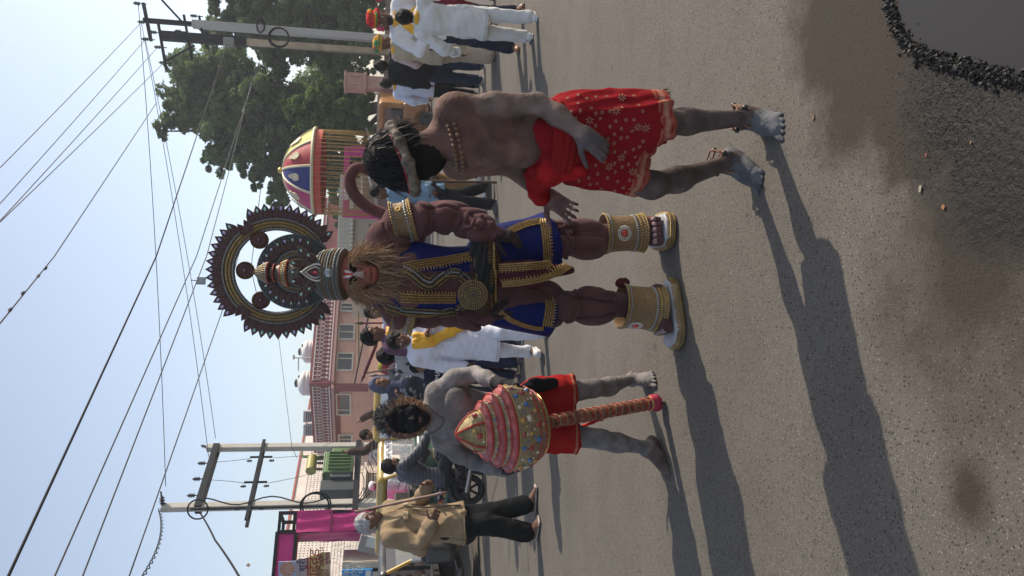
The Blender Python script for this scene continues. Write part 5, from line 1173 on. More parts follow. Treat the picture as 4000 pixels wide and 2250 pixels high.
GRV = [[(555, 160), (640, 195), (660, 250), (645, 330), (600, 400)], [(650, 195), (760, 172), (885, 215)], [(870, 205), (872, 280), (835, 345), (790, 375)], [(925, 235), (962, 262), (942, 330), (880, 352)], [(1010, 250), (1042, 300), (1000, 345)], [(905, 300), (985, 318)], [(395, 420), (440, 445), (560, 440)], [(340, 300), (380, 400), (460, 450)],
       [(1380, 320), (1480, 335), (1560, 375), (1600, 440), (1590, 530)], [(1440, 400), (1510, 380), (1560, 330), (1640, 320)], [(1595, 372), (1700, 376), (1810, 384)], [(1450, 500), (1500, 480), (1520, 560)], [(1400, 300), (1470, 300), (1540, 300)], [(1600, 470), (1700, 470), (1800, 455)],
       [(1480, 780), (1495, 850), (1500, 930), (1550, 965), (1610, 945), (1628, 865), (1600, 790), (1540, 762), (1480, 780)], [(1620, 795), (1740, 805), (1910, 832)], [(1640, 735), (1760, 722), (1900, 738)], [(1385, 690), (1480, 715), (1540, 760)], [(1640, 930), (1760, 925), (1890, 900)], [(1250, 700), (1380, 740), (1470, 790)],
       [(560, 870), (585, 955)], [(705, 860), (722, 965)], [(805, 875), (835, 970)], [(860, 905), (930, 885), (1010, 905)], [(930, 955), (1010, 1000)]]
def grooves(p):
    w_ = p+np.array(HO); r_ = w_-np.array([0, 0, CH]); zf_ = r_@np.array(fw); px = 2000+FPX*(r_@np.array(dn))/zf_; py = 1125-FPX*(r_@np.array(rt))/zf_
    x = (px-1300)/.5823; y = (py-700)/.5823; o = np.zeros(len(p))
    for g_ in GRV:
        for (a, b), (c, d) in zip(g_[:-1], g_[1:]):
            t = np.clip(((x-a)*(c-a)+(y-b)*(d-b))/max((c-a)**2+(d-b)**2, 1), 0, 1); dd = np.hypot(x-a-t*(c-a), y-b-t*(d-b)); o = np.maximum(o, np.exp(-(dd/9.5)**2)-.35*np.exp(-((dd-24)/12)**2))
    front = np.clip((.10-p[:, 1])/.08, 0, 1)
    return -.013*o*front+.0012*npnoise(p, 60, 77)
body = mobj('body', B.mesh(.0055, 'body', grooves), fur_m, han)
# tail curling up behind the shoulder
S_ = SDF(); tp = [at(px, py, 4.0+dy)-HO for px, py, dy in spline([(1640, 930, -.05), (1560, 872, .0), (1505, 838, .02), (1443, 812, .03), (1396, 775, .03), (1368, 728, .03), (1368, 685, .02), (1392, 656, .02), (1432, 662, .02), (1480, 688, .0)], 4)]
tr_ = [.032-.010*i/len(tp) for i in range(len(tp))]
S_.chain(tp, tr_, .01, (.14, .06, .055)); mobj('tail', S_.mesh(.008, 'tail', lambda p: .0015*npnoise(p, 120, 3)), fur_m, han)
# ---- blue sleeveless vest
BL = (.004, .009, .085); S_ = SDF(); GL = (.27, .155, .04)
S_.cone(c3(1010, 655), c3(930, 665), .148, .145, .05, BL, n=fY, f=1.33); S_.cone(c3(930, 665), c3(560, 680), .145, .176, .05, BL, n=fY, f=1.33); S_.cone(c3(560, 680), c3(350, 690), .176, .135, .05, BL, n=fY, f=1.3)
S_.box(c3(640, 695, -.2), [.045, .12, .30], .02, .02, BR2, 'd', rot=ax3(V((1, 0, 0)), V((0, 1, 0)), (c3(400, 680)-c3(900, 705)).normalized()))
vest = mobj('vest', S_.mesh(.0075, 'vest', lambda p: .004*npnoise(p*np.array([1, 1, .3]), 60, 2)), M('blue_satin', attr=True, rough=.7, spec=.12, noise=(10, .15), bump=(40, .15)), han)
sat = MATS['blue_satin']
# coat skirts over both thighs
for nm, (xa, ya, xb, yb, r0_, r1_, dd) in (('coat_skirt', (1080, 510, 1455, 425, .140, .158, dA*.4)), ('coat_skirt', (1080, 835, 1475, 905, .108, .112, dB*.4))):
    S_ = SDF(); a = c3(xa, ya); b = c3(xb, yb, dd); S_.cone(a, b+(b-a)*.3, r0_, r1_, .03, BL, n=fY, f=1.12); S_.cut(b, (b-a)); S_.cone(a+(b-a)*.55, b+(b-a)*.4, r0_-.03, r1_-.012, .01, None, 'd', n=fY, f=1.12)
    mobj(nm, S_.mesh(.0075, nm, lambda p: .012*(.5-np.abs(npnoise(p*np.array([1, 1, .22]), 44, 6)))), sat, han)
sk = [o for o in han.children if o.name.startswith('coat_skirt')]
# hanging front cloth
S_ = SDF(); a = c3(1090, 640, -.13); b = c3(1590, 600, -.17); S_.cone(a, c3(1330, 645, -.17), .062, .062, .02, (.055, .009, .014), n=fY, f=2.8); S_.cone(c3(1330, 640, -.17), b, .060, .022, .02, (.055, .009, .014), n=fY, f=2.4)
fc = mobj('front_cloth', S_.mesh(.0065, 'front_cloth', lambda p: .007*np.sin(p[:, 0]*95+p[:, 2]*12)), sat, han)
Dv = Drape([vest, body], HO); Ds = Drape(sk, HO); Df = Drape(fc, HO); Db = Drape(body, HO)
def zig(m, tr, w, th):     # looped fringe edge
    pass
def lace_strip(D, pts, w0, w1, fringe=0):
    tr = D.trail([p3(*q) for q in spline(pts, 8)], .006)
    lo_ = band('gold_lace_band', tr, w0, w1, .006, lace, han, 7)
    if lo_ is not None and len(tr) > 3:
        for fr_ in (.08, .36, .64, .92):
            P = [p+n.cross(t).normalized()*(w0+(w1-w0)*fr_)+n*.007 for p, n, t in tr]
            P = [P[i] for i in range(len(P)) if i == 0 or (P[i]-P[i-1]).length < .05]; MB().tube(P, .0022, 5).build('gold_cord', cordg, lo_, smooth=True)
    if fringe:
        m = MB()
        for i, (p, n, t) in enumerate(tr[::2]):
            b2 = n.cross(t).normalized(); e = (w1 if fringe > 0 else w0); m.ball(p+b2*(e+.006*fringe)+n*.004, (.0036, .0085, .003), 5, 4, o3(t, n))
        if m.v: o = m.build('lace_fringe', cordg, han, smooth=True, auto=False); o['kind'] = 'stuff'
lace_strip(Dv, [(470, 590), (600, 568), (760, 545), (925, 515)], -.021, .021, -1); lace_strip(Dv, [(455, 795), (600, 800), (830, 800)], -.024, .024, 1)
lace_strip(Ds, [(1420, 268), (1432, 350), (1440, 440), (1440, 530), (1432, 590)], -.026, .016, 1); lace_strip(Ds, [(1180, 355), (1290, 305), (1410, 280)], -.020, .020)
lace_strip(Ds, [(1450, 790), (1462, 850), (1455, 920), (1440, 990)], -.028, .018, 1); lace_strip(Ds, [(1110, 880), (1200, 945), (1330, 990), (1420, 1000)], -.012, .012)
lace_strip(Df, [(1110, 590), (1250, 585), (1400, 575), (1540, 560)], -.018, .018, -1); lace_strip(Df, [(1130, 700), (1250, 690), (1400, 665), (1520, 620), (1600, 575)], -.018, .018, 1)
# ---- belt, sash, medallion, garlands
S_ = SDF(); 
ring = []
for i in range(33):
    t = 2*pi*i/32; c0 = c3(1015, 650); ring.append(c0+V((sin(t)*.168, -cos(t)*.128, -.018*sin(t)+.0)))
S_.chain(ring, [.048]*33, .01, (.05, .03, .02), n=V((0, 0, 1)), f=.85); S_.cut(c3(1110, 650), c3(1110, 650)-c3(1000, 650)); S_.cut(c3(925, 650), c3(925, 650)-c3(1000, 650))
belt = mobj('belt', S_.mesh(.007, 'belt'), cloth_m, han); De = Drape([belt, vest], HO)
for k, (x, w_) in enumerate(((940, .0085), (965, .008), (1065, .009), (1092, .0085))):
    tr = De.trail([p3(x+ (0 if y > 600 else -10), y) for y in range(400, 870, 20)], .0125 if k % 2 == 0 else .010); bead_row('belt_beads', tr, (.0052, .0095, .004), gold if k % 2 else lace, han)
S_ = SDF(); S_.chain([c3(955, 395, -.06), c3(985, 480, -.135), c3(1010, 600, -.165), c3(1040, 720, -.155), c3(1035, 800, -.12), c3(1025, 860, -.07)], [.03, .033, .036, .036, .03, .02], .02, (.022, .024, .024), n=fY, f=1.8); mobj('sash', S_.mesh(.007, 'sash', lambda p: .005*np.sin(p[:, 2]*190+p[:, 0]*40)), cloth_m, han)
mc = c3(940, 775, -.175); mn = V((-.18, -1, .12)).normalized(); mx_, my_, mz_ = frame(mn, (0, 0, 1))
md = MB(); md.lathe([(.070, -.02), (.070, .0), (.06, .008), (.045, .006), (.02, .012), (0, .013)], 28, mc, mn); md_o = md.build('medallion', M('dark_braid', (.05, .035, .025), .7, bump=(90, .5)), han, smooth=True)
m = MB()
for rr, nb, sz in ((.066, 40, (.0035, .0065, .0045)), (.053, 34, (.0032, .0075, .004)), (.039, 26, (.003, .006, .004)), (.027, 18, (.003, .006, .004)), (.014, 10, (.003, .005, .004))):
    for i in range(nb):
        t = 2*pi*i/nb; d = mx_*cos(t)+my_*sin(t); m.ball(mc+d*rr+mn*(.010 if rr < .05 else .006), sz, 6, 4, o3(mn.cross(d), mn))
m.build('medallion_beads', gold, md_o, smooth=True, auto=False)['kind'] = 'stuff'
Dg = Drape([vest, body, belt], HO)
def garland(pts, wd):
    sp = spline(pts, 8); tr = Dg.trail([p3(*q) for q in sp], .0085); band('garland_band', tr, -wd, wd, .007, M('dark_braid', (.05, .035, .025), .7, bump=(90, .5)), han, 4)
    for sgn in (-1, 1):
        m = MB()
        for p, n, t in tr:
            b2 = n.cross(t).normalized(); d = (t+b2*sgn*.9).normalized(); m.ball(p+b2*sgn*wd*.38+n*.011, (.0085, .0032, .0035), 6, 4, o3(d, n)); 
        if m.v: m.build('garland_braid', silver if sgn > 0 else gold, han, smooth=True, auto=False)['kind'] = 'stuff'
        m = MB()
        for p, n, t in tr: b2 = n.cross(t).normalized(); m.ball(p+b2*sgn*wd*1.0+n*.006, (.0034, .0034, .0034), 5, 4)
        if m.v: m.build('garland_beads', gold, han, smooth=True, auto=False)['kind'] = 'stuff'
garland([(475, 595), (540, 635), (600, 690), (655, 705), (705, 668), (765, 632), (830, 630), (890, 660), (930, 710)], .028)
garland([(365, 850), (430, 875), (520, 890), (640, 895), (760, 890), (840, 868), (900, 835)], .027)
# ---- armbands and shin guards
def cuff(name, a, b, ra, rb, ref, rows, gems=(), tilt=0, flare=.012, sx=1, sy=1):
    a = V(a); b = V(b); ax_ = (b-a); L_ = ax_.length; ax_.normalize(); x, y, z = frame(ax_, ref); m = MB(); n = 40; prof = []; P = lambda t, r_, h: a+z*h+x*cos(t)*r_*sx+y*sin(t)*r_*sy
    rad = lambda h: ra+(rb-ra)*h/L_+flare*(2*h/L_-1)**4
    hs = np.linspace(0, L_, 9); vs_ = [P(2*pi*j/n, rad(h)+d, h) for d in (0, .006) for h in hs for j in range(n)]; k = len(hs); fs = []
    for i in range(k-1):
        for j in range(n): j2 = (j+1) % n; fs += [(i*n+j2, i*n+j, (i+1)*n+j, (i+1)*n+j2), ((k+i)*n+j, (k+i)*n+j2, (k+i+1)*n+j2, (k+i+1)*n+j)]
    for i in (0, k-1):
        for j in range(n): j2 = (j+1) % n; fs.append((i*n+j, i*n+j2, (k+i)*n+j2, (k+i)*n+j))
    m.add(vs_, fs); o = m.build(name, tanl, han, smooth=True, fixn=True)
    for (hfr, sz, mt) in rows:
        h = L_*hfr; r_ = rad(h)+.007; nb = int(2*pi*r_*max(sx, sy)/(sz[0]*2.9)); mb = MB()
        for j in range(nb):
            t = 2*pi*j/nb; nn = (x*cos(t)/sx+y*sin(t)/sy).normalized(); mb.ball(P(t, r_, h), sz, 6, 4, o3(nn.cross(z), nn))
        mb.build('bead_row', mt, o, smooth=True, auto=False)['kind'] = 'stuff'
    for (t, hfr, rg) in gems:
        nn = (x*cos(t)/sx+y*sin(t)/sy).normalized(); c0 = P(t, rad(L_*hfr)+.006, L_*hfr)
        MB().ball(c0, (rg*.62, rg*.5, .010), 14, 8, o3(nn.cross(z), nn)).build('gem', ruby, o, smooth=True, auto=False); mb = MB()
        for rr, nb, sz in ((rg*.86, 18, rg*.15), (rg*1.22, 24, rg*.15)):
            for j in range(nb): q_ = 2*pi*j/nb; mb.ball(c0+(z*sin(q_)*.92+nn.cross(z)*cos(q_))*rr, (sz, sz, sz*.8), 6, 4, o3(z, nn))
        mb.build('gem_setting', pearl, o, smooth=True, auto=False)['kind'] = 'stuff'
    return o
bs = (.0048, .0058, .0045)
ua, ub = c3(405, 300, .0), c3(545, 268, -.01)
o = cuff('armband', ua, ub, .090, .086, V((0, -1, 0)), ((.04, bs, gold), (.13, bs, silver), (.72, (.0048, .009, .0045), silver), (.86, bs, gold), (.96, bs, gold)))
cuff('armband', c3(395, 905, .02), c3(548, 935, .02), .070, .072, V((0, -1, 0)), ((.05, bs, gold), (.14, bs, silver), (.72, (.0048, .009, .0045), silver), (.86, bs, gold), (.95, bs, gold)))
for (x, y, sz) in ((440, 200, .022), (450, 270, .014)):
    h = Drape([o], HO).hit(*p3(x, y))
    if h:
        mb = MB(); t0 = h[1].cross(V((0, 0, 1))).normalized(); t1 = h[1].cross(t0)
        for j in range(10): d = t0*cos(j*.628)+t1*sin(j*.628); mb.ball(h[0]+d*sz*.5, (sz*.42, sz*.14, .004), 5, 4, o3(d, h[1]))
        mb.build('star_ornament', gold, o, smooth=True, auto=False)['kind'] = 'stuff'
rowsA = ((.03, bs, gold), (.10, bs, silver), (.74, (.0048, .010, .0045), silver), (.84, (.0048, .010, .0045), gold), (.92, bs, gold), (.98, bs, gold))
axx = (c3(1805, 375, dA)-c3(2080, 362, dA)).normalized()
xx_, yy_, zz_ = frame(c3(2080, 362, dA)-c3(1805, 375, dA), V((0, -1, 0)))
def ang(dirv, x, y): return math.atan2(V(dirv).dot(y), V(dirv).dot(x))
oA = cuff('shin_guard', c3(1812, 368, dA), c3(2082, 360, dA), .091, .086, V((0, -1, 0)), rowsA, ((ang((-.05, -1, 0), xx_, yy_), .40, .030),))
xx_, yy_, zz_ = frame(c3(2195, 870, dB)-c3(1930, 850, dB), V((0, -1, 0)))
oB = cuff('shin_guard', c3(1930, 850, dB), c3(2195, 875, dB), .112, .118, V((0, -1, 0)), rowsA, ((ang((-.85, -.5, 0), xx_, yy_), .32, .030),), sy=1.0, sx=.9)
# small maroon pompon above the left guard
S_ = SDF(); S_.ell(c3(1945, 695, dB), [.028, .028, .04], .01, (.07, .016, .02)); mobj('pompon', S_.mesh(.006, 'pompon', lambda p: .004*npnoise(p, 160, 8)), cloth_m, han)
# ---- platform sandals
def sandal(g, f, ln, wd):
    f = V(f); l = V((-f.y, f.x, 0)); m = ax3(l, f, V((0, 0, 1))); S_ = SDF(); q = lambda a, b, z: g+l*a+f*b+V((0, 0, z))
    for r_, z, hh, c in ((0, .024, .024, (.20, .13, .06)), (-.008, .052, .008, (.33, .33, .34))): S_.box(q(0, 0, z), [wd+r_, ln+r_, hh], min(wd, .02), .002, c, rot=m)
    # rounded plan: shave the corners
    for sx in (-1, 1):
        for sy in (-1, 1): S_.cut(q(sx*wd*.62, sy*ln*.86, 0), l*sx*.75+f*sy*.66)
    S_.cut(q(0, 0, .001), V((0, 0, -1))); o = mobj('sandal', S_.mesh(.0065, 'sandal', relax=2), leather_m, han)
    mb = MB(); pl = []
    N = 90
    for i in range(N):
        t = 2*pi*i/N; e = 3.2; cx_, sy_ = cos(t), sin(t); r_ = (abs(cx_)**e+abs(sy_)**e)**(-1/e); pl.append(q(cx_*r_*wd*.985, sy_*r_*ln*.985, 0))
    for i in range(N):
        for z, s_ in ((.012, .0035), (.036, .0045)): mb.ball(pl[i]+V((0, 0, z)), (s_, s_, s_), 5, 4)
    mb.build('sandal_beads', gold, o, smooth=True, auto=False)['kind'] = 'stuff'
    MB().ball(q(.03, .055, .12), .014, 10, 8).build('toe_knob', M('knob_orange', (.42, .17, .06), .4), o, smooth=True)
sandal(gA, fA, .150, .098); sandal(gB, fB, .185, .105)
# ---- mane and beard
mane_m = M('mane', attr=True, rough=.8, spec=.2, sheen=.2)
roots = []; dirs = []; cols_ = []; lens = []
g = np.random.default_rng(5)
for i in range(5200):
    a = g.uniform(-pi*.86, pi*.86)          # 0 = straight down
    rad = g.uniform(.0, 1.0); cx_, cz_ = sin(a), -cos(a)
    r0_ = .068+.035*rad; p = hc+l*cx_*r0_*1.08+u*(cz_*r0_*1.10-.012)+f*(.055-.11*rad)
    down = max(0, -cz_); d = l*cx_*(.55)+u*(cz_*.35-1.0)+f*(.28-.25*rad); 
    if cz_ > .1: d = l*cx_*.75+u*(-.75)+f*.06
    roots.append(p); dirs.append(d+V(g.normal(size=3))*.22); lens.append((.07+.085*down**1.2+.045*abs(cx_))*g.uniform(.6, 1.2)*(1 if cz_ < .2 else .7)); t = g.uniform(0, 1); cols_.append((.22+.22*t, .13+.145*t, .07+.09*t))
strands('mane', roots, dirs, lens, .0050, mane_m, han, gravity=.20, curl=.30, seg=5, seed=4, cols=cols_)
S_ = SDF(); S_.ell(q(0, -.03, -.05), [.10, .07, .105], .02, (.2, .12, .065), rot=hm); S_.ell(q(0, .01, -.125), [.075, .045, .05], .03, (.2, .12, .065), rot=hm); S_.ell(q(0, .08, -.01), [.058, .07, .09], .01, None, 'd', hm); mobj('mane_base', S_.mesh(.008, 'mane_base', lambda p: .008*npnoise(p, 90, 4)), mane_m, han)
# ---- crown: headband, tower, disc, halo ring
cr = empty('halo_crown', (0, 0, 0)); cr.parent = han
s1 = .000626; hcx = c1(760, 712, .10); HC = V((hcx.x, hcx.y, hcx.z))          # halo centre
board = M('crown_board', (.045, .054, .060), .5, metal=.3, noise=(9, .2), bump=(60, .2)); brd2 = M('crown_tan_board', (.12, .095, .07), .6, noise=(6, .15))
maroon = M('maroon_petal', (.075, .022, .024), .6, noise=(25, .3)); rimb = M('petal_rim', (.13, .095, .075), .55)
X, Z, N_ = V((1, 0, 0)), V((0, 0, 1)), V((0, -1, 0))
def hp(r_, t, d=0): return HC+X*cos(t)*r_+Z*sin(t)*r_+N_*d
Rb, Ri = .258, .196
m = MB(); n = 96; vs_ = []
for d in (0, .012):
    for r_ in (Ri, Rb): vs_ += [hp(r_, 2*pi*j/n, d) for j in range(n)]
fs = []
for j in range(n):
    k = (j+1) % n; fs += [(2*n+j, 2*n+k, 3*n+k, 3*n+j), (j, n+j, n+k, k), (n+j, 3*n+j, 3*n+k, n+k), (j, k, 2*n+k, 2*n+j)]
m.add(vs_, fs); m.build('halo_ring', board, cr, smooth=True, fixn=True)
for r_, sz, mt in ((Rb-.007, (.0042, .0058, .004), silver), (Ri+.008, (.0042, .0068, .004), silver)):
    mb = MB(); nb = int(2*pi*r_/.0098)
    for i in range(nb): t = 2*pi*i/nb; mb.ball(hp(r_, t, .014), sz, 6, 4, o3(V((-sin(t), 0, cos(t))), N_))
    mb.build('halo_bead_row', mt, cr, smooth=True, auto=False)['kind'] = 'stuff'
for sg_, mt in ((1, gold), (-1, gold)):
    mb = MB(); rm = (Rb+Ri)/2+sg_*.0075; nb = int(2*pi*rm/.0105)
    for i in range(nb): t = 2*pi*i/nb; tv = V((-sin(t), 0, cos(t))); rv = V((cos(t), 0, sin(t))); mb.ball(hp(rm, t, .014), (.0105, .0042, .004), 6, 4, o3(tv+rv*sg_*.95, N_))
    mb.build('halo_herringbone', mt, cr, smooth=True, auto=False)['kind'] = 'stuff'
for rr in ((Rb+Ri)/2-.020, (Rb+Ri)/2+.020): MB().tube([hp(rr, t, .013) for t in np.linspace(0, 2*pi, 97)[:-1]], .0028, 5, closed=True).build('halo_piping', lace, cr, smooth=True)
# petals
def leaf_poly(ln, wd, k=10):
    P = []
    for i in range(k+1):
        t = i/k; w_ = wd*.5*(sin(pi*min(1, t*1.05)**.62)**.8 if t < .95 else 0)*(1 if t > .04 else .4); P.append((w_, t*ln))
    P[0] = (wd*.16, 0); P[-1] = (0, ln); return [(a, b) for a, b in P]+[(-a, b) for a, b in P[-2::-1]]
def petal_meshes(ln, wd):
    a = MB().prism(leaf_poly(ln, wd), (0, 0, 0), (1, 0, 0), (0, 0, 1), (0, -1, 0), 0, .006).mesh('petal'); a.materials.append(maroon)
    b = MB().tube([(x, -.007, z) for x, z in leaf_poly(ln, wd)], .0019, 5, closed=True).mesh('petal_rim'); b.materials.append(rimb)
    c = MB().ball((0, -.008, ln*.66), (wd*.17, .005, ln*.135), 8, 6).mesh('gem'); c.materials.append(irid)
    c2 = MB().ball((0, -.008, ln*.66), (wd*.17, .005, ln*.135), 8, 6).mesh('gem'); c2.materials.append(opal2)
    d = MB().tube([(cos(t)*wd*.17, -.007, ln*.3+sin(t)*wd*.17) for t in np.linspace(0, 2*pi, 11)[:-1]], .0016, 4, closed=True).mesh('swirl'); d.materials.append(rimb)
    return a, b, c, c2, d
PM = petal_meshes(.078, .047); PM2 = petal_meshes(.066, .040)
def put_petal(pm, p, tilt, gem=True, lean=0.0, which=0):
    o = mobj('petal', pm[0], None, cr, False); o.location = p; o.rotation_euler = (lean, tilt, 0)
    mobj('petal_rim', pm[1], None, o); mobj('swirl', pm[4], None, o)
    if gem: mobj('gem', pm[2+which], None, o)
    return o
NPt = 41; a0, a1 = R(-52), R(232); miss = {12, 13, 27, 28}
g2 = random.Random(2)
for i in range(NPt):
    t = a0+(a1-a0)*i/(NPt-1)
    if i in miss: continue
    put_petal(PM, hp(Rb-.006, t, .001+.004*(i % 2)), pi/2-t, g2.random() > .12, g2.uniform(-.10, .12), g2.randrange(2))
for i in miss:   # bare board tabs where petals are folded down
    t = a0+(a1-a0)*i/(NPt-1); o = put_petal(PM2, hp(Rb-.035, t, .012), pi/2-t, False, .1)
# inner disc
DC = HC+Z*(-.088)+N_*.015; Rd = .182
MB().lathe([(Rd, 0), (Rd, .010), (Rd-.004, .013), (0, .013)], 64, DC, (0, -1, 0)).build('inner_disc', board, cr, smooth=True)
def dp_(r_, t, d=.014): return DC+X*cos(t)*r_+Z*sin(t)*r_+N_*d
for i in range(17):
    t = R(-22)+R(224)*i/16
    if abs(i-8) < 1: continue
    put_petal(PM2, dp_(.108, t, .014), pi/2-t, True, 0, i % 2)
mb = MB()
for i in range(24): t = R(-5)+R(190)*i/23; mb.ball(dp_(.168, t, .016), (.0045, .003, .0065), 6, 4, o3(V((-sin(t), 0, cos(t))), N_))
mb.build('disc_gems', irid, cr, smooth=True, auto=False)['kind'] = 'stuff'
mb = MB()
for rr, nb in ((.179, 110), (.100, 70)):
    for i in range(nb): t = 2*pi*i/nb; mb.ball(dp_(rr, t, .016), (.0032, .0045, .003), 5, 4, o3(V((-sin(t), 0, cos(t))), N_))
mb.build('disc_beads', silver, cr, smooth=True, auto=False)['kind'] = 'stuff'
MB().lathe([(.102, .012), (.102, .024), (.0, .024)], 48, DC+Z*-.01, (0, -1, 0)).build('back_plate', brd2, cr, smooth=True)
for r_, mt in ((.100, silver), (.090, gold), (.081, silver)):
    mb = MB(); nb = int(pi*1.35*r_/.0085)
    for i in range(nb): t = R(-32)+R(244)*i/(nb-1); mb.ball(DC+Z*-.01+X*cos(t)*r_+Z*sin(t)*r_+N_*.026, (.0038, .0052, .0035), 6, 4, o3(V((-sin(t), 0, cos(t))), N_))
    mb.build('plate_bead_row', mt, cr, smooth=True, auto=False)['kind'] = 'stuff'
# three rosettes in the open crescent
for (x, y) in ((510, 706), (620, 470), (632, 936)):
    c0 = c1(x, y, .085); ro = MB().lathe([(.043, -.012), (.043, 0), (.040, .006), (.034, .002), (.030, .007), (.012, .009), (.010, .014), (0, .015)], 28, c0, N_).build('rosette', maroon, cr, smooth=True)
    mb = MB()
    for rr, nb in ((.039, 24), (.0335, 22)):
        for j in range(nb): t = 2*pi*j/nb; mb.ball(c0+X*cos(t)*rr+Z*sin(t)*rr+N_*.006, (.0034, .0055, .003), 5, 4, o3(V((-sin(t), 0, cos(t))), N_))
    mb.build('rosette_beads', lace, ro, smooth=True, auto=False)['kind'] = 'stuff'; MB().ball(c0+N_*.014, (.006, .006, .004), 8, 6).build('gem', silver, ro, smooth=True)
# headband (a jewelled cap round the brow) and tower
hb0 = c1(1270, 737, -.03); hb1 = c1(1085, 735, .0)
capd = (hb1-hb0).normalized(); capx, capy, capz = frame(capd, V((0, -1, 0))); Lc = (hb1-hb0).length
m = MB(); prof = [(.117, -.012), (.119, 0), (.118, Lc*.4), (.111, Lc*.75), (.097, Lc), (.062, Lc*1.08), (.03, Lc*1.1)]
m.lathe(prof, 40, hb0, capd, (0, -1, 0)); m.build('headband', brd2, cr, smooth=True)
def cap_row(h, r_, sz, mt, step):
    mb = MB(); nb = int(2*pi*r_/step)
    for j in range(nb): t = 2*pi*j/nb; nn = capx*cos(t)+capy*sin(t); mb.ball(hb0+capz*h+nn*r_, sz, 6, 4, o3(nn.cross(capz), nn))
    mb.build('headband_beads', {'silver_bead': M('dull_silver', (.16, .17, .165), .4, metal=.6), 'gold_bead': M('dull_gold', (.20, .14, .06), .45, metal=.6)}[mt.name], cr, smooth=True, auto=False)['kind'] = 'stuff'
for i, (h, sz, mt, st) in enumerate(((-.006, (.0046, .005, .004), silver, .0105), (.010, (.004, .009, .004), silver, .0098), (.026, (.0042, .0045, .004), gold, .0095), (.040, (.004, .008, .004), silver, .0095), (.054, (.0045, .005, .004), silver, .0105), (.068, (.004, .006, .004), gold, .0095), (.083, (.004, .007, .004), silver, .0095), (.098, (.004, .005, .004), silver, .0095))):
    rr = np.interp(h, [p_[1] for p_ in prof], [p_[0] for p_ in prof])+.002; cap_row(h, rr, sz, mt, st)
# front ornament: pear shaped jewel and a round boss
def pear(c0, s_, parent):
    po = MB().prism(leaf_poly(.112*s_, .082*s_, 14), c0-Z*.05*s_, X, Z, N_, 0, .010).build('pear_jewel', maroon, parent); mb = MB()
    for k_, sc_2, sz in ((30, .93, .0048), (22, .60, .0040)):
        P = leaf_poly(.112*s_*sc_2, .082*s_*sc_2, k_//2)
        for a_, b_ in P[::1]: mb.ball(c0-Z*.05*s_+Z*(.056*s_*(1-sc_2))+X*a_+Z*b_+N_*.012, (sz*s_, sz*s_, sz*s_), 5, 4)
    mb.build('jewel_beads', pearl, po, smooth=True, auto=False)['kind'] = 'stuff'; MB().ball(c0-Z*.006+N_*.013, (.008*s_, .006, .013*s_), 10, 8).build('gem', ruby, po, smooth=True); return po
fy = -.118
pear(c1(1045, 722, -.105), 1.0, cr)
c0 = c1(1158, 725, -.135); MB().lathe([(.020, 0), (.020, .008), (.012, .012), (0, .014)], 20, c0, N_).build('boss', silver, cr, smooth=True)
for (x, y, tl) in ((900, 722, 0), (905, 660, .12), (905, 785, -.12), (1000, 640, .75), (1010, 800, -.75), (935, 610, .9), (940, 835, -.9)):
    p = c1(x+55, y, -.075 if abs(tl) < .5 else -.085); put_petal(PM2, p, tl, True, .12, 0)
# tower
tb0 = c1(945, 728, -.03); td = (c1(560, 722, -.0)-tb0); Lt = td.length; td.normalize()
kz = Lt/385.0
T_ = lambda x: (945-x)*kz
prof = [(.060, 0), (.058, T_(900)), (.052, T_(860)), (.060, T_(848)), (.058, T_(830)), (.045, T_(790)), (.036, T_(760)), (.030, T_(745)), (.040, T_(738)), (.030, T_(730)), (.026, T_(705)), (.045, T_(696)), (.046, T_(684)), (.038, T_(650)), (.025, T_(615)), (.012, T_(585)), (.008, T_(575)), (.010, T_(568)), (0, T_(555))]
MB().lathe(prof, 28, tb0, td, (0, -1, 0)).build('crown_tower', M('tower_foil', (.10, .075, .055), .5, metal=.3, noise=(20, .3)), cr, smooth=True)
tx_, ty_, tz_ = frame(td, V((0, -1, 0))); red_b = M('coral_bead', (.38, .07, .035), .4)
for x, mt, sz in ((846, red_b, .0042), (835, gold, .004), (822, silver, .004), (808, gold, .004), (795, red_b, .0038), (739, red_b, .0042), (693, red_b, .0042), (684, silver, .004), (672, gold, .0042), (660, silver, .004), (648, gold, .0038), (636, silver, .0036), (624, gold, .0034), (612, silver, .003), (600, gold, .0028)):
    h = T_(x); r_ = np.interp(h, [p_[1] for p_ in prof], [p_[0] for p_ in prof])+.0015; mb = MB(); nb = max(8, int(2*pi*r_/(sz*2.3)))
    for j in range(nb): t = 2*pi*j/nb; nn = tx_*cos(t)+ty_*sin(t); mb.ball(tb0+tz_*h+nn*r_, (sz, sz*1.25, sz*.9), 6, 4, o3(nn.cross(tz_), nn))
    mb.build('tower_beads', mt, cr, smooth=True, auto=False)['kind'] = 'stuff'
# struts joining ring, disc and cap
MB().box(HC+Z*-.19+N_*-.0, (.10, .008, .10)).build('back_board', brd2, cr); MB().tube([hb1+V((0, .06, -.03)), HC+Z*-.05+N_*-.01, HC+Z*.18+N_*-.005], .009).build('stay', blk, cr)
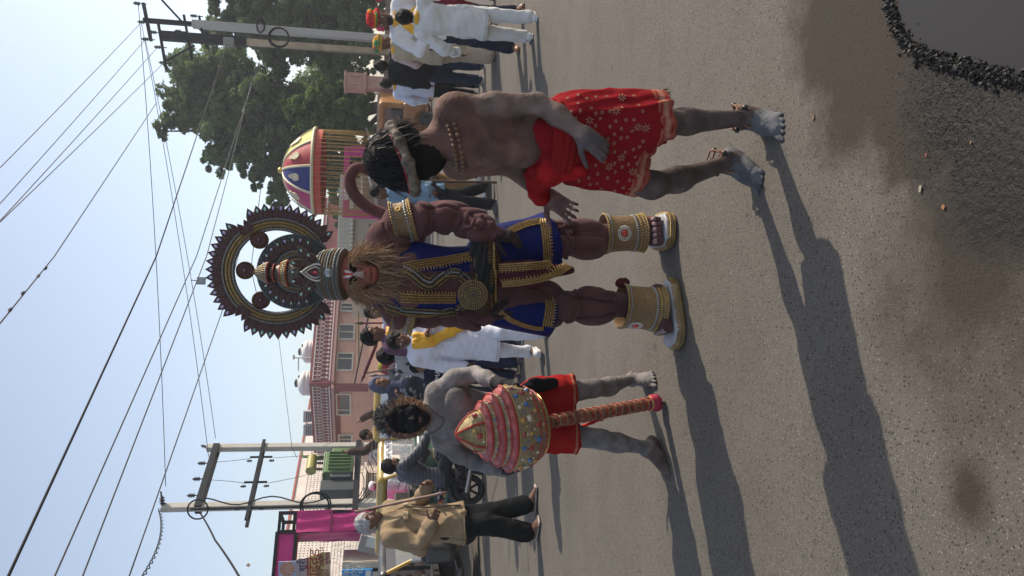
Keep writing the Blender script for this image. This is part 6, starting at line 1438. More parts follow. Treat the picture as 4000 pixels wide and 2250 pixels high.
# ================================================================== ASH-SMEARED MAN WITH THE MACE (left) 
def ash_mat(nm, ashc, scale, amt):
    return M(nm, attr=True, rough=.8, spec=.12, noise=(scale, amt), bump=(26, .5))
ash1 = ash_mat('ash_smeared_skin', (.085, .06, .052), 15, .36); ash2 = ash_mat('dusty_skin', (.21, .165, .155), 13, .40)
AO = V((-.70, 3.95, 0)); Ya = 3.95
am = empty('person', AO, 0, 'ash smeared bare chested man in red shorts and fur cap carrying the mace', 'person')
def c4(x, y, d=0.): return at(1300+.6211*x, 1350+.6211*y, Ya+d)-AO
def p4(x, y): return (1300+.6211*x, 1350+.6211*y)
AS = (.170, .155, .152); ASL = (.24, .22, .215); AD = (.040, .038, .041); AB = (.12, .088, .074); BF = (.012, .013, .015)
gR = gnd(2538, 1468)-AO; gL = gnd(2606, 1815)-AO
S_ = SDF(); fY = V((0, 1, 0))
S_.cone(c4(1290, 430), c4(1080, 440), .125, .110, .05, AS, n=fY, f=1.4); S_.cone(c4(1080, 440), c4(790, 440), .110, .138, .05, AS, n=fY, f=1.4); S_.cone(c4(790, 440), c4(650, 440), .138, .075, .05, AS, n=fY, f=1.4)
for y in (350, 530): S_.ell(c4(780, y, -.085), [.07, .035, .06], .03, AS)
S_.cone(c4(650, 440), c4(540, 455, -.02), .06, .055, .03, AS)
A1 = [c4(655, 300), c4(760, 215, -.02), c4(895, 175, -.02), c4(965, 205, -.12), c4(1060, 245, -.22)]
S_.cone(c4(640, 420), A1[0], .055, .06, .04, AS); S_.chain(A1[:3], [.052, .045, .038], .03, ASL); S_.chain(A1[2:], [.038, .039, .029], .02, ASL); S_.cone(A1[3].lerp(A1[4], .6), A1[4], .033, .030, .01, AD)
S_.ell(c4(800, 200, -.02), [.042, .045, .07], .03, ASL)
A2 = [c4(695, 595), c4(790, 680, -.02), c4(890, 735, -.04), c4(990, 765, -.14), c4(1075, 790, -.22)]
S_.cone(c4(660, 470), A2[0], .055, .06, .04, AS); S_.chain(A2[:3], [.051, .045, .038], .03, AS); S_.chain(A2[2:], [.038, .037, .029], .02, AS)
hand(S_, A1[4], c4(1160, 285, -.30)-A1[4], c4(1100, 330, -.3)-c4(1100, 250, -.26), V((-.5, .6, -.3)), 1.02, .55, AD, tip=(.16, .08, .07))
hand(S_, A2[4], c4(1190, 770, -.26)-A2[4], V((0, -.6, .4)), V((.8, 0, .1)), 1.05, .5, (.05, .042, .040))
K1 = [c4(1330, 320), c4(1640, 268, gR.y*.5-.03), c4(1740, 255, gR.y*.7), c4(1880, 210, gR.y+.06)]; K2 = [c4(1330, 540), c4(1690, 590, gL.y*.5-.05), c4(1790, 610, gL.y*.7), c4(2005, 650, gL.y+.10)]
S_.chain(K1, [.075, .047, .046, .028], .03, AS); S_.ell(c4(1690, 268, gR.y*.6+.03), [.042, .045, .085], .03, AS); S_.chain(K2, [.075, .048, .047, .029], .03, AS); S_.ell(c4(1760, 610, gL.y*.65+.03), [.043, .047, .09], .03, AS)
aR = V((K1[3].x, K1[3].y, .082)); aL = V((K2[3].x, K2[3].y, .086)); S_.cone(K1[3], aR, .032, .032, .02, AB); S_.cone(K2[3], aL, .033, .034, .02, AB)
foot(S_, aR, V((.10, -1, 0)), V((-1, 0, 0)), .95, AS); foot(S_, aL, V((-.72, -.70, -.06)), V((.7, -.7, 0)), 1.0, AB)
hc2 = c4(462, 458, -.06); hf2 = V((.10, -1, -.06)).normalized(); head(S_, hc2, hf2, V((0, 0, 1)), .98, BF, lips=(.03, .018, .016), eyes=False, eyec=(.03, .028, .028))
l2, f2, u2 = hframe(hf2, V((0, 0, 1))); hm2 = ax3(l2, f2, u2)
for t in (-1, 1): S_.paint(hc2+l2*t*.031+f2*.09+u2*.006, [.012, .03, .004], (.05, .045, .045), hm2)
S_.paint(hc2+f2*.11-u2*.062, [.018, .03, .004], (.26, .15, .13), hm2)
S_.cut(V((0, 0, .0)), V((0, 0, -1)))
mobj('body', S_.mesh(.0068, 'body'), ash1, am)
# red shorts, black waist scarf, red cord tail
RD = (.30, .014, .014); S_ = SDF()
S_.cone(c4(1200, 430), c4(1330, 430), .145, .155, .04, RD, n=fY, f=1.35); S_.cone(c4(1290, 330), c4(1520, 300, gR.y*.3), .105, .098, .03, RD); S_.cone(c4(1290, 540), c4(1540, 560, gL.y*.3), .105, .100, .03, RD)
S_.cut(c4(1517, 430), V((0, 0, -1))); zh_ = c4(1517, 430).z; S_.pf = [(lambda p: (p[:, 2] > zh_+.010) & (p[:, 2] < zh_+.020), (.34, .17, .10))]; mobj('shorts', S_.mesh(.0075, 'shorts', folds(51, .008, 34)), cloth_m, am)
S_ = SDF(); S_.chain([c4(1190, 300, -.10), c4(1260, 255, -.11), c4(1390, 235, -.11)], [.03, .04, .022], .02, (.012, .012, .014), n=fY, f=1.6); mobj('waist_scarf', S_.mesh(.007, 'waist_scarf', folds(52, .006, 50)), cloth_m, am)
S_ = SDF(); S_.chain([c4(1530, 520, .12), c4(1580, 505, .10), c4(1640, 480, .06), c4(1690, 455, .03)], [.008, .009, .009, .012], .008, (.45, .03, .02)); S_.ell(c4(1690, 455, .03), [.02, .012, .012], .01, (.35, .16, .05)); mobj('cord_tail', S_.mesh(.005, 'cord_tail'), cloth_m, am)
# fur cap and ruff, grizzled hair
g = np.random.default_rng(8); ro = []; di = []; le = []; co = []
for i in range(2600):
    a = g.uniform(-pi, pi); rd = g.uniform(0, 1); p = hc2+l2*sin(a)*(.070+.020*rd)+u2*(cos(a)*(.093+.018*rd)+.0)+f2*(.055-.08*rd)
    ro.append(p); di.append(l2*sin(a)+u2*cos(a)+f2*(.35-.3*rd)+V(g.normal(size=3))*.35); le.append(g.uniform(.012, .030)); t = g.uniform(0, 1); co.append((.16+.26*t, .095+.16*t, .06+.10*t))
strands('fur_ruff', ro, di, le, .006, mane_m, am, gravity=.04, curl=.22, seg=3, seed=9, cols=co)
ro = []; di = []; le = []; co = []
for i in range(1500):
    v = g.normal(size=3); v /= np.linalg.norm(v)
    if v[2] < -.1 or (v[1] > .75 and v[2] < .5): continue
    p = hc2+l2*v[0]*.082+f2*(v[1]*.095-.02)+u2*(v[2]*.115+.035); ro.append(p); di.append(l2*v[0]*.8+f2*v[1]*.4+u2*(v[2]*.7+.25)+V(g.normal(size=3))*.4); le.append(g.uniform(.015, .036)); t = g.uniform(0, 1)**2; co.append((.02+.22*t, .02+.22*t, .022+.21*t))
strands('grizzled_hair', ro, di, le, .006, mane_m, am, gravity=.08, curl=.22, seg=3, seed=10, cols=co)
hair_cap(hc2, hf2, V((0, 0, 1)), 1.0, .008, parent=am, thick=.012, amp=.006, name='hair')
# thin bead chain on the chest
Dm = Drape([am.children[0]], AO); tr = Dm.trail([p4(*q) for q in spline([(565, 365), (600, 380), (650, 430), (700, 465), (690, 500), (650, 535), (590, 560)], 8)], .008); bead_row('bead_chain', tr, (.0032, .0032, .0032), M('dark_bead', (.05, .04, .03), .4), am)

# ---- the mace
ma = c4(775, 560, -.31)+AO; mb_ = c4(1320, 487, -.225)+AO; me_ = c4(2005, 362, -.05)+AO; axm = (ma-mb_).normalized()
mace = empty('ceremonial_mace', mb_, 0, 'huge pointed mace of stacked pink tiers studded with coloured jewels', 'mace'); Lm = (ma-mb_).length; k_ = Lm/550.0
zf = lambda c: (1320-c)*k_ if False else (1325-c)*k_
mcloth = M('mace_brocade', (.26, .19, .105), .6, noise=(18, .3), bump=(60, .6)); mpink = M('mace_pink', (.36, .085, .08), .6, noise=(22, .6), bump=(30, .9)); mred = M('mace_red_cord', (.33, .03, .02), .6, noise=(50, .4)); mcream = M('mace_cream', (.34, .26, .16), .6, noise=(22, .5), bump=(40, .7))
U = .00088
belly = [(.030, zf(1328)), (.110, zf(1310)), (.150, zf(1285)), (.178, zf(1245)), (.198, zf(1190)), (.208, zf(1130)), (.207, zf(1085)), (.200, zf(1062))]
body_m = MB().lathe(belly, 48, (0, 0, 0), axm).build('mace_belly', mcloth, mace, smooth=True)
def tier(r0_, r1_, h0, h1, nm, mt): return MB().lathe([(r0_*.96, h0-.004), (r0_, h0), (r0_*1.005, h0+(h1-h0)*.25), (r1_*1.03, h1-(h1-h0)*.12), (r1_, h1), (r1_*.9, h1+.004)], 48, (0, 0, 0), axm).build(nm, mt, mace, smooth=True, auto=False)
tier(.204, .180, zf(1066), zf(1046), 'tier', mpink); tier(.172, .160, zf(1048), zf(1000), 'tier', mcream); tier(.172, .148, zf(1004), zf(986), 'tier', mpink); tier(.138, .126, zf(988), zf(940), 'tier', mcream); tier(.138, .112, zf(944), zf(926), 'tier', mpink)
tip = [(.098, zf(932)), (.097, zf(905)), (.088, zf(875)), (.066, zf(840)), (.038, zf(805)), (.016, zf(782)), (0, zf(774))]
MB().lathe(tip, 40, (0, 0, 0), axm).build('mace_tip', M('mace_gold_cloth', (.27, .20, .085), .55, metal=.2, noise=(20, .5), bump=(50, .7)), mace, smooth=True)
mxx, myy, mzz = frame(axm, V((0, -1, 0)))
def ringcord(r_, h, th, mt, nm='cord'): return MB().tube([mzz*h+(mxx*cos(t)+myy*sin(t))*r_ for t in np.linspace(0, 2*pi, 49)[:-1]], th, 6, closed=True).build(nm, mt, mace, smooth=True)
for r_, c, th, mt in ((.206, 1067, .007, mred), (.204, 1082, .004, gold), (.174, 1004, .007, mred), (.174, 1044, .005, mred), (.140, 944, .007, mred), (.140, 984, .005, mred), (.100, 926, .006, gold), (.190, 1218, .005, mred), (.170, 1260, .005, mred), (.150, 1288, .006, gold), (.112, 1311, .006, mred)): ringcord(r_, zf(c), th, mt)
for j in range(5):
    t = 2*pi*j/5+.9; MB().tube([mzz*h+(mxx*cos(t)+myy*sin(t))*(r_+.003) for r_, h in tip], .006, 6).build('cord', mred, mace, smooth=True)
gc = [M('gem_blue', (.03, .14, .36), .2, coat=.6), M('gem_red', (.36, .03, .03), .2, coat=.6), M('gem_amber', (.50, .27, .05), .2, coat=.6), M('gem_cream', (.55, .47, .33), .3)]
def rad_at(prof, h): P = sorted(prof, key=lambda q: q[1]); return float(np.interp(h, [q[1] for q in P], [q[0] for q in P]))
rs_ = random.Random(6)
def jewel(t, h, r_, s_, mt, star=False):
    nn = mxx*cos(t)+myy*sin(t); c0 = mzz*h+nn*r_; tg = nn.cross(mzz); m = MB()
    if star:
        for j in range(8): d = mzz*sin(j*pi/4)+tg*cos(j*pi/4); m.ball(c0+d*s_*.55, (s_*.45, s_*.22, .005), 5, 4, o3(d, nn))
    m.ball(c0, (s_*.62, s_*.62, s_*.42), 8, 5, o3(tg, nn)); return m.build('jewel', mt, body_m if False else mace, smooth=True, auto=False)
for row, (c, nb, s_) in enumerate(((1105, 20, .018), (1150, 18, .020), (1198, 18, .017))):
    for j in range(nb): jewel(2*pi*(j+.5*(row % 2))/nb, zf(c), rad_at(belly, zf(c)), s_*rs_.uniform(.75, 1.15), gc[(j+row*2) % 4], (j+row) % 2 == 0)
for c, nb, r_ in ((1036, 30, .172), (1012, 24, .166), (975, 24, .140), (952, 20, .133), (1172, 34, .2035), (1126, 36, .208), (1218, 30, .190), (1240, 18, .181), (1275, 14, .158)):
    for j in range(nb): jewel(2*pi*j/nb, zf(c), r_, .009, gc[(j*3) % 4])
for j in range(5):
    t = 2*pi*j/5+.9+.63; jewel(t, zf(885), .092, .020, gc[1], True); jewel(t+.28, zf(860), .080, .014, gc[2]); jewel(t-.30, zf(908), .097, .013, gc[3])
hd = me_-mb_; MB().tube([V((0, 0, 0))+hd*t for t in np.linspace(-.02, 1, 30)], [.030+.004*sin(i*1.3) for i in range(30)], 16).build('handle', M('handle_brocade', (.17, .06, .028), .6, noise=(40, .6), bump=(80, .7)), mace, smooth=True, auto=False)
hx, hy, hz = frame(hd, (0, -1, 0))
for i in range(16):
    for o_ in (0, .011): MB().tube([hd*((i+.5)/16)+hz*o_+(hx*cos(t)+hy*sin(t))*.0335+hz*.012*sin(t) for t in np.linspace(0, 2*pi, 17)[:-1]], .0026, 5, closed=True).build('handle_stripe', M('stripe_tan', (.30, .17, .09), .6) if o_ else mred, mace, smooth=True)
S_ = SDF(); e = hd
for j in range(7): t = j*.9; S_.ell(e+hz*.012+(hx*cos(t)+hy*sin(t))*.018, [.022, .022, .03], .01, (.34, .04, .07))
S_.ell(e+hz*.03, [.034, .034, .028], .015, (.34, .04, .07)); mobj('cloth_knob', S_.mesh(.006, 'cloth_knob', folds(61, .006, 90)), cloth_m, mace)
ringcord2 = MB().tube([e-hz*.012+(hx*cos(t)+hy*sin(t))*.036 for t in np.linspace(0, 2*pi, 25)[:-1]], .005, 6, closed=True).build('cord', gold, mace, smooth=True)

# ================================================================== DANCER IN RED SKIRT (right, nearest)
DO = V((.62, 2.80, 0)); Yd = 2.80
dm = empty('person', DO, 0, 'bare backed dancer in red patterned skirt with blackened face, bending forward', 'person')
def c2(x, y, d=0.): return at(1300+.7376*x, 300+.7376*y, Yd+d)-DO
def p2(x, y): return (1300+.7376*x, 300+.7376*y)
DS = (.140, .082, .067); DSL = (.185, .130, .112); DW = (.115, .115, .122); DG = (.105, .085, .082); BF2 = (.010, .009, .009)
gA2 = gnd(*p2(2330, 300))-DO; gB2 = gnd(*p2(2250, 520))-DO
S_ = SDF(); tn = V((.35, 1, 0)).normalized()
S_.cone(c2(1250, 325, .02), c2(1080, 325, .03), .112, .102, .05, DS, n=tn, f=1.25); S_.cone(c2(1080, 325, .03), c2(800, 315, .03), .102, .120, .05, DS, n=tn, f=1.2); S_.cone(c2(800, 315, .03), c2(640, 315, .02), .120, .09, .05, DS, n=tn, f=1.2)
S_.ell(c2(720, 375, -.05), [.07, .055, .085], .04, DS); S_.ell(c2(690, 445, .02), [.034, .045, .045], .03, DS); S_.ell(c2(780, 250, -.04), [.06, .06, .11], .04, DS); S_.ell(c2(720, 255, -.06), [.030, .03, .055], .02, DS); S_.ell(c2(860, 400, -.07), [.05, .03, .045], .02, DS); S_.ell(c2(950, 395, -.06), [.05, .03, .045], .02, DS); S_.ell(c2(1040, 390, -.05), [.05, .03, .045], .02, DS)
S_.cone(c2(640, 335, .0), c2(500, 370, -.03), .062, .058, .03, DS)
# near arm
AN = [c2(645, 190, -.06), c2(860, 150, -.08), c2(1085, 140, -.09), c2(1190, 205, -.12), c2(1310, 295, -.16)]
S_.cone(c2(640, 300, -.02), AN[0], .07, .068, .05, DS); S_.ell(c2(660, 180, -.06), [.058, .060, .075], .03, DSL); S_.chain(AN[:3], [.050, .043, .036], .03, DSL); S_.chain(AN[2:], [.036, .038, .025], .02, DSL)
hand(S_, AN[4], c2(1450, 400, -.20)-AN[4], c2(1380, 460, -.2)-c2(1420, 300, -.2), V((.0, .9, -.3)), .96, .62, DG, tip=(.12, .075, .065), thumb=.2)
# far arm reaching to the left
AF = [c2(660, 460, .10), c2(930, 460, .14), c2(1130, 630, .10)]
S_.cone(c2(650, 380, .06), AF[0], .06, .058, .05, DS); S_.chain(AF, [.055, .043, .030], .02, DS)
hand(S_, AF[2], c2(1240, 700, .06)-AF[2], c2(1230, 760, .06)-c2(1200, 640, .08), V((-.4, -.6, -.5)), .98, .22, (.17, .10, .09), tip=(.10, .06, .055), spread=.6)
# legs
KA = [c2(1300, 240, .0), c2(1730, 250, gA2.y*.3-.06), c2(1880, 240, gA2.y*.5-.02), c2(2225, 215, gA2.y*.9+.05)]; KB = [c2(1300, 460, .05), c2(1690, 575, gB2.y*.4-.02), c2(1830, 540, gB2.y*.6), c2(2105, 452, gB2.y+.06)]
LG = (.100, .074, .067)
S_.chain(KA, [.08, .050, .045, .029], .03, LG); S_.ell(c2(1850, 225, gA2.y*.45+.01), [.041, .045, .085], .03, LG); S_.chain(KB, [.08, .050, .045, .029], .03, LG); S_.ell(c2(1800, 555, gB2.y*.55+.02), [.041, .045, .08], .03, LG)
# feet
fa = V((-.42, -.9, 0)).normalized(); aA = V((KA[3].x+.0, gA2.y+.065, .095)); S_.cone(KA[3], aA, .033, .033, .02, LG); foot(S_, aA, fa+V((0, 0, -.10)), V((-.9, .42, 0)), 1.06, DW)
fb = (gnd(*p2(2290, 640))-gnd(*p2(2170, 400))).normalized(); aB = V((KB[3].x-.004, KB[3].y, .115)); S_.cone(KB[3], aB, .032, .033, .02, LG); foot(S_, aB, fb+V((0, 0, -.26)), V((fb.y, -fb.x, 0)), 1.04, DW)
# head
dh = c2(392, 425, -.04); dfv = V((-.78, -.42, -.42)).normalized(); duv = V((-.30, -.02, .95)); head(S_, dh, dfv, duv, 1.0, BF2, eyes=False, detail=False)
ld, fd, ud = hframe(dfv, duv); dmx = ax3(ld, fd, ud)
for t in (-1, 1): S_.paint(dh+ld*t*.034+fd*.09+ud*.006, [.014, .03, .005], (.05, .045, .045), dmx)
S_.ell(dh+fd*.05-ud*.06, [.05, .055, .05], .02, BF2, rot=dmx)
S_.cut(V((0, 0, 0)), V((0, 0, -1)))
dbody = mobj('body', S_.mesh(.0052, 'body'), ash2, dm)
# hair: tousled, black; dirty fur headband with red thread
hair_cap(dh, dfv, duv, 1.05, .007, parent=dm, thick=.018, amp=.0025, low=-.055, seed=5)
g = np.random.default_rng(18); ro = []; di = []; le = []
for i in range(3200):
    v = g.normal(size=3); v /= np.linalg.norm(v)
    if v[2] < -.35 or (v[1] > .35 and v[2] < .35): continue
    p = dh+ld*v[0]*.096+fd*(v[1]*.116-.014)+ud*(v[2]*.122+.03); ro.append(p); di.append(ld*v[0]*.25+fd*(v[1]*.15+.35)+ud*(v[2]*.15-.95)+V(g.normal(size=3))*.14); le.append(g.uniform(.05, .10))
strands('hair_locks', ro, di, le, .0042, M('black_locks', (.010, .009, .010), .55, spec=.25), dm, gravity=.05, curl=.10, seg=4, seed=12)
rg = [dh+ld*sin(t)*.100+fd*cos(t)*.128+ud*(.018+.012*cos(t)) for t in np.linspace(0, 2*pi, 33)]
S_ = SDF(); S_.chain(rg, [.017+.004*sin(i*1.7) for i in range(33)], .01, (.15, .125, .10)); mobj('headband', S_.mesh(.006, 'headband', lambda p: .005*npnoise(p, 150, 4)), ash_mat('dirty_fur', (.26, .22, .17), 30, .5), dm)
MB().tube([p_+ud*.02+fd*.002 for p_ in rg], .0026, 5).build('red_thread', M('red_thread', (.4, .02, .02), .6), dm, smooth=True)
# rudraksha-like beads, thin strap at the nape
nb_ = c2(578, 345, -.03); mbd = []
for row, rr in ((0, .092), (1, .106)):
    m = MB()
    for j in range(34): t = 2*pi*j/34; m.ball(nb_+V((cos(t)*rr, sin(t)*rr*.95, .0-.022*row-.055*(.5-.5*cos(t)))), .0085, 8, 6)
    m.build('bead_necklace', M('wooden_bead', (.17, .085, .045), .5, noise=(60, .4), bump=(120, .5)), dm, smooth=True, auto=False)['kind'] = 'stuff'
MB().tube([c2(600, 270, .02), c2(560, 215, .05), c2(545, 180, .05), c2(565, 190, .04)], .004, 6).build('nape_string', M('string', (.3, .2, .12), .8), dm, smooth=True)
# skirt wrapped round both thighs
RD2 = (.215, .008, .012); HM = (.36, .10, .075); S_ = SDF()
S_.cone(c2(1180, 330, .0), c2(1300, 330, .0), .118, .145, .04, RD2, n=tn, f=1.2)
kA = c2(1745, 240, gA2.y*.3-.06); kB = c2(1640, 525, gB2.y*.4-.02)
S_.cone(c2(1290, 250, .0), kA, .125, .112, .03, RD2); S_.cone(c2(1290, 420, .03), kB, .110, .078, .03, RD2); S_.cone(c2(1300, 320, .0), c2(1560, 330, gA2.y*.2-.03), .12, .08, .04, RD2)
dAx = (kA-c2(1290, 255, 0)).normalized(); dBx = (kB-c2(1290, 440, .03)).normalized()
S_.cut(c2(1755, 240, gA2.y*.3-.06), V((.12, 0, -1)))
# the far leg's hem ends higher
S_.box(kB+dBx*.16, [.13, .17, .16], .01, .01, None, 'd', rot=ax3(*hframe(V((0, -1, 0)), -dBx)))
def skf(p):
    q = p+np.stack([.25*p[:, 2], 0*p[:, 0], 0*p[:, 0]], 1); a = npnoise(q*np.array([1, 1, .2]), 52, 31); b = npnoise(q*np.array([1, 1, .35]), 95, 37); return .014*(.6-np.abs(a)*1.5)+.006*(.5-np.abs(b))
hemA = np.array(c2(1755, 240, gA2.y*.3-.06)); hemB = np.array(kB+dBx*.0); nA = np.array(V((.12, 0, -1)).normalized()); nB = np.array(dBx); cA_ = np.array(kA); cB_ = np.array(kB)
def hemmask(lo, hi):
    def fn(p):
        dA_ = -(p-hemA)@nA; dB_ = -(p-hemB)@nB; nearB = np.linalg.norm((p-cB_)[:, :2], axis=1) < np.linalg.norm((p-cA_)[:, :2], axis=1)
        return np.where(nearB, (dB_ > lo) & (dB_ < hi), (dA_ > lo) & (dA_ < hi))
    return fn
S_.pf = [(hemmask(-1, .012), (.30, .075, .05)), (hemmask(.016, .044), (.30, .085, .06)), (hemmask(.024, .036), (.36, .17, .11)), (hemmask(.049, .054), (.34, .12, .07))]
skirt = mobj('skirt', S_.mesh(.0068, 'skirt', skf), cloth_m, dm)
# waist sash with bundled end over the far forearm
S_ = SDF(); wc = c2(1175, 340, .0)
ringw = [wc+V((cos(t)*.118, sin(t)*.104, .02*sin(t)+.012*cos(t))) for t in np.linspace(0, 2*pi, 33)]
S_.chain(ringw, [.034]*33, .01, (.22, .011, .012), n=V((0, 0, 1)), f=.75); mobj('waist_sash', S_.mesh(.0068, 'waist_sash', lambda p: .005*np.sin(p[:, 2]*260+8*p[:, 0])), cloth_m, dm)
S_ = SDF()
for (x, y, d, r_) in ((1080, 500, .05, .040), (1080, 550, .07, .045), (1090, 600, .08, .045), (1105, 635, .08, .036), (1060, 520, .05, .03), (1140, 520, .0, .04), (1190, 495, -.04, .035)): S_.ell(c2(x, y, d), [r_, r_, r_*.9], .03, (.25, .009, .010))
S_.cone(c2(1150, 490, -.02), c2(1300, 500, -.06), .045, .03, .03, (.36, .013, .016)); mobj('cloth_bundle', S_.mesh(.0065, 'cloth_bundle', lambda p: .010*npnoise(p*np.array([1.6, 1, .6]), 70, 35)), cloth_m, dm)
# printed motifs and hem border, laid on the cloth
Dk = Drape([skirt], DO); Dall = Drape([skirt, dbody], DO)
gm_ = M('gold_print', (.36, .22, .13), .7); g3 = random.Random(12); placed = []
tries = 0
while len(placed) < 78 and tries < 4000:
    tries += 1; px, py = p2(g3.uniform(1240, 1660), g3.uniform(90, 640))
    if any(math.hypot(px-a, py-b) < 24 for a, b in placed): continue
    h = Dk.hit(px, py); h2 = Dall.hit(px, py)
    if not h or (h[0]-h2[0]).length > .01: continue
    placed.append((px, py)); p, n = h; t0, t1, _ = frame(n); m = MB(); a0_ = g3.uniform(0, 6)
    if len(placed) % 9 == 0:
        for j in range(7): d = t0*cos(a0_+j*.9)+t1*sin(a0_+j*.9); m.ball(p+d*.010+n*.001, (.0075, .0022, .0016), 5, 4, o3(d, n))
    else:
        for j in range(6): d = t0*cos(a0_+j*1.047)+t1*.75*sin(a0_+j*1.047); m.ball(p+d*.0050+n*.0006, (.0026, .0022, .0011), 5, 4, o3(d, n))
    m.build('printed_motif', gm_, skirt, smooth=True, auto=False)
# threads hanging at the hem
p = c2(1720, 95, .0); strands('hem_tassel', [p+V((random.uniform(-.012, .012), random.uniform(-.01, .01), .0)) for _ in range(60)], [V((.15, 0, -1))+V((random.gauss(0, .2), random.gauss(0, .2), 0)) for _ in range(60)], .055, .004, M('tassel', (.20, .11, .05), .8), dm, gravity=.1)
# cord anklets with bells
for c0, rr, tilt in ((aA+V((0, 0, .025)), .047, .25), (aB+V((.005, .01, .03)), .046, -.3)):
    m = MB()
    for k in range(3): m.tube([c0+V((cos(t)*rr, sin(t)*rr, .016*(k-1)+rr*tilt*cos(t+k)+.006*sin(3*t+k))) for t in np.linspace(0, 2*pi, 25)[:-1]], .0042, 6, closed=True)
    m.tube([c0+V((-.03, -.035, 0)), c0+V((-.05, -.05, -.03)), c0+V((-.045, -.06, -.06))], .0035, 5); m.tube([c0+V((-.02, -.04, 0)), c0+V((-.02, -.06, -.035))], .0035, 5)
    an_o = m.build('cord_anklet', M('jute', (.24, .13, .08), .9, bump=(200, .6)), dm, smooth=True, auto=False)
    for j in range(6): t = 1.0*j+.3; MB().ball(c0+V((cos(t)*(rr+.008), sin(t)*(rr+.008), .012*sin(2*t))), .0105, 8, 6).build('bell', M('dark_bell', (.05, .055, .05), .35, metal=.6), an_o, smooth=True)

# ================================================================== OLD MAN IN BEIGE JACKET
JK = (.27, .20, .125)
pJ = pose(1.66, arms={'L': ((.30, -.05, -1), (-.25, -.95, -.25)), 'R': ((-.35, .22, -1), (.15, -.85, -.38))}, headf=(-.05, -1, .02), lean=.05, spread=.7)
pJ['anL'] = V((.09, -.12, .085)); pJ['anR'] = V((-.09, .06, .085))
op = gnd(2098, 2035)
def oex(root, J):
    k = J['k']; l, f, u = hframe(J['hf'], J['hu'])
    hair_cap(J['head'], J['hf'], J['hu'], k, .008, parent=root, thick=.016, amp=.007, mat=M('white_hair', (.40, .395, .39), .8, spec=.1, noise=(50, .2), bump=(90, .5)), low=-.05)
    gq = np.random.default_rng(3); ro_ = []; di_ = []; le_ = []
    for _ in range(1100):
        v = gq.normal(size=3); v /= np.linalg.norm(v)
        if v[2] < -.3 or (v[1] > .35 and v[2] < .45): continue
        ro_.append(J['head']+(l*v[0]*.086+f*(v[1]*.103-.014)+u*(v[2]*.108+.026))*k); di_.append(l*v[0]*.7+f*(v[1]*.5-.3)+u*(v[2]*.5+.05)+V(gq.normal(size=3))*.4); le_.append(gq.uniform(.012, .03))
    strands('hair_locks', ro_, di_, le_, .006, M('white_hair'), root, gravity=.1, curl=.2, seg=3, seed=5)
    S_ = SDF(); S_.cone(J['neck']+V((-.05, -.03, .0)), J['neck']+V((.05, -.05, -.02)), .03, .03, .02, (.36, .07, .035)); S_.cone(J['neck']+V((0, -.06, -.01)), J['neck']+V((0, -.12, -.08)), .028, .015, .02, (.36, .07, .035)); mobj('neckerchief', S_.mesh(.008, 'neckerchief', folds(71, .005, 60)), cloth_m, root)
    for sx in (-1, 1):     # jacket flap pockets and front edge
        p = J['chest']+V((sx*.085, -.150, -.02)); MB().box(p, (.045, .012, .022), rot=Matrix.Rotation(.25*sx, 3, 'Z')).build('pocket_flap', M('jacket_flap', (.40, .30, .19), .85, bump=(50, .2)), root, bevel=.006)
    MB().tube([J['neck']+V((.03, -.10, -.04)), J['chest']+V((.02, -.168, -.02)), J['waist']+V((.015, -.165, 0)), V((.02, -.185, .72))], .008, 6).build('front_placket', M('placket', (.07, .055, .04), .8), root, smooth=True)
    for sd in 'LR':
        a = J['an'+sd]; f3 = J['ft'+sd]; l3 = V((-f3.y, f3.x, 0)); MB().box(a+f3*.055-V((0, 0, .079)), (.046, .135, .009), rot=Matrix(((l3.x, f3.x, 0), (l3.y, f3.y, 0), (0, 0, 1)))).build('sandal', M('slipper', (.36, .31, .27), .7), root, bevel=.008)
        MB().tube([a+f3*.03+l3*.045-V((0, 0, .07)), a+f3*.07-V((0, 0, .022)), a+f3*.125-V((0, 0, .06)), a+f3*.07-V((0, 0, .022)), a+f3*.03-l3*.045-V((0, 0, .07))], .006, 6).build('sandal_strap', M('strap', (.16, .12, .10), .6), root, smooth=True)
person('old white haired man in beige jacket and black trousers in profile', (op.x, op.y, .012), R(70), 1.66, pJ, (.15, .08, .055), dict(name='jacket', c=JK, hem=.70, infl=.038, flare=.055, collar=JK, amp=.011, cuff=mul(JK, .9)), dict(c=(.012, .013, .013), wide=.025, infl=.018), None, hair=False, h=.0085, headkw=dict(beard=None), curl=.5, extra=oex)
s0 = at(1388, 2000, op.y+.05); s1 = at(1745, 1923, op.y-.28)
tag(MB().tube([s0.lerp(s1, t) for t in np.linspace(0, 1, 14)], [.0125+(.0035 if i % 3 == 0 else 0) for i in range(14)], 8).build('bamboo_stick', M('bamboo', (.17, .10, .075), .6, noise=(12, .3)), smooth=True, auto=False), 'knotted bamboo stick slanting across the shoulder of the old man', 'stick')
# ================================================================== THE CROWD
W = (.70, .69, .70); NAVY = (.022, .026, .045); BLK = (.018, .018, .02)
def G(px, py, dx=0, dy=0): p = gnd(px, py); return (p.x+dx, p.y+dy)
AR = 'onlookers and marchers on the right'; AL = 'marchers behind the costumed figure'
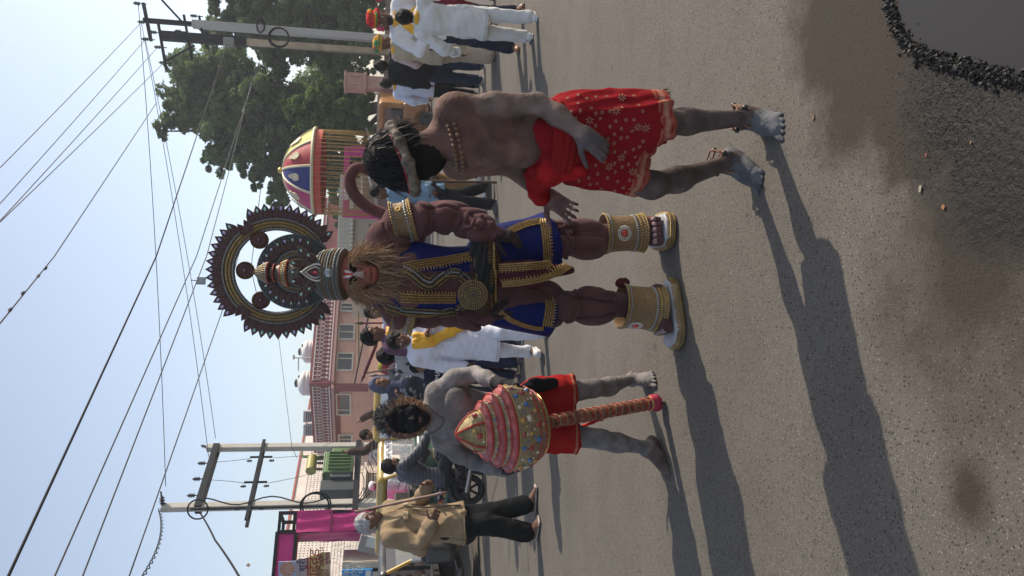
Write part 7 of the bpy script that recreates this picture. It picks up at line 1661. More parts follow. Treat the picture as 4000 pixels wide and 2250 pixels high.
# right: bearded man in a coloured turban
J = pose(1.70, arms={'L': ((.5, .1, -1), (-.1, -.6, -.6)), 'R': ((-.55, .05, -1), (.75, -.55, -.25))}, stride=.25, headf=(-.25, -1, -.1), spread=1.9)
def ex(root, J): scarf(root, J, ((.14, -.04, -.26), (-.10, -.03, -.16))); turban(root, J, [(.45, .03, .03), (.03, .20, .06), (.55, .18, .02), (.5, .04, .05)])
person('bearded man in a red and green turban, white shirt and yellow scarf', G(2030, 118), R(-12), 1.70, J, SKD, dict(c=W, hem=.80, collar=W, infl=.026), dict(c=NAVY, wide=.01), ((.20, .085, .04), (.05, .03, .02)), hair=False, h=.010, group=AR, headkw=dict(beard=(.03, .024, .022)), extra=ex)
# right: youngster in white kurta seen from behind
J = pose(1.42, arms={'L': ((.55, .2, -1), (.3, -.5, -1)), 'R': ((-.9, -.25, -.75), (-.5, -.9, .1))}, stride=.35, spread=1.2)
def ex(root, J): scarf(root, J, ())
person('youngster in long white kurta seen from behind, wearing white shoes', G(2088, 108), R(160), 1.42, J, SKD, dict(name='kurta', c=(.66, .65, .62), hem=.60, flare=.03, infl=.022, amp=.010), dict(c=(.62, .61, .58), wide=.012, infl=.016), ((.66, .66, .66), (.05, .06, .12)), h=.010, group=AR, extra=ex, hairkw=dict(low=-.075, thick=.018))
# right: turbaned man in beige waistcoat
J = pose(1.66, arms={'L': ((.35, .25, -1), (.2, -.75, -.5)), 'R': ((-.3, .1, -1), (-.1, -.5, -1))}, stride=.3, lean=.15)
def vest(S_, J):
    k = J['k']
def ex(root, J):
    scarf(root, J, ()); turban(root, J, [(.55, .28, .04), (.05, .25, .10), (.5, .05, .05), (.55, .3, .05)], 4)
    S_ = upper(J, (.42, .35, .24), .036, 0, .74, .01); mobj('waistcoat', S_.mesh(.011, 'waistcoat', folds(77, .005)), cloth_m, root)
person('turbaned man in beige waistcoat over pink striped shirt, turned away', G(1930, 222), R(118), 1.66, J, SKD, dict(c=(.55, .40, .38), hem=.74, infl=.022), dict(c=(.42, .33, .24), wide=.03, infl=.026), ((.04, .035, .03), (.03, .03, .03)), hair=False, h=.011, group=AR, extra=ex)
# right: man in black jacket, back to us
J = pose(1.69, arms={'L': ((.2, .1, -1), (.05, -.3, -1)), 'R': ((-.2, .1, -1), (-.05, -.2, -1))}, stride=.2)
person('man in black jacket and dark jeans seen from behind', G(1890, 285), R(172), 1.69, J, SKD, dict(name='jacket', c=BLK, hem=.80, infl=.034, collar=BLK), dict(c=(.025, .035, .06), wide=.01), ((.03, .03, .03), (.5, .5, .5)), h=.012, group=AR, hairkw=dict(low=-.08))
# right: man in white shirt and yellow scarf beside him
J = pose(1.60, arms={'L': ((.35, .25, -1), (-.1, -.2, -1)), 'R': ((-.35, .15, -1), (.2, -.25, -1))}, stride=.15, headf=(-.3, -1, -.1))
def ex(root, J): scarf(root, J, ()); 
person('man in white shirt with yellow neck scarf and black trousers seen from behind', G(1868, 350), R(150), 1.60, J, SK, dict(c=(.62, .65, .74), hem=.78, infl=.03), dict(c=BLK, wide=.008), ((.03, .03, .03), (.04, .04, .04)), h=.012, group=AR, extra=ex, hairkw=dict(low=-.075))
# right edge: maroon clothes half out of frame
J = pose(1.66, stride=.2)
def ex(root, J): turban(root, J, [(.40, .03, .10), (.45, .06, .12)], 7)
person('man in maroon clothes half out of frame at the right edge', G(1930, 15), R(20), 1.66, J, SKD, dict(c=(.20, .02, .035), hem=.55, flare=.03, infl=.03), dict(c=(.16, .02, .03)), ((.2, .1, .05), (.04, .03, .02)), hair=False, h=.013, group=AR, extra=ex)
J = pose(1.64)
def ex(root, J): turban(root, J, [(.50, .05, .14), (.45, .08, .16)], 8)
person('pink turbaned marcher mostly hidden behind the bearded man', G(1915, 130), R(60), 1.66, J, SKD, dict(c=(.5, .45, .42), hem=.7, infl=.03), dict(c=(.3, .1, .08)), ((.1, .06, .04), (.04, .03, .02)), hair=False, h=.013, group=AR, extra=ex)

# middle left: young man in white kurta with saffron stole
J = pose(1.44, arms={'R': ((-.28, .12, -1), (-.05, -.12, -1)), 'L': ((.42, -.05, -1), (-.55, -.45, .45))}, stride=.42, headf=(-.12, -1, -.12), spread=.9)
def ex(root, J):
    scarf(root, J, ()); k = J['k']
    S_ = SDF(); n = J['neck']; c = (.72, .36, .018)
    S_.cone(n+V((-.055, -.10, -.03))*k, n+V((-.015, -.155, -.20))*k, .045*k, .05*k, .02, c, n=(0, 1, 0), f=2.2); S_.cone(n+V((-.015, -.155, -.20))*k, n+V((.10, -.165, -.40))*k, .05*k, .055*k, .02, c, n=(0, 1, 0), f=2.4); S_.cone(n+V((.10, -.165, -.40))*k, n+V((.17, -.15, -.52))*k, .055*k, .06*k, .02, c, n=(0, 1, 0), f=2.6)
    S_.cone(n+V((.06, -.095, -.03))*k, n+V((.03, -.15, -.16))*k, .04*k, .035*k, .02, c, n=(0, 1, 0), f=2)
    mobj('stole', S_.mesh(.009, 'stole', folds(88, .006, 45)), yel, root)
    S_ = SDF(); S_.cone(J['elL'].lerp(J['wrL'], .66), J['elL'].lerp(J['wrL'], .95), .050*k, .047*k, .01, (.72, .72, .75)); mobj('cuff', S_.mesh(.008, 'cuff'), cloth_m, root)
person('young man in long white kurta with saffron stole across his chest', G(2122, 1338), R(8), 1.44, J, SKD, dict(name='kurta', c=(.66, .66, .74), hem=.50, flare=.035, infl=.03, amp=.008), dict(c=(.66, .66, .73), wide=.006, infl=.014), ((.55, .55, .54), (.62, .62, .62)), h=.009, group=AL, extra=ex, curl=.9, hairkw=dict(thick=.02, low=-.045, front=.012))
# man in purple check shirt, profile to the right
J = pose(1.70, arms={'L': ((.5, -.1, -1), (.1, -.5, -.2)), 'R': ((-.2, .1, -1), (-.05, -.3, -1))}, headf=(0, -1, -.08))
def ex(root, J): scarf(root, J, ((.05, -.03, -.22), (-.02, -.02, -.34)))
p = at(1700, 1320, 8.2)
person('young man in purple checked shirt and saffron scarf looking to the right', (p.x, 8.2), R(62), 1.71, J, SKD, dict(c=(.11, .06, .10), hem=.78, infl=.024, collar=(.10, .05, .09)), dict(c=NAVY), ((.05, .05, .05), (.4, .4, .4)), h=.011, group=AL, extra=ex, hairkw=dict(low=-.03))
# balding man behind, white shirt, moustache
p = at(1700, 1222, 9.2); J = pose(1.70, headf=(.15, -1, -.15))
def ex(root, J): scarf(root, J, ((-.1, 0, -.15),))
person('balding man with moustache and yellow scarf behind the costumed arm', (p.x, 9.2), R(-8), 1.70, J, SK, dict(c=(.5, .56, .62), hem=.8, infl=.024), dict(c=(.05, .07, .14), wide=.01), ((.3, .16, .08), (.05, .04, .03)), h=.012, group=AL, extra=ex, headkw=dict(beard=None), hairkw=dict(front=-.03, low=-.02, thick=.008))
# dark haired person, grey shawl, back to us
p = at(1700, 1392, 8.3); J = pose(1.52)
def ex(root, J):
    S_ = upper(J, (.32, .32, .33), .05, .55, 1.12, .0); mobj('shawl', S_.mesh(.012, 'shawl', folds(91, .012)), cloth_m, root)
person('dark haired person with grey knitted shawl turned away from us', (p.x, 8.3), R(140), 1.54, J, SKD, dict(c=(.06, .05, .05), hem=.7, infl=.036), dict(c=NAVY), ((.05, .05, .05), (.4, .4, .4)), h=.012, group=AL, extra=ex, hairkw=dict(thick=.026, low=-.07))
# boy in navy shirt
J = pose(1.18, arms={'L': ((.35, -.1, -1), (-.2, -.7, .15)), 'R': ((-.2, .1, -1), (-.05, -.3, -1))}, stride=.3, headf=(.12, -1, -.05))
def ex(root, J):
    k = J['k']; w_ = J['wrL']+J['hdL']*.08*k
    for t, z, s_ in (('MAKE', -.14, .06), ('AERO', -.26, .05)): lettering(t, s_*1.2, J['neck']+V((-.05, -.165, z))*k, (1, 0, 0), (0, 0, 1), M('paper_white'), root)
    MB().box(J['neck']+V((.05, -.168, -.20))*k, (.02, .004, .012)).build('badge', M('orange_print', (.6, .15, .03), .6), root)
boyJ = J; boyp = G(2030, 1438)
person('boy in dark navy shirt with small white lettering beside the white kurta', boyp, R(6), 1.18, J, SK, dict(c=NAVY, hem=.74, infl=.026, collar=NAVY), dict(c=(.025, .03, .06), wide=.008), ((.05, .05, .06), (.5, .5, .5)), h=.010, group=AL, extra=ex, curl=1.1)
# sword carried by the boy (hangs at his side), white bottle cap in his fist
p = V((boyp[0], boyp[1], 0)); sw = MB(); pts = [p+V((.05-.02*t, -.22, .58))+V((-.30*t-.05*t*t, -.05*t, -.36*t)) for t in np.linspace(0, 1, 12)]
sw.tube(pts, [.016*(1-.85*i/11) for i in range(12)], 4); so_ = empty('curved_sword', tuple(p), 0, 'thin curved sword hanging beside the boy in navy', 'sword'); so_.matrix_world = Matrix.Translation(p)
o_ = sw.build('blade', M('dull_steel', (.12, .12, .12), .45, metal=.6), so_, smooth=True); o_.matrix_parent_inverse = so_.matrix_world.inverted(); o_ = MB().tube([p+V((.05, -.22, .58)), p+V((.10, -.2, .66))], .018).build('hilt', M('brass'), so_); o_.matrix_parent_inverse = so_.matrix_world.inverted()
wl = V((boyp[0], boyp[1], 0))+Matrix.Rotation(R(6), 3, 'Z') @ (boyJ['wrL']+boyJ['hdL']*.07*boyJ['k'])
mg = MB(); mg.lathe([(.035, -.05), (.04, -.045), (.04, .045), (.034, .045), (.034, -.03), (0, -.03)], 16, wl+V((0, -.03, -.05)), (0, .1, 1)); tag(mg.build('white_cup', M('paper_white'), smooth=True), 'white cup in the fist of the boy in navy', 'cup')
# woman with maroon floral veil
p = at(1720, 1432, 9.4); J = pose(1.50)
def ex(root, J):
    k = J['k']; S_ = SDF(); c = (.26, .025, .06); S_.ell(J['head']+V((0, .02, .02))*k, [.098*k, .115*k, .125*k], .02, (.32, .07, .08)); S_.cone(J['head']+V((0, .05, -.05))*k, J['chest']+V((0, .06, -.1))*k, .10*k, .20*k, .06, c, n=(0, 1, 0), f=1.3); S_.ell(J['head']+V((0, -.11, -.03))*k, [.06*k, .06*k, .09*k], .02, None, 'd')
    S_.paint(J['head']+V((0, 0, .11))*k, [.09*k, .13*k, .05*k], (.25, .24, .05)); mobj('veil', S_.mesh(.012, 'veil', folds(93, .008)), cloth_m, root)
person('woman under a maroon flowered veil seen from behind', (p.x, 9.4), R(170), 1.52, J, SKD, dict(c=(.24, .02, .05), hem=.5, flare=.05, infl=.03), dict(c=(.22, .02, .05), wide=.06), ((.2, .1, .05), (.04, .03, .02)), hair=False, h=.013, group=AL, extra=ex)
# woman in grey headscarf and patterned shawl with raised hands
p = at(1750, 1505, 9.0); J = pose(1.60, arms={'R': ((-.45, -.35, -1), (.35, -.6, .75)), 'L': ((.5, -.1, -1), (.1, -.5, -.6))}, headf=(.25, -1, 0))
def shp(S_, J):
    g = random.Random(4)
    for _ in range(150):
        t = g.uniform(0, 6.28); z = g.uniform(.6, 1.42); S_.paint((.2*cos(t), .16*sin(t), z*J['k']), [.028, .04, .018], (.36, .37, .40), ax3(*hframe((g.gauss(0, 1), g.gauss(0, 1), 0), (g.gauss(0, 1), 0, 1))))
def ex(root, J):
    k = J['k']; S_ = SDF(); c = (.10, .105, .15); S_.ell(J['head']+V((0, .02, .015))*k, [.096*k, .115*k, .125*k], .02, c); S_.cone(J['head']+V((0, .03, -.06))*k, J['chest']+V((0, -.02, .02))*k, .095*k, .165*k, .05, c, n=(0, 1, 0), f=1.2); S_.ell(J['head']+(J['hf']*.105)*k-V((0, 0, .01)), [.068*k, .07*k, .09*k], .02, None, 'd')
    mobj('headscarf', S_.mesh(.010, 'headscarf', folds(95, .007, 40)), cloth_m, root)
person('woman in slate headscarf and black and white patterned shawl', (p.x, 9.0), R(20), 1.60, J, SK, dict(name='shawl', c=(.05, .055, .07), hem=.5, flare=.05, infl=.045, sleeve=.8, paint=shp), dict(c=(.05, .05, .07)), ((.1, .06, .04), (.04, .03, .02)), hair=False, h=.011, group=AL, extra=ex)
# denim shirt man with stick behind the dancer
J = pose(1.68, arms={'L': ((.4, .1, -1), (.1, -.5, -.7)), 'R': ((-.3, 0, -1), (-.1, -.7, -.2))}, stride=.6)
pd = G(1935, 765)
person('man in faded blue shirt and black trousers striding behind the dancer', pd, R(-70), 1.66, J, SKD, dict(c=(.18, .28, .36), hem=.72, infl=.03, amp=.01), dict(c=BLK, wide=.012), ((.03, .03, .03), (.05, .05, .05)), h=.012, group=AL)
p0 = at(1716, 713, pd[1]-.1); p1 = gnd(1940, 713)
tag(MB().tube([V((p1.x, p0.y, 0)), V((p0.x, p0.y, 1.32))], .017, 8).build('walking_stick', M('dark_wood', (.07, .04, .03), .6), smooth=True), 'straight dark walking stick held by the man in blue shirt', 'stick')
J = pose(1.62, stride=.5); p = G(1925, 700)
person('man in tan trousers walking behind the blue shirted man', (p[0]+.1, p[1]+.9), R(-80), 1.62, J, SKD, dict(c=(.30, .30, .34), hem=.75), dict(c=(.22, .13, .05), wide=.01), ((.55, .55, .55), (.3, .3, .3)), h=.014, group=AL)
# far: shopper in yellow
p = at(1560, 735, 22); J = pose(1.55)
person('distant person in mustard shirt near the shop stall', (p.x, 22), R(150), 1.6, J, SKD, dict(c=(.45, .25, .03), hem=.6), dict(c=(.1, .1, .12)), ((.05, .05, .05), (.04, .04, .04)), h=.02, group='distant people')
# man with raised arms in striped shirt, and man with white cap behind the rickshaw
p = at(1600, 1694, 15.2); J = pose(1.85, arms={'R': ((-.5, -.2, .9), (.1, -.2, 1)), 'L': ((.9, -.2, .2), (-.4, -.3, .9))}, headf=(-.4, -1, -.3))
def stp(S_, J):
    for i in range(8): S_.paint((0, 0, (1.02+i*.065)*J['k']), [.5, .5, .014], (.28, .22, .18))
person('man in brown striped shirt with raised arms behind the rickshaw', (p.x, 15.2), R(-15), 1.85, J, SKD, dict(c=(.07, .05, .045), hem=.8, infl=.03, paint=stp), dict(c=(.1, .1, .1)), ((.05, .05, .05), (.04, .04, .04)), h=.014, group='distant people')
p = at(1600, 1898, 16.5); J = pose(1.66, headf=(.8, -1, 0))
def ex(root, J): S_ = SDF(); S_.ell(J['head']+V((0, .01, .06))*J['k'], [.1, .115, .075], .02, W); mobj('cap', S_.mesh(.014, 'cap'), cloth_m, root)
person('man in white shirt and cap behind the yellow rickshaw roof', (p.x, 16.5), R(10), 1.66, J, SK, dict(c=W, hem=.7), dict(c=(.3, .3, .3)), ((.05, .05, .05), (.04, .04, .04)), hair=False, h=.015, group='distant people', extra=ex)

# sword and white bag carried by the turbaned man
p = gnd(1930, 222); s0 = at(1702, 180, p.y-.25); s1 = at(1783, 128, p.y-.5)
sw = empty('curved_sword', tuple(s0), 0, 'dark curved sword held by the turbaned man in waistcoat', 'sword')
MB().tube([V((0, 0, 0)), (s1-s0)*.35+V((0, 0, -.04)), (s1-s0)*.7+V((0, 0, -.03)), s1-s0], [.022, .026, .02, .005], 5).build('blade', M('dull_steel'), sw, smooth=True); MB().tube([V((0, 0, 0)), (s0-s1)*.3], .018).build('hilt', M('dark_wood'), sw, smooth=True)
bgp = at(1737, 190, p.y-.3); S_ = SDF(); S_.ell((0, 0, 0), [.10, .08, .12], .02, W); S_.cone((0, 0, .1), (0, 0, .2), .02, .012, .03, W); o_ = mobj('cloth_bag', S_.mesh(.01, 'cloth_bag', folds(33, .008, 40)), cloth_m); o_.location = bgp; tag(o_, 'small white cloth bag hanging from the turbaned man', 'bag')

# long staffs and spears rising above the marchers
def staff(a, b, Y, r_, nm, lb, mt, tip=None, Y2=None):
    p = at(*a, Y); q_ = at(*b, Y2 or Y); o = empty(nm, tuple(q_), 0, lb, nm.split('_')[-1], 'staffs carried above the crowd'); MB().tube([V((0, 0, 0)), (p-q_)*.5, p-q_], r_, 7).build('shaft', mt, o, smooth=True)
    if tip: d = (p-q_).normalized(); MB().lathe([(.008, 0), (.022, .02), (.016, .06), (0, .13)], 8, p-q_, d).build('head', tip, o, smooth=True)
    return o
dks = M('dark_wood'); mrn = M('maroon_staff', (.12, .025, .03), .6)
staff((1385, 1497), (1437, 1245), 12.0, .012, 'bamboo_pole', 'long thin dark pole slanting high above the marchers', dks, Y2=10.5)
staff((1423, 1462), (1470, 1345), 9.6, .022, 'lathi_staff', 'thick maroon staff slanting beside the checked shirt', mrn, mrn)
staff((1420, 1262), (1560, 1262), 9.8, .012, 'upright_spear', 'upright spear with arrow tip near the balding man', mrn, dks)
staff((1475, 1467), (1600, 1462), 10.2, .010, 'grey_spear', 'short grey spear rising beside the yellow rickshaw', M('dull_steel'), M('dull_steel'))
staff((1433, 1457), (1632, 1424), 8.4, .010, 'cane_stick', 'thin tan cane slanting behind the boy in navy', M('bamboo', (.17, .10, .075), .6, noise=(12, .3)))
staff((1398, 1215), (1400, 1420), 13.5, .02, 'roof_rail', 'pale horizontal bamboo rail behind the checked shirt', M('bamboo_pale', (.36, .27, .16), .7))
# ================================================================== MOTORCYCLE, RIDER, AUTO RICKSHAWS
rub = M('tyre_rubber', (.018, .018, .019), .8, noise=(20, .3), bump=(60, .4)); alloy = M('black_alloy', (.03, .03, .033), .35, metal=.5); chrome = M('chrome', (.5, .5, .5), .15, metal=1); pblk = M('gloss_black', (.012, .013, .016), .2, coat=.7)
def wheel(parent, c, r_, w_, spokes=6, axis=(0, 1, 0), rimm=None):
    c = V(c); x, y, z = frame(axis, (0, 0, 1)); o = empty('wheel', c); o.parent = parent
    MB().tube([(x*cos(t)+y*sin(t))*(r_-w_*.5) for t in np.linspace(0, 2*pi, 41)[:-1]], w_*.5, 10, closed=True).build('tyre', rub, o, smooth=True)
    m = MB(); m.tube([(x*cos(t)+y*sin(t))*(r_-w_*1.05) for t in np.linspace(0, 2*pi, 41)[:-1]], w_*.16, 6, closed=True)
    for j in range(spokes): t = 2*pi*j/spokes; d = x*cos(t)+y*sin(t); m.bar(d*.03, d*(r_-w_), .022, .012, ref=z)
    m.lathe([(.05, -.05), (.055, 0), (.05, .05)], 14, (0, 0, 0), axis); m.build('rim', rimm or alloy, o, smooth=False); return o
def motorcycle(name, lb, loc, rz, c=pblk, seatc=None, grp=None, tail=True):
    """front towards +X of its own frame"""
    b = empty(name, loc, rz, lb, 'motorcycle', grp)
    wheel(b, (-.64, 0, .30), .30, .105); wheel(b, (.66, 0, .30), .30, .09)
    S_ = SDF(); C = (.014, .015, .018)
    S_.ell((.12, 0, .80), [.25, .13, .13], .04, C); S_.cone((.28, 0, .80), (.34, 0, .66), .10, .08, .05, C); mobj('tank', S_.mesh(.014, 'tank'), c, b)
    S_ = SDF(); S_.cone((-.08, 0, .76), (-.45, 0, .80), .085, .10, .03, C, n=(0, 0, 1), f=1.7); S_.cone((-.45, 0, .80), (-.80, 0, .90), .10, .06, .03, C, n=(0, 0, 1), f=1.8); mobj('seat', S_.mesh(.014, 'seat'), M('seat_vinyl', (.02, .02, .022), .6), b)
    S_ = SDF(); S_.cone((-.25, 0, .70), (-.86, 0, .84), .075, .045, .03, C); S_.cone((-.25, 0, .66), (-.62, 0, .72), .07, .05, .03, C); mobj('side_fairing', S_.mesh(.014, 'side_fairing'), c, b)
    MB().bar((-.2, -.085, .75), (-.84, -.05, .87), .008, .018).build('fairing_stripe', M('silver_decal', (.5, .5, .52), .3, metal=.5), b)
    S_ = SDF(); S_.box((.08, 0, .44), [.17, .11, .15], .05, .03, C); S_.cone((.16, 0, .5), (.26, 0, .34), .09, .08, .03, C); mobj('engine', S_.mesh(.014, 'engine'), M('engine_metal', (.06, .06, .062), .45, metal=.6), b)
    for i in range(4): MB().box((.17, 0, .50-.03*i), (.11, .12, .006)).build('cooling_fin', M('engine_metal'), b)
    MB().tube([(.28, -.1, .36), (.2, -.14, .22), (-.1, -.15, .22), (-.35, -.16, .27), (-.78, -.17, .36)], [.022, .022, .022, .05, .055], 12).build('exhaust', M('exhaust_steel', (.25, .25, .26), .3, metal=.9), b, smooth=True)
    for s_ in (-1, 1):
        MB().tube([(-.64, s_*.09, .30), (-.1, s_*.08, .36)], .028, 8).build('swing_arm', alloy, b, smooth=True); MB().tube([(.66, s_*.075, .30), (.50, s_*.08, .84)], .024, 8).build('fork', chrome, b, smooth=True)
        MB().tube([(-.45+.028*0, s_*.11, .66)]+[(-.46-.10*t+.02*cos(t*50), s_*.12+.02*sin(t*50), .64-.26*t) for t in np.linspace(0, 1, 40)], .008, 5).build('shock_spring', M('spring', (.09, .09, .09), .4, metal=.5), b, smooth=True)
        MB().tube([(.46, 0, .98), (.42, s_*.18, 1.02), (.32, s_*.34, 1.0)], .013, 8).build('handlebar', chrome, b, smooth=True); MB().tube([(.35, s_*.28, 1.02), (.38, s_*.32, 1.18)], .006, 6).build('mirror_stem', alloy, b); MB().ball((.38, s_*.34, 1.20), (.02, .065, .04), 10, 6).build('mirror', pblk, b, smooth=True)
        MB().ball((-.80, s_*.14, .76), (.03, .03, .022), 8, 6).build('indicator', M('amber', (.5, .2, .03), .2), b, smooth=True)
    MB().ball((.60, 0, .88), (.09, .10, .10), 14, 8).build('headlight', M('headlight', (.35, .36, .38), .1, metal=.3), b, smooth=True); MB().box((-.88, 0, .83), (.02, .06, .03)).build('tail_light', M('tail_red', (.4, .02, .02), .2), b, bevel=.01)
    S_ = SDF(); S_.chain([(-.60, 0, .66), (-.78, 0, .62), (-.92, 0, .50)], [.07, .065, .05], .03, C, n=(0, 0, 1), f=1.5); mobj('rear_fender', S_.mesh(.014, 'rear_fender'), M('seat_vinyl'), b)
    MB().box((-.93, 0, .50), (.006, .085, .055), rot=Matrix.Rotation(-.35, 3, 'Y')).build('number_plate', M('plate_white', (.55, .55, .52), .5), b)
    m = MB()
    for k in range(12): t0 = .35+k*.17; 
    m.tube([(.66+cos(t)*.34, 0, .30+sin(t)*.34) for t in np.linspace(.5, 2.3, 12)], .05, 6); m.build('front_fender', c, b, smooth=True)
    MB().tube([(.5, 0, .95), (-.0, 0, .62), (-.3, 0, .45), (-.1, 0, .3), (.3, 0, .28), (.44, 0, .8)], .025, 6).build('frame', alloy, b)
    MB().tube([(-.05, .12, .3), (-.15, .22, .02)], .012, 6).build('side_stand', alloy, b)
    return b
bw = gnd(1893, 1908); brz = R(34)
bk = V((bw.x+.48*cos(brz), bw.y+.48*sin(brz), 0)); bike = motorcycle('motorcycle', 'black motorcycle carrying the rider in a quilted jacket', bk, brz); bike.scale = (.76, .76, .76)
# rider: own frame faces -Y, so turn by bike heading +90
NVJ = (.035, .037, .05)
rJ = pose(1.70); k = rJ['k']
rJ['pelvis'] = V((0, .10, .88)); rJ['waist'] = V((0, .08, 1.02)); rJ['chest'] = V((0, -.0, 1.24)); rJ['neck'] = V((0, -.06, 1.42)); rJ['head'] = V((0, -.12, 1.555)); rJ['hf'] = V((-.15, -1, -.12)).normalized(); rJ['hu'] = V((0, -.15, 1))
for sd, s_ in (('L', 1), ('R', -1)):
    rJ['sh'+sd] = V((s_*.19, -.04, 1.37)); rJ['el'+sd] = V((s_*.27, -.23, 1.16)); rJ['wr'+sd] = V((s_*.33, -.45, 1.05)); rJ['hd'+sd] = V((0, -1, -.15)); rJ['hip'+sd] = V((s_*.10, .08, .86)); rJ['kn'+sd] = V((s_*.20, -.36, .72)); rJ['an'+sd] = V((s_*.17, -.10, .33)); rJ['ft'+sd] = V((s_*.1, -1, 0))
def rext(root, J): pass
def quilt(p):
    return .007*np.abs(np.sin(p[:, 2]*62+2.0*p[:, 1]))-.003
person('motorcycle rider in dark quilted jacket seen from the side', tuple(bk-V((cos(brz)*.24, sin(brz)*.24, .25))), brz+pi/2, 1.7, rJ, SK, None, dict(c=(.03, .032, .04), wide=.01), ((.03, .03, .03), (.05, .05, .05)), h=.011, headkw=dict(beard=(.03, .022, .018)), hairkw=dict(thick=.022, low=-.06))
rr_ = PEOPLE[-1]; S_ = upper(rJ, NVJ, .045, 1.0, .80, .0, collar=NVJ); mobj('quilted_jacket', S_.mesh(.0095, 'quilted_jacket', quilt), M('jacket_nylon', attr=True, rough=.5, noise=(9, .1), bump=(60, .1)), rr_)

def rickshaw(lb, loc, rz, body_c, roof_c, front_c, canvas=False, strip=(.66, .66, .66)):
    """three wheeler, front towards +X of its own frame, origin under its middle"""
    b = empty('auto_rickshaw', loc, rz, lb, 'auto rickshaw', 'auto rickshaws on the left')
    bm, rm, fm3 = (M('rick_%d_%d' % (int(c[0]*999), int(c[1]*999)), c, .4, coat=.3, noise=(3, .12), dirt=(3, (.2, .16, .12), .35)) for c in (body_c, roof_c, front_c))
    wheel(b, (1.05, 0, .22), .22, .10, 5); wheel(b, (-.85, -.52, .22), .22, .11, 5); wheel(b, (-.85, .52, .22), .22, .11, 5)
    S_ = SDF(); C = (.5, .5, .5); S_.box((-.62, 0, .62), [.72, .62, .34], .10, .02, C); S_.box((.15, 0, .36), [.6, .58, .07], .04, .02, C); S_.box((-.62, 0, .22), [.5, .45, .12], .05, .02, C)
    for s_ in (-1, 1): S_.ell((-.85, s_*.60, .28), [.30, .14, .28], .01, None, 'd')
    mobj('body', S_.mesh(.025, 'body'), bm, b)
    S_ = SDF(); S_.box((.92, 0, .72), [.16, .50, .30], .12, .05, C); S_.cone((.95, -.3, .56), (.95, .3, .56), .13, .13, .06, C); S_.ell((1.05, 0, .46), [.26, .14, .10], .04, C); mobj('front_shield', S_.mesh(.025, 'front_shield'), fm3, b)
    MB().box((1.085, 0, .62), (.012, .42, .06), rot=Matrix.Rotation(-.1, 3, 'Y')).build('front_stripe', M('rick_stripe', (.50, .27, .03), .5), b)
    S_ = SDF(); S_.box((-.28, 0, 1.62), [1.02, .60, .10], .09, .03, C); S_.box((-1.22, 0, 1.28), [.10, .58, .40], .08, .05, C); mobj('canopy', S_.mesh(.025, 'canopy', lambda p: .006*npnoise(p, 16, 2)), rm, b)
    for s_ in (-1, 1):
        MB().tube([(.98, s_*.52, .95), (.72, s_*.54, 1.58)], .028, 8).build('pillar', rm if not canvas else M('rick_stripe'), b, smooth=True); MB().tube([(-.1, s_*.60, .7), (-.12, s_*.58, 1.58)], .022, 8).build('pillar', pblk, b, smooth=True)
        MB().ball((1.10, s_*.30, .80), (.05, .08, .08), 12, 8).build('headlight', M('headlight'), b, smooth=True)
        MB().tube([(.92, s_*.52, 1.1), (1.0, s_*.68, 1.12)], .01, 6).build('mirror_stem', pblk, b); MB().box((1.0, s_*.72, 1.12), (.015, .06, .085)).build('mirror', M('mirror_glass', (.35, .4, .45), .08, metal=.6), b, bevel=.01)
        for q in range(3): MB().tube([(-.12+.0*q, s_*.605, .78+.16*q), (-.9, s_*.605, .95+.16*q)], .010, 6).build('side_bar', pblk, b)
        MB().tube([(1.05+.03*cos(t*45), s_*.10+.03*sin(t*45), .30+.28*t) for t in np.linspace(0, 1, 36)], .010, 5).build('spring', M('spring_brass', (.3, .24, .12), .4, metal=.5), b, smooth=True)
    gl = bpy.data.materials.get('windscreen')
    if gl is None:
        gl = bpy.data.materials.new('windscreen'); gl.use_nodes = True; n_ = gl.node_tree; P_ = n_.nodes['Principled BSDF']; P_.inputs['Base Color'].default_value = (.6, .65, .66, 1); P_.inputs['Roughness'].default_value = .06; P_.inputs['Alpha'].default_value = .22; P_.inputs['Specular IOR Level'].default_value = .8
    MB().add([(.975, -.5, 1.0), (.975, .5, 1.0), (.76, .5, 1.5), (.76, -.5, 1.5)], [(0, 1, 2, 3)]).build('windscreen', gl, b)
    MB().add([(.79, -.52, 1.44), (.79, .52, 1.44), (.735, .52, 1.60), (.735, -.52, 1.60), (.77, -.52, 1.44), (.77, .52, 1.44), (.715, .52, 1.6), (.715, -.52, 1.6)], [(0, 1, 2, 3), (7, 6, 5, 4), (0, 4, 5, 1), (2, 6, 7, 3)]).build('sun_strip', M('sun_strip%d' % int(strip[0]*99), strip, .4), b)
    MB().box((-.55, 0, .98), (.30, .55, .07)).build('rear_seat', M('rick_seat', (.05, .045, .04), .6), b, bevel=.03); MB().box((-.98, 0, 1.12), (.08, .55, .22)).build('rear_backrest', M('rick_seat'), b, bevel=.03); MB().box((.35, 0, .72), (.18, .28, .07)).build('driver_seat', M('rick_seat'), b, bevel=.03); MB().box((.30, 0, .52), (.15, .25, .14)).build('seat_box', bm, b)
    MB().tube([(.86, 0, .7), (.74, 0, 1.02)], .03, 8).build('steering_column', pblk, b); MB().tube([(.74, -.3, 1.03), (.74, .3, 1.03)], .015, 8).build('handlebar', pblk, b)
    return b
g1 = at(1800, 1880, 13.4)
rk1 = rickshaw('green and yellow auto rickshaw parked behind the motorcycle', (g1.x-.05, 13.6, 0), R(-35), (.012, .07, .035), (.42, .28, .05), (.012, .07, .035))
rk1.scale = (1, 1, .87)
lettering('जय श्री राम', .12, (.80, .12, 1.52), (0, 1, 0), (-.33, 0, .94), M('ink'), rk1)
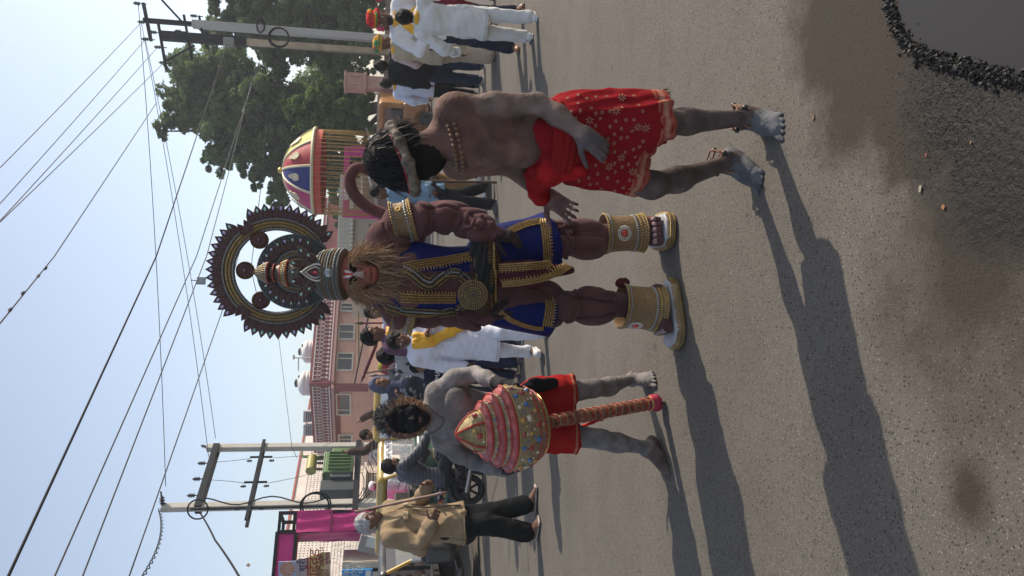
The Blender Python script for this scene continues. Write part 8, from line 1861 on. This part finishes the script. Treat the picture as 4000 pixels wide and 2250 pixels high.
MB().lathe([(.07, 0), (.07, .006), (.05, .008), (.05, .003), (.03, .003), (.03, .009), (0, .009)], 20, (.815, -.36, 1.44), (1, 0, .35)).build('target_sticker', M('red_thread'), rk1)
g2_ = at(1760, 1512, 13.0)
rk2 = rickshaw('yellow auto rickshaw seen from the front behind the woman in headscarf', (g2_.x-.55, 14.2, 0), R(-82), (.42, .27, .05), (.42, .27, .04), (.40, .25, .04))
rk2.scale = (.95, .95, .92)
rk3 = rickshaw('black auto rickshaw with yellow front frame at the left edge', (gnd(1880, 2075).x-1.14, 11.45, 0), R(-8), (.018, .019, .021), (.02, .02, .022), (.018, .02, .023), canvas=True, strip=(.02, .02, .022))
rk3.scale = (1, 1, .84)
# driver of the black rickshaw (grey head at the picture's edge)
jd = pose(1.6, headf=(.2, -1, 0)); jd['pelvis'] = V((0, .05, .82))
for a in ('waist', 'chest', 'neck', 'head', 'shL', 'shR', 'elL', 'elR', 'wrL', 'wrR'): jd[a] = jd[a]-V((0, 0, .08))
for sd, s_ in (('L', 1), ('R', -1)): jd['hip'+sd] = V((s_*.1, .03, .80)); jd['kn'+sd] = V((s_*.14, -.38, .74)); jd['an'+sd] = V((s_*.14, -.42, .46))
# far right parked motorcycles and an orange three wheeler
for i, (px, py, rz_, lb) in enumerate(((1610, 455, R(70), 'parked black motorcycle far off below the boundary wall'), (1612, 505, R(115), 'parked motorcycle with white panels beside the far orange rickshaw'), (1600, 420, R(95), 'parked motorcycle with red tank nearest the sandstone pillar'))):
    p = gnd(px, py); motorcycle('motorcycle', lb, (p.x, min(p.y, 24)+i*.3, 0), rz_, c=(pblk, M('bike_white', (.45, .47, .5), .3, coat=.4), M('bike_red', (.2, .02, .025), .3, coat=.4))[i], grp='motorcycles parked far off')
p = at(1620, 515, 25); rickshaw('small orange auto rickshaw far off behind parked motorcycles', (p.x, 26, 0), R(150), (.30, .12, .02), (.34, .14, .02), (.3, .12, .02))

# ================================================================== the street's dusty air
hz = MB().box((6, 38, 7.4), (62, 48, 8.5)).build('haze', None)
hm_ = bpy.data.materials.new('dusty_air'); hm_.use_nodes = True; hn = hm_.node_tree; hn.nodes.remove(hn.nodes['Principled BSDF'])
pv = hn.nodes.new('ShaderNodeVolumePrincipled'); pv.inputs['Color'].default_value = (.80, .84, .92, 1); pv.inputs['Density'].default_value = .0016; pv.inputs['Anisotropy'].default_value = .35
hn.links.new(pv.outputs[0], hn.nodes['Material Output'].inputs['Volume']); hz.data.materials.append(hm_); tag(hz, 'pale dusty air over the street', kind='stuff')
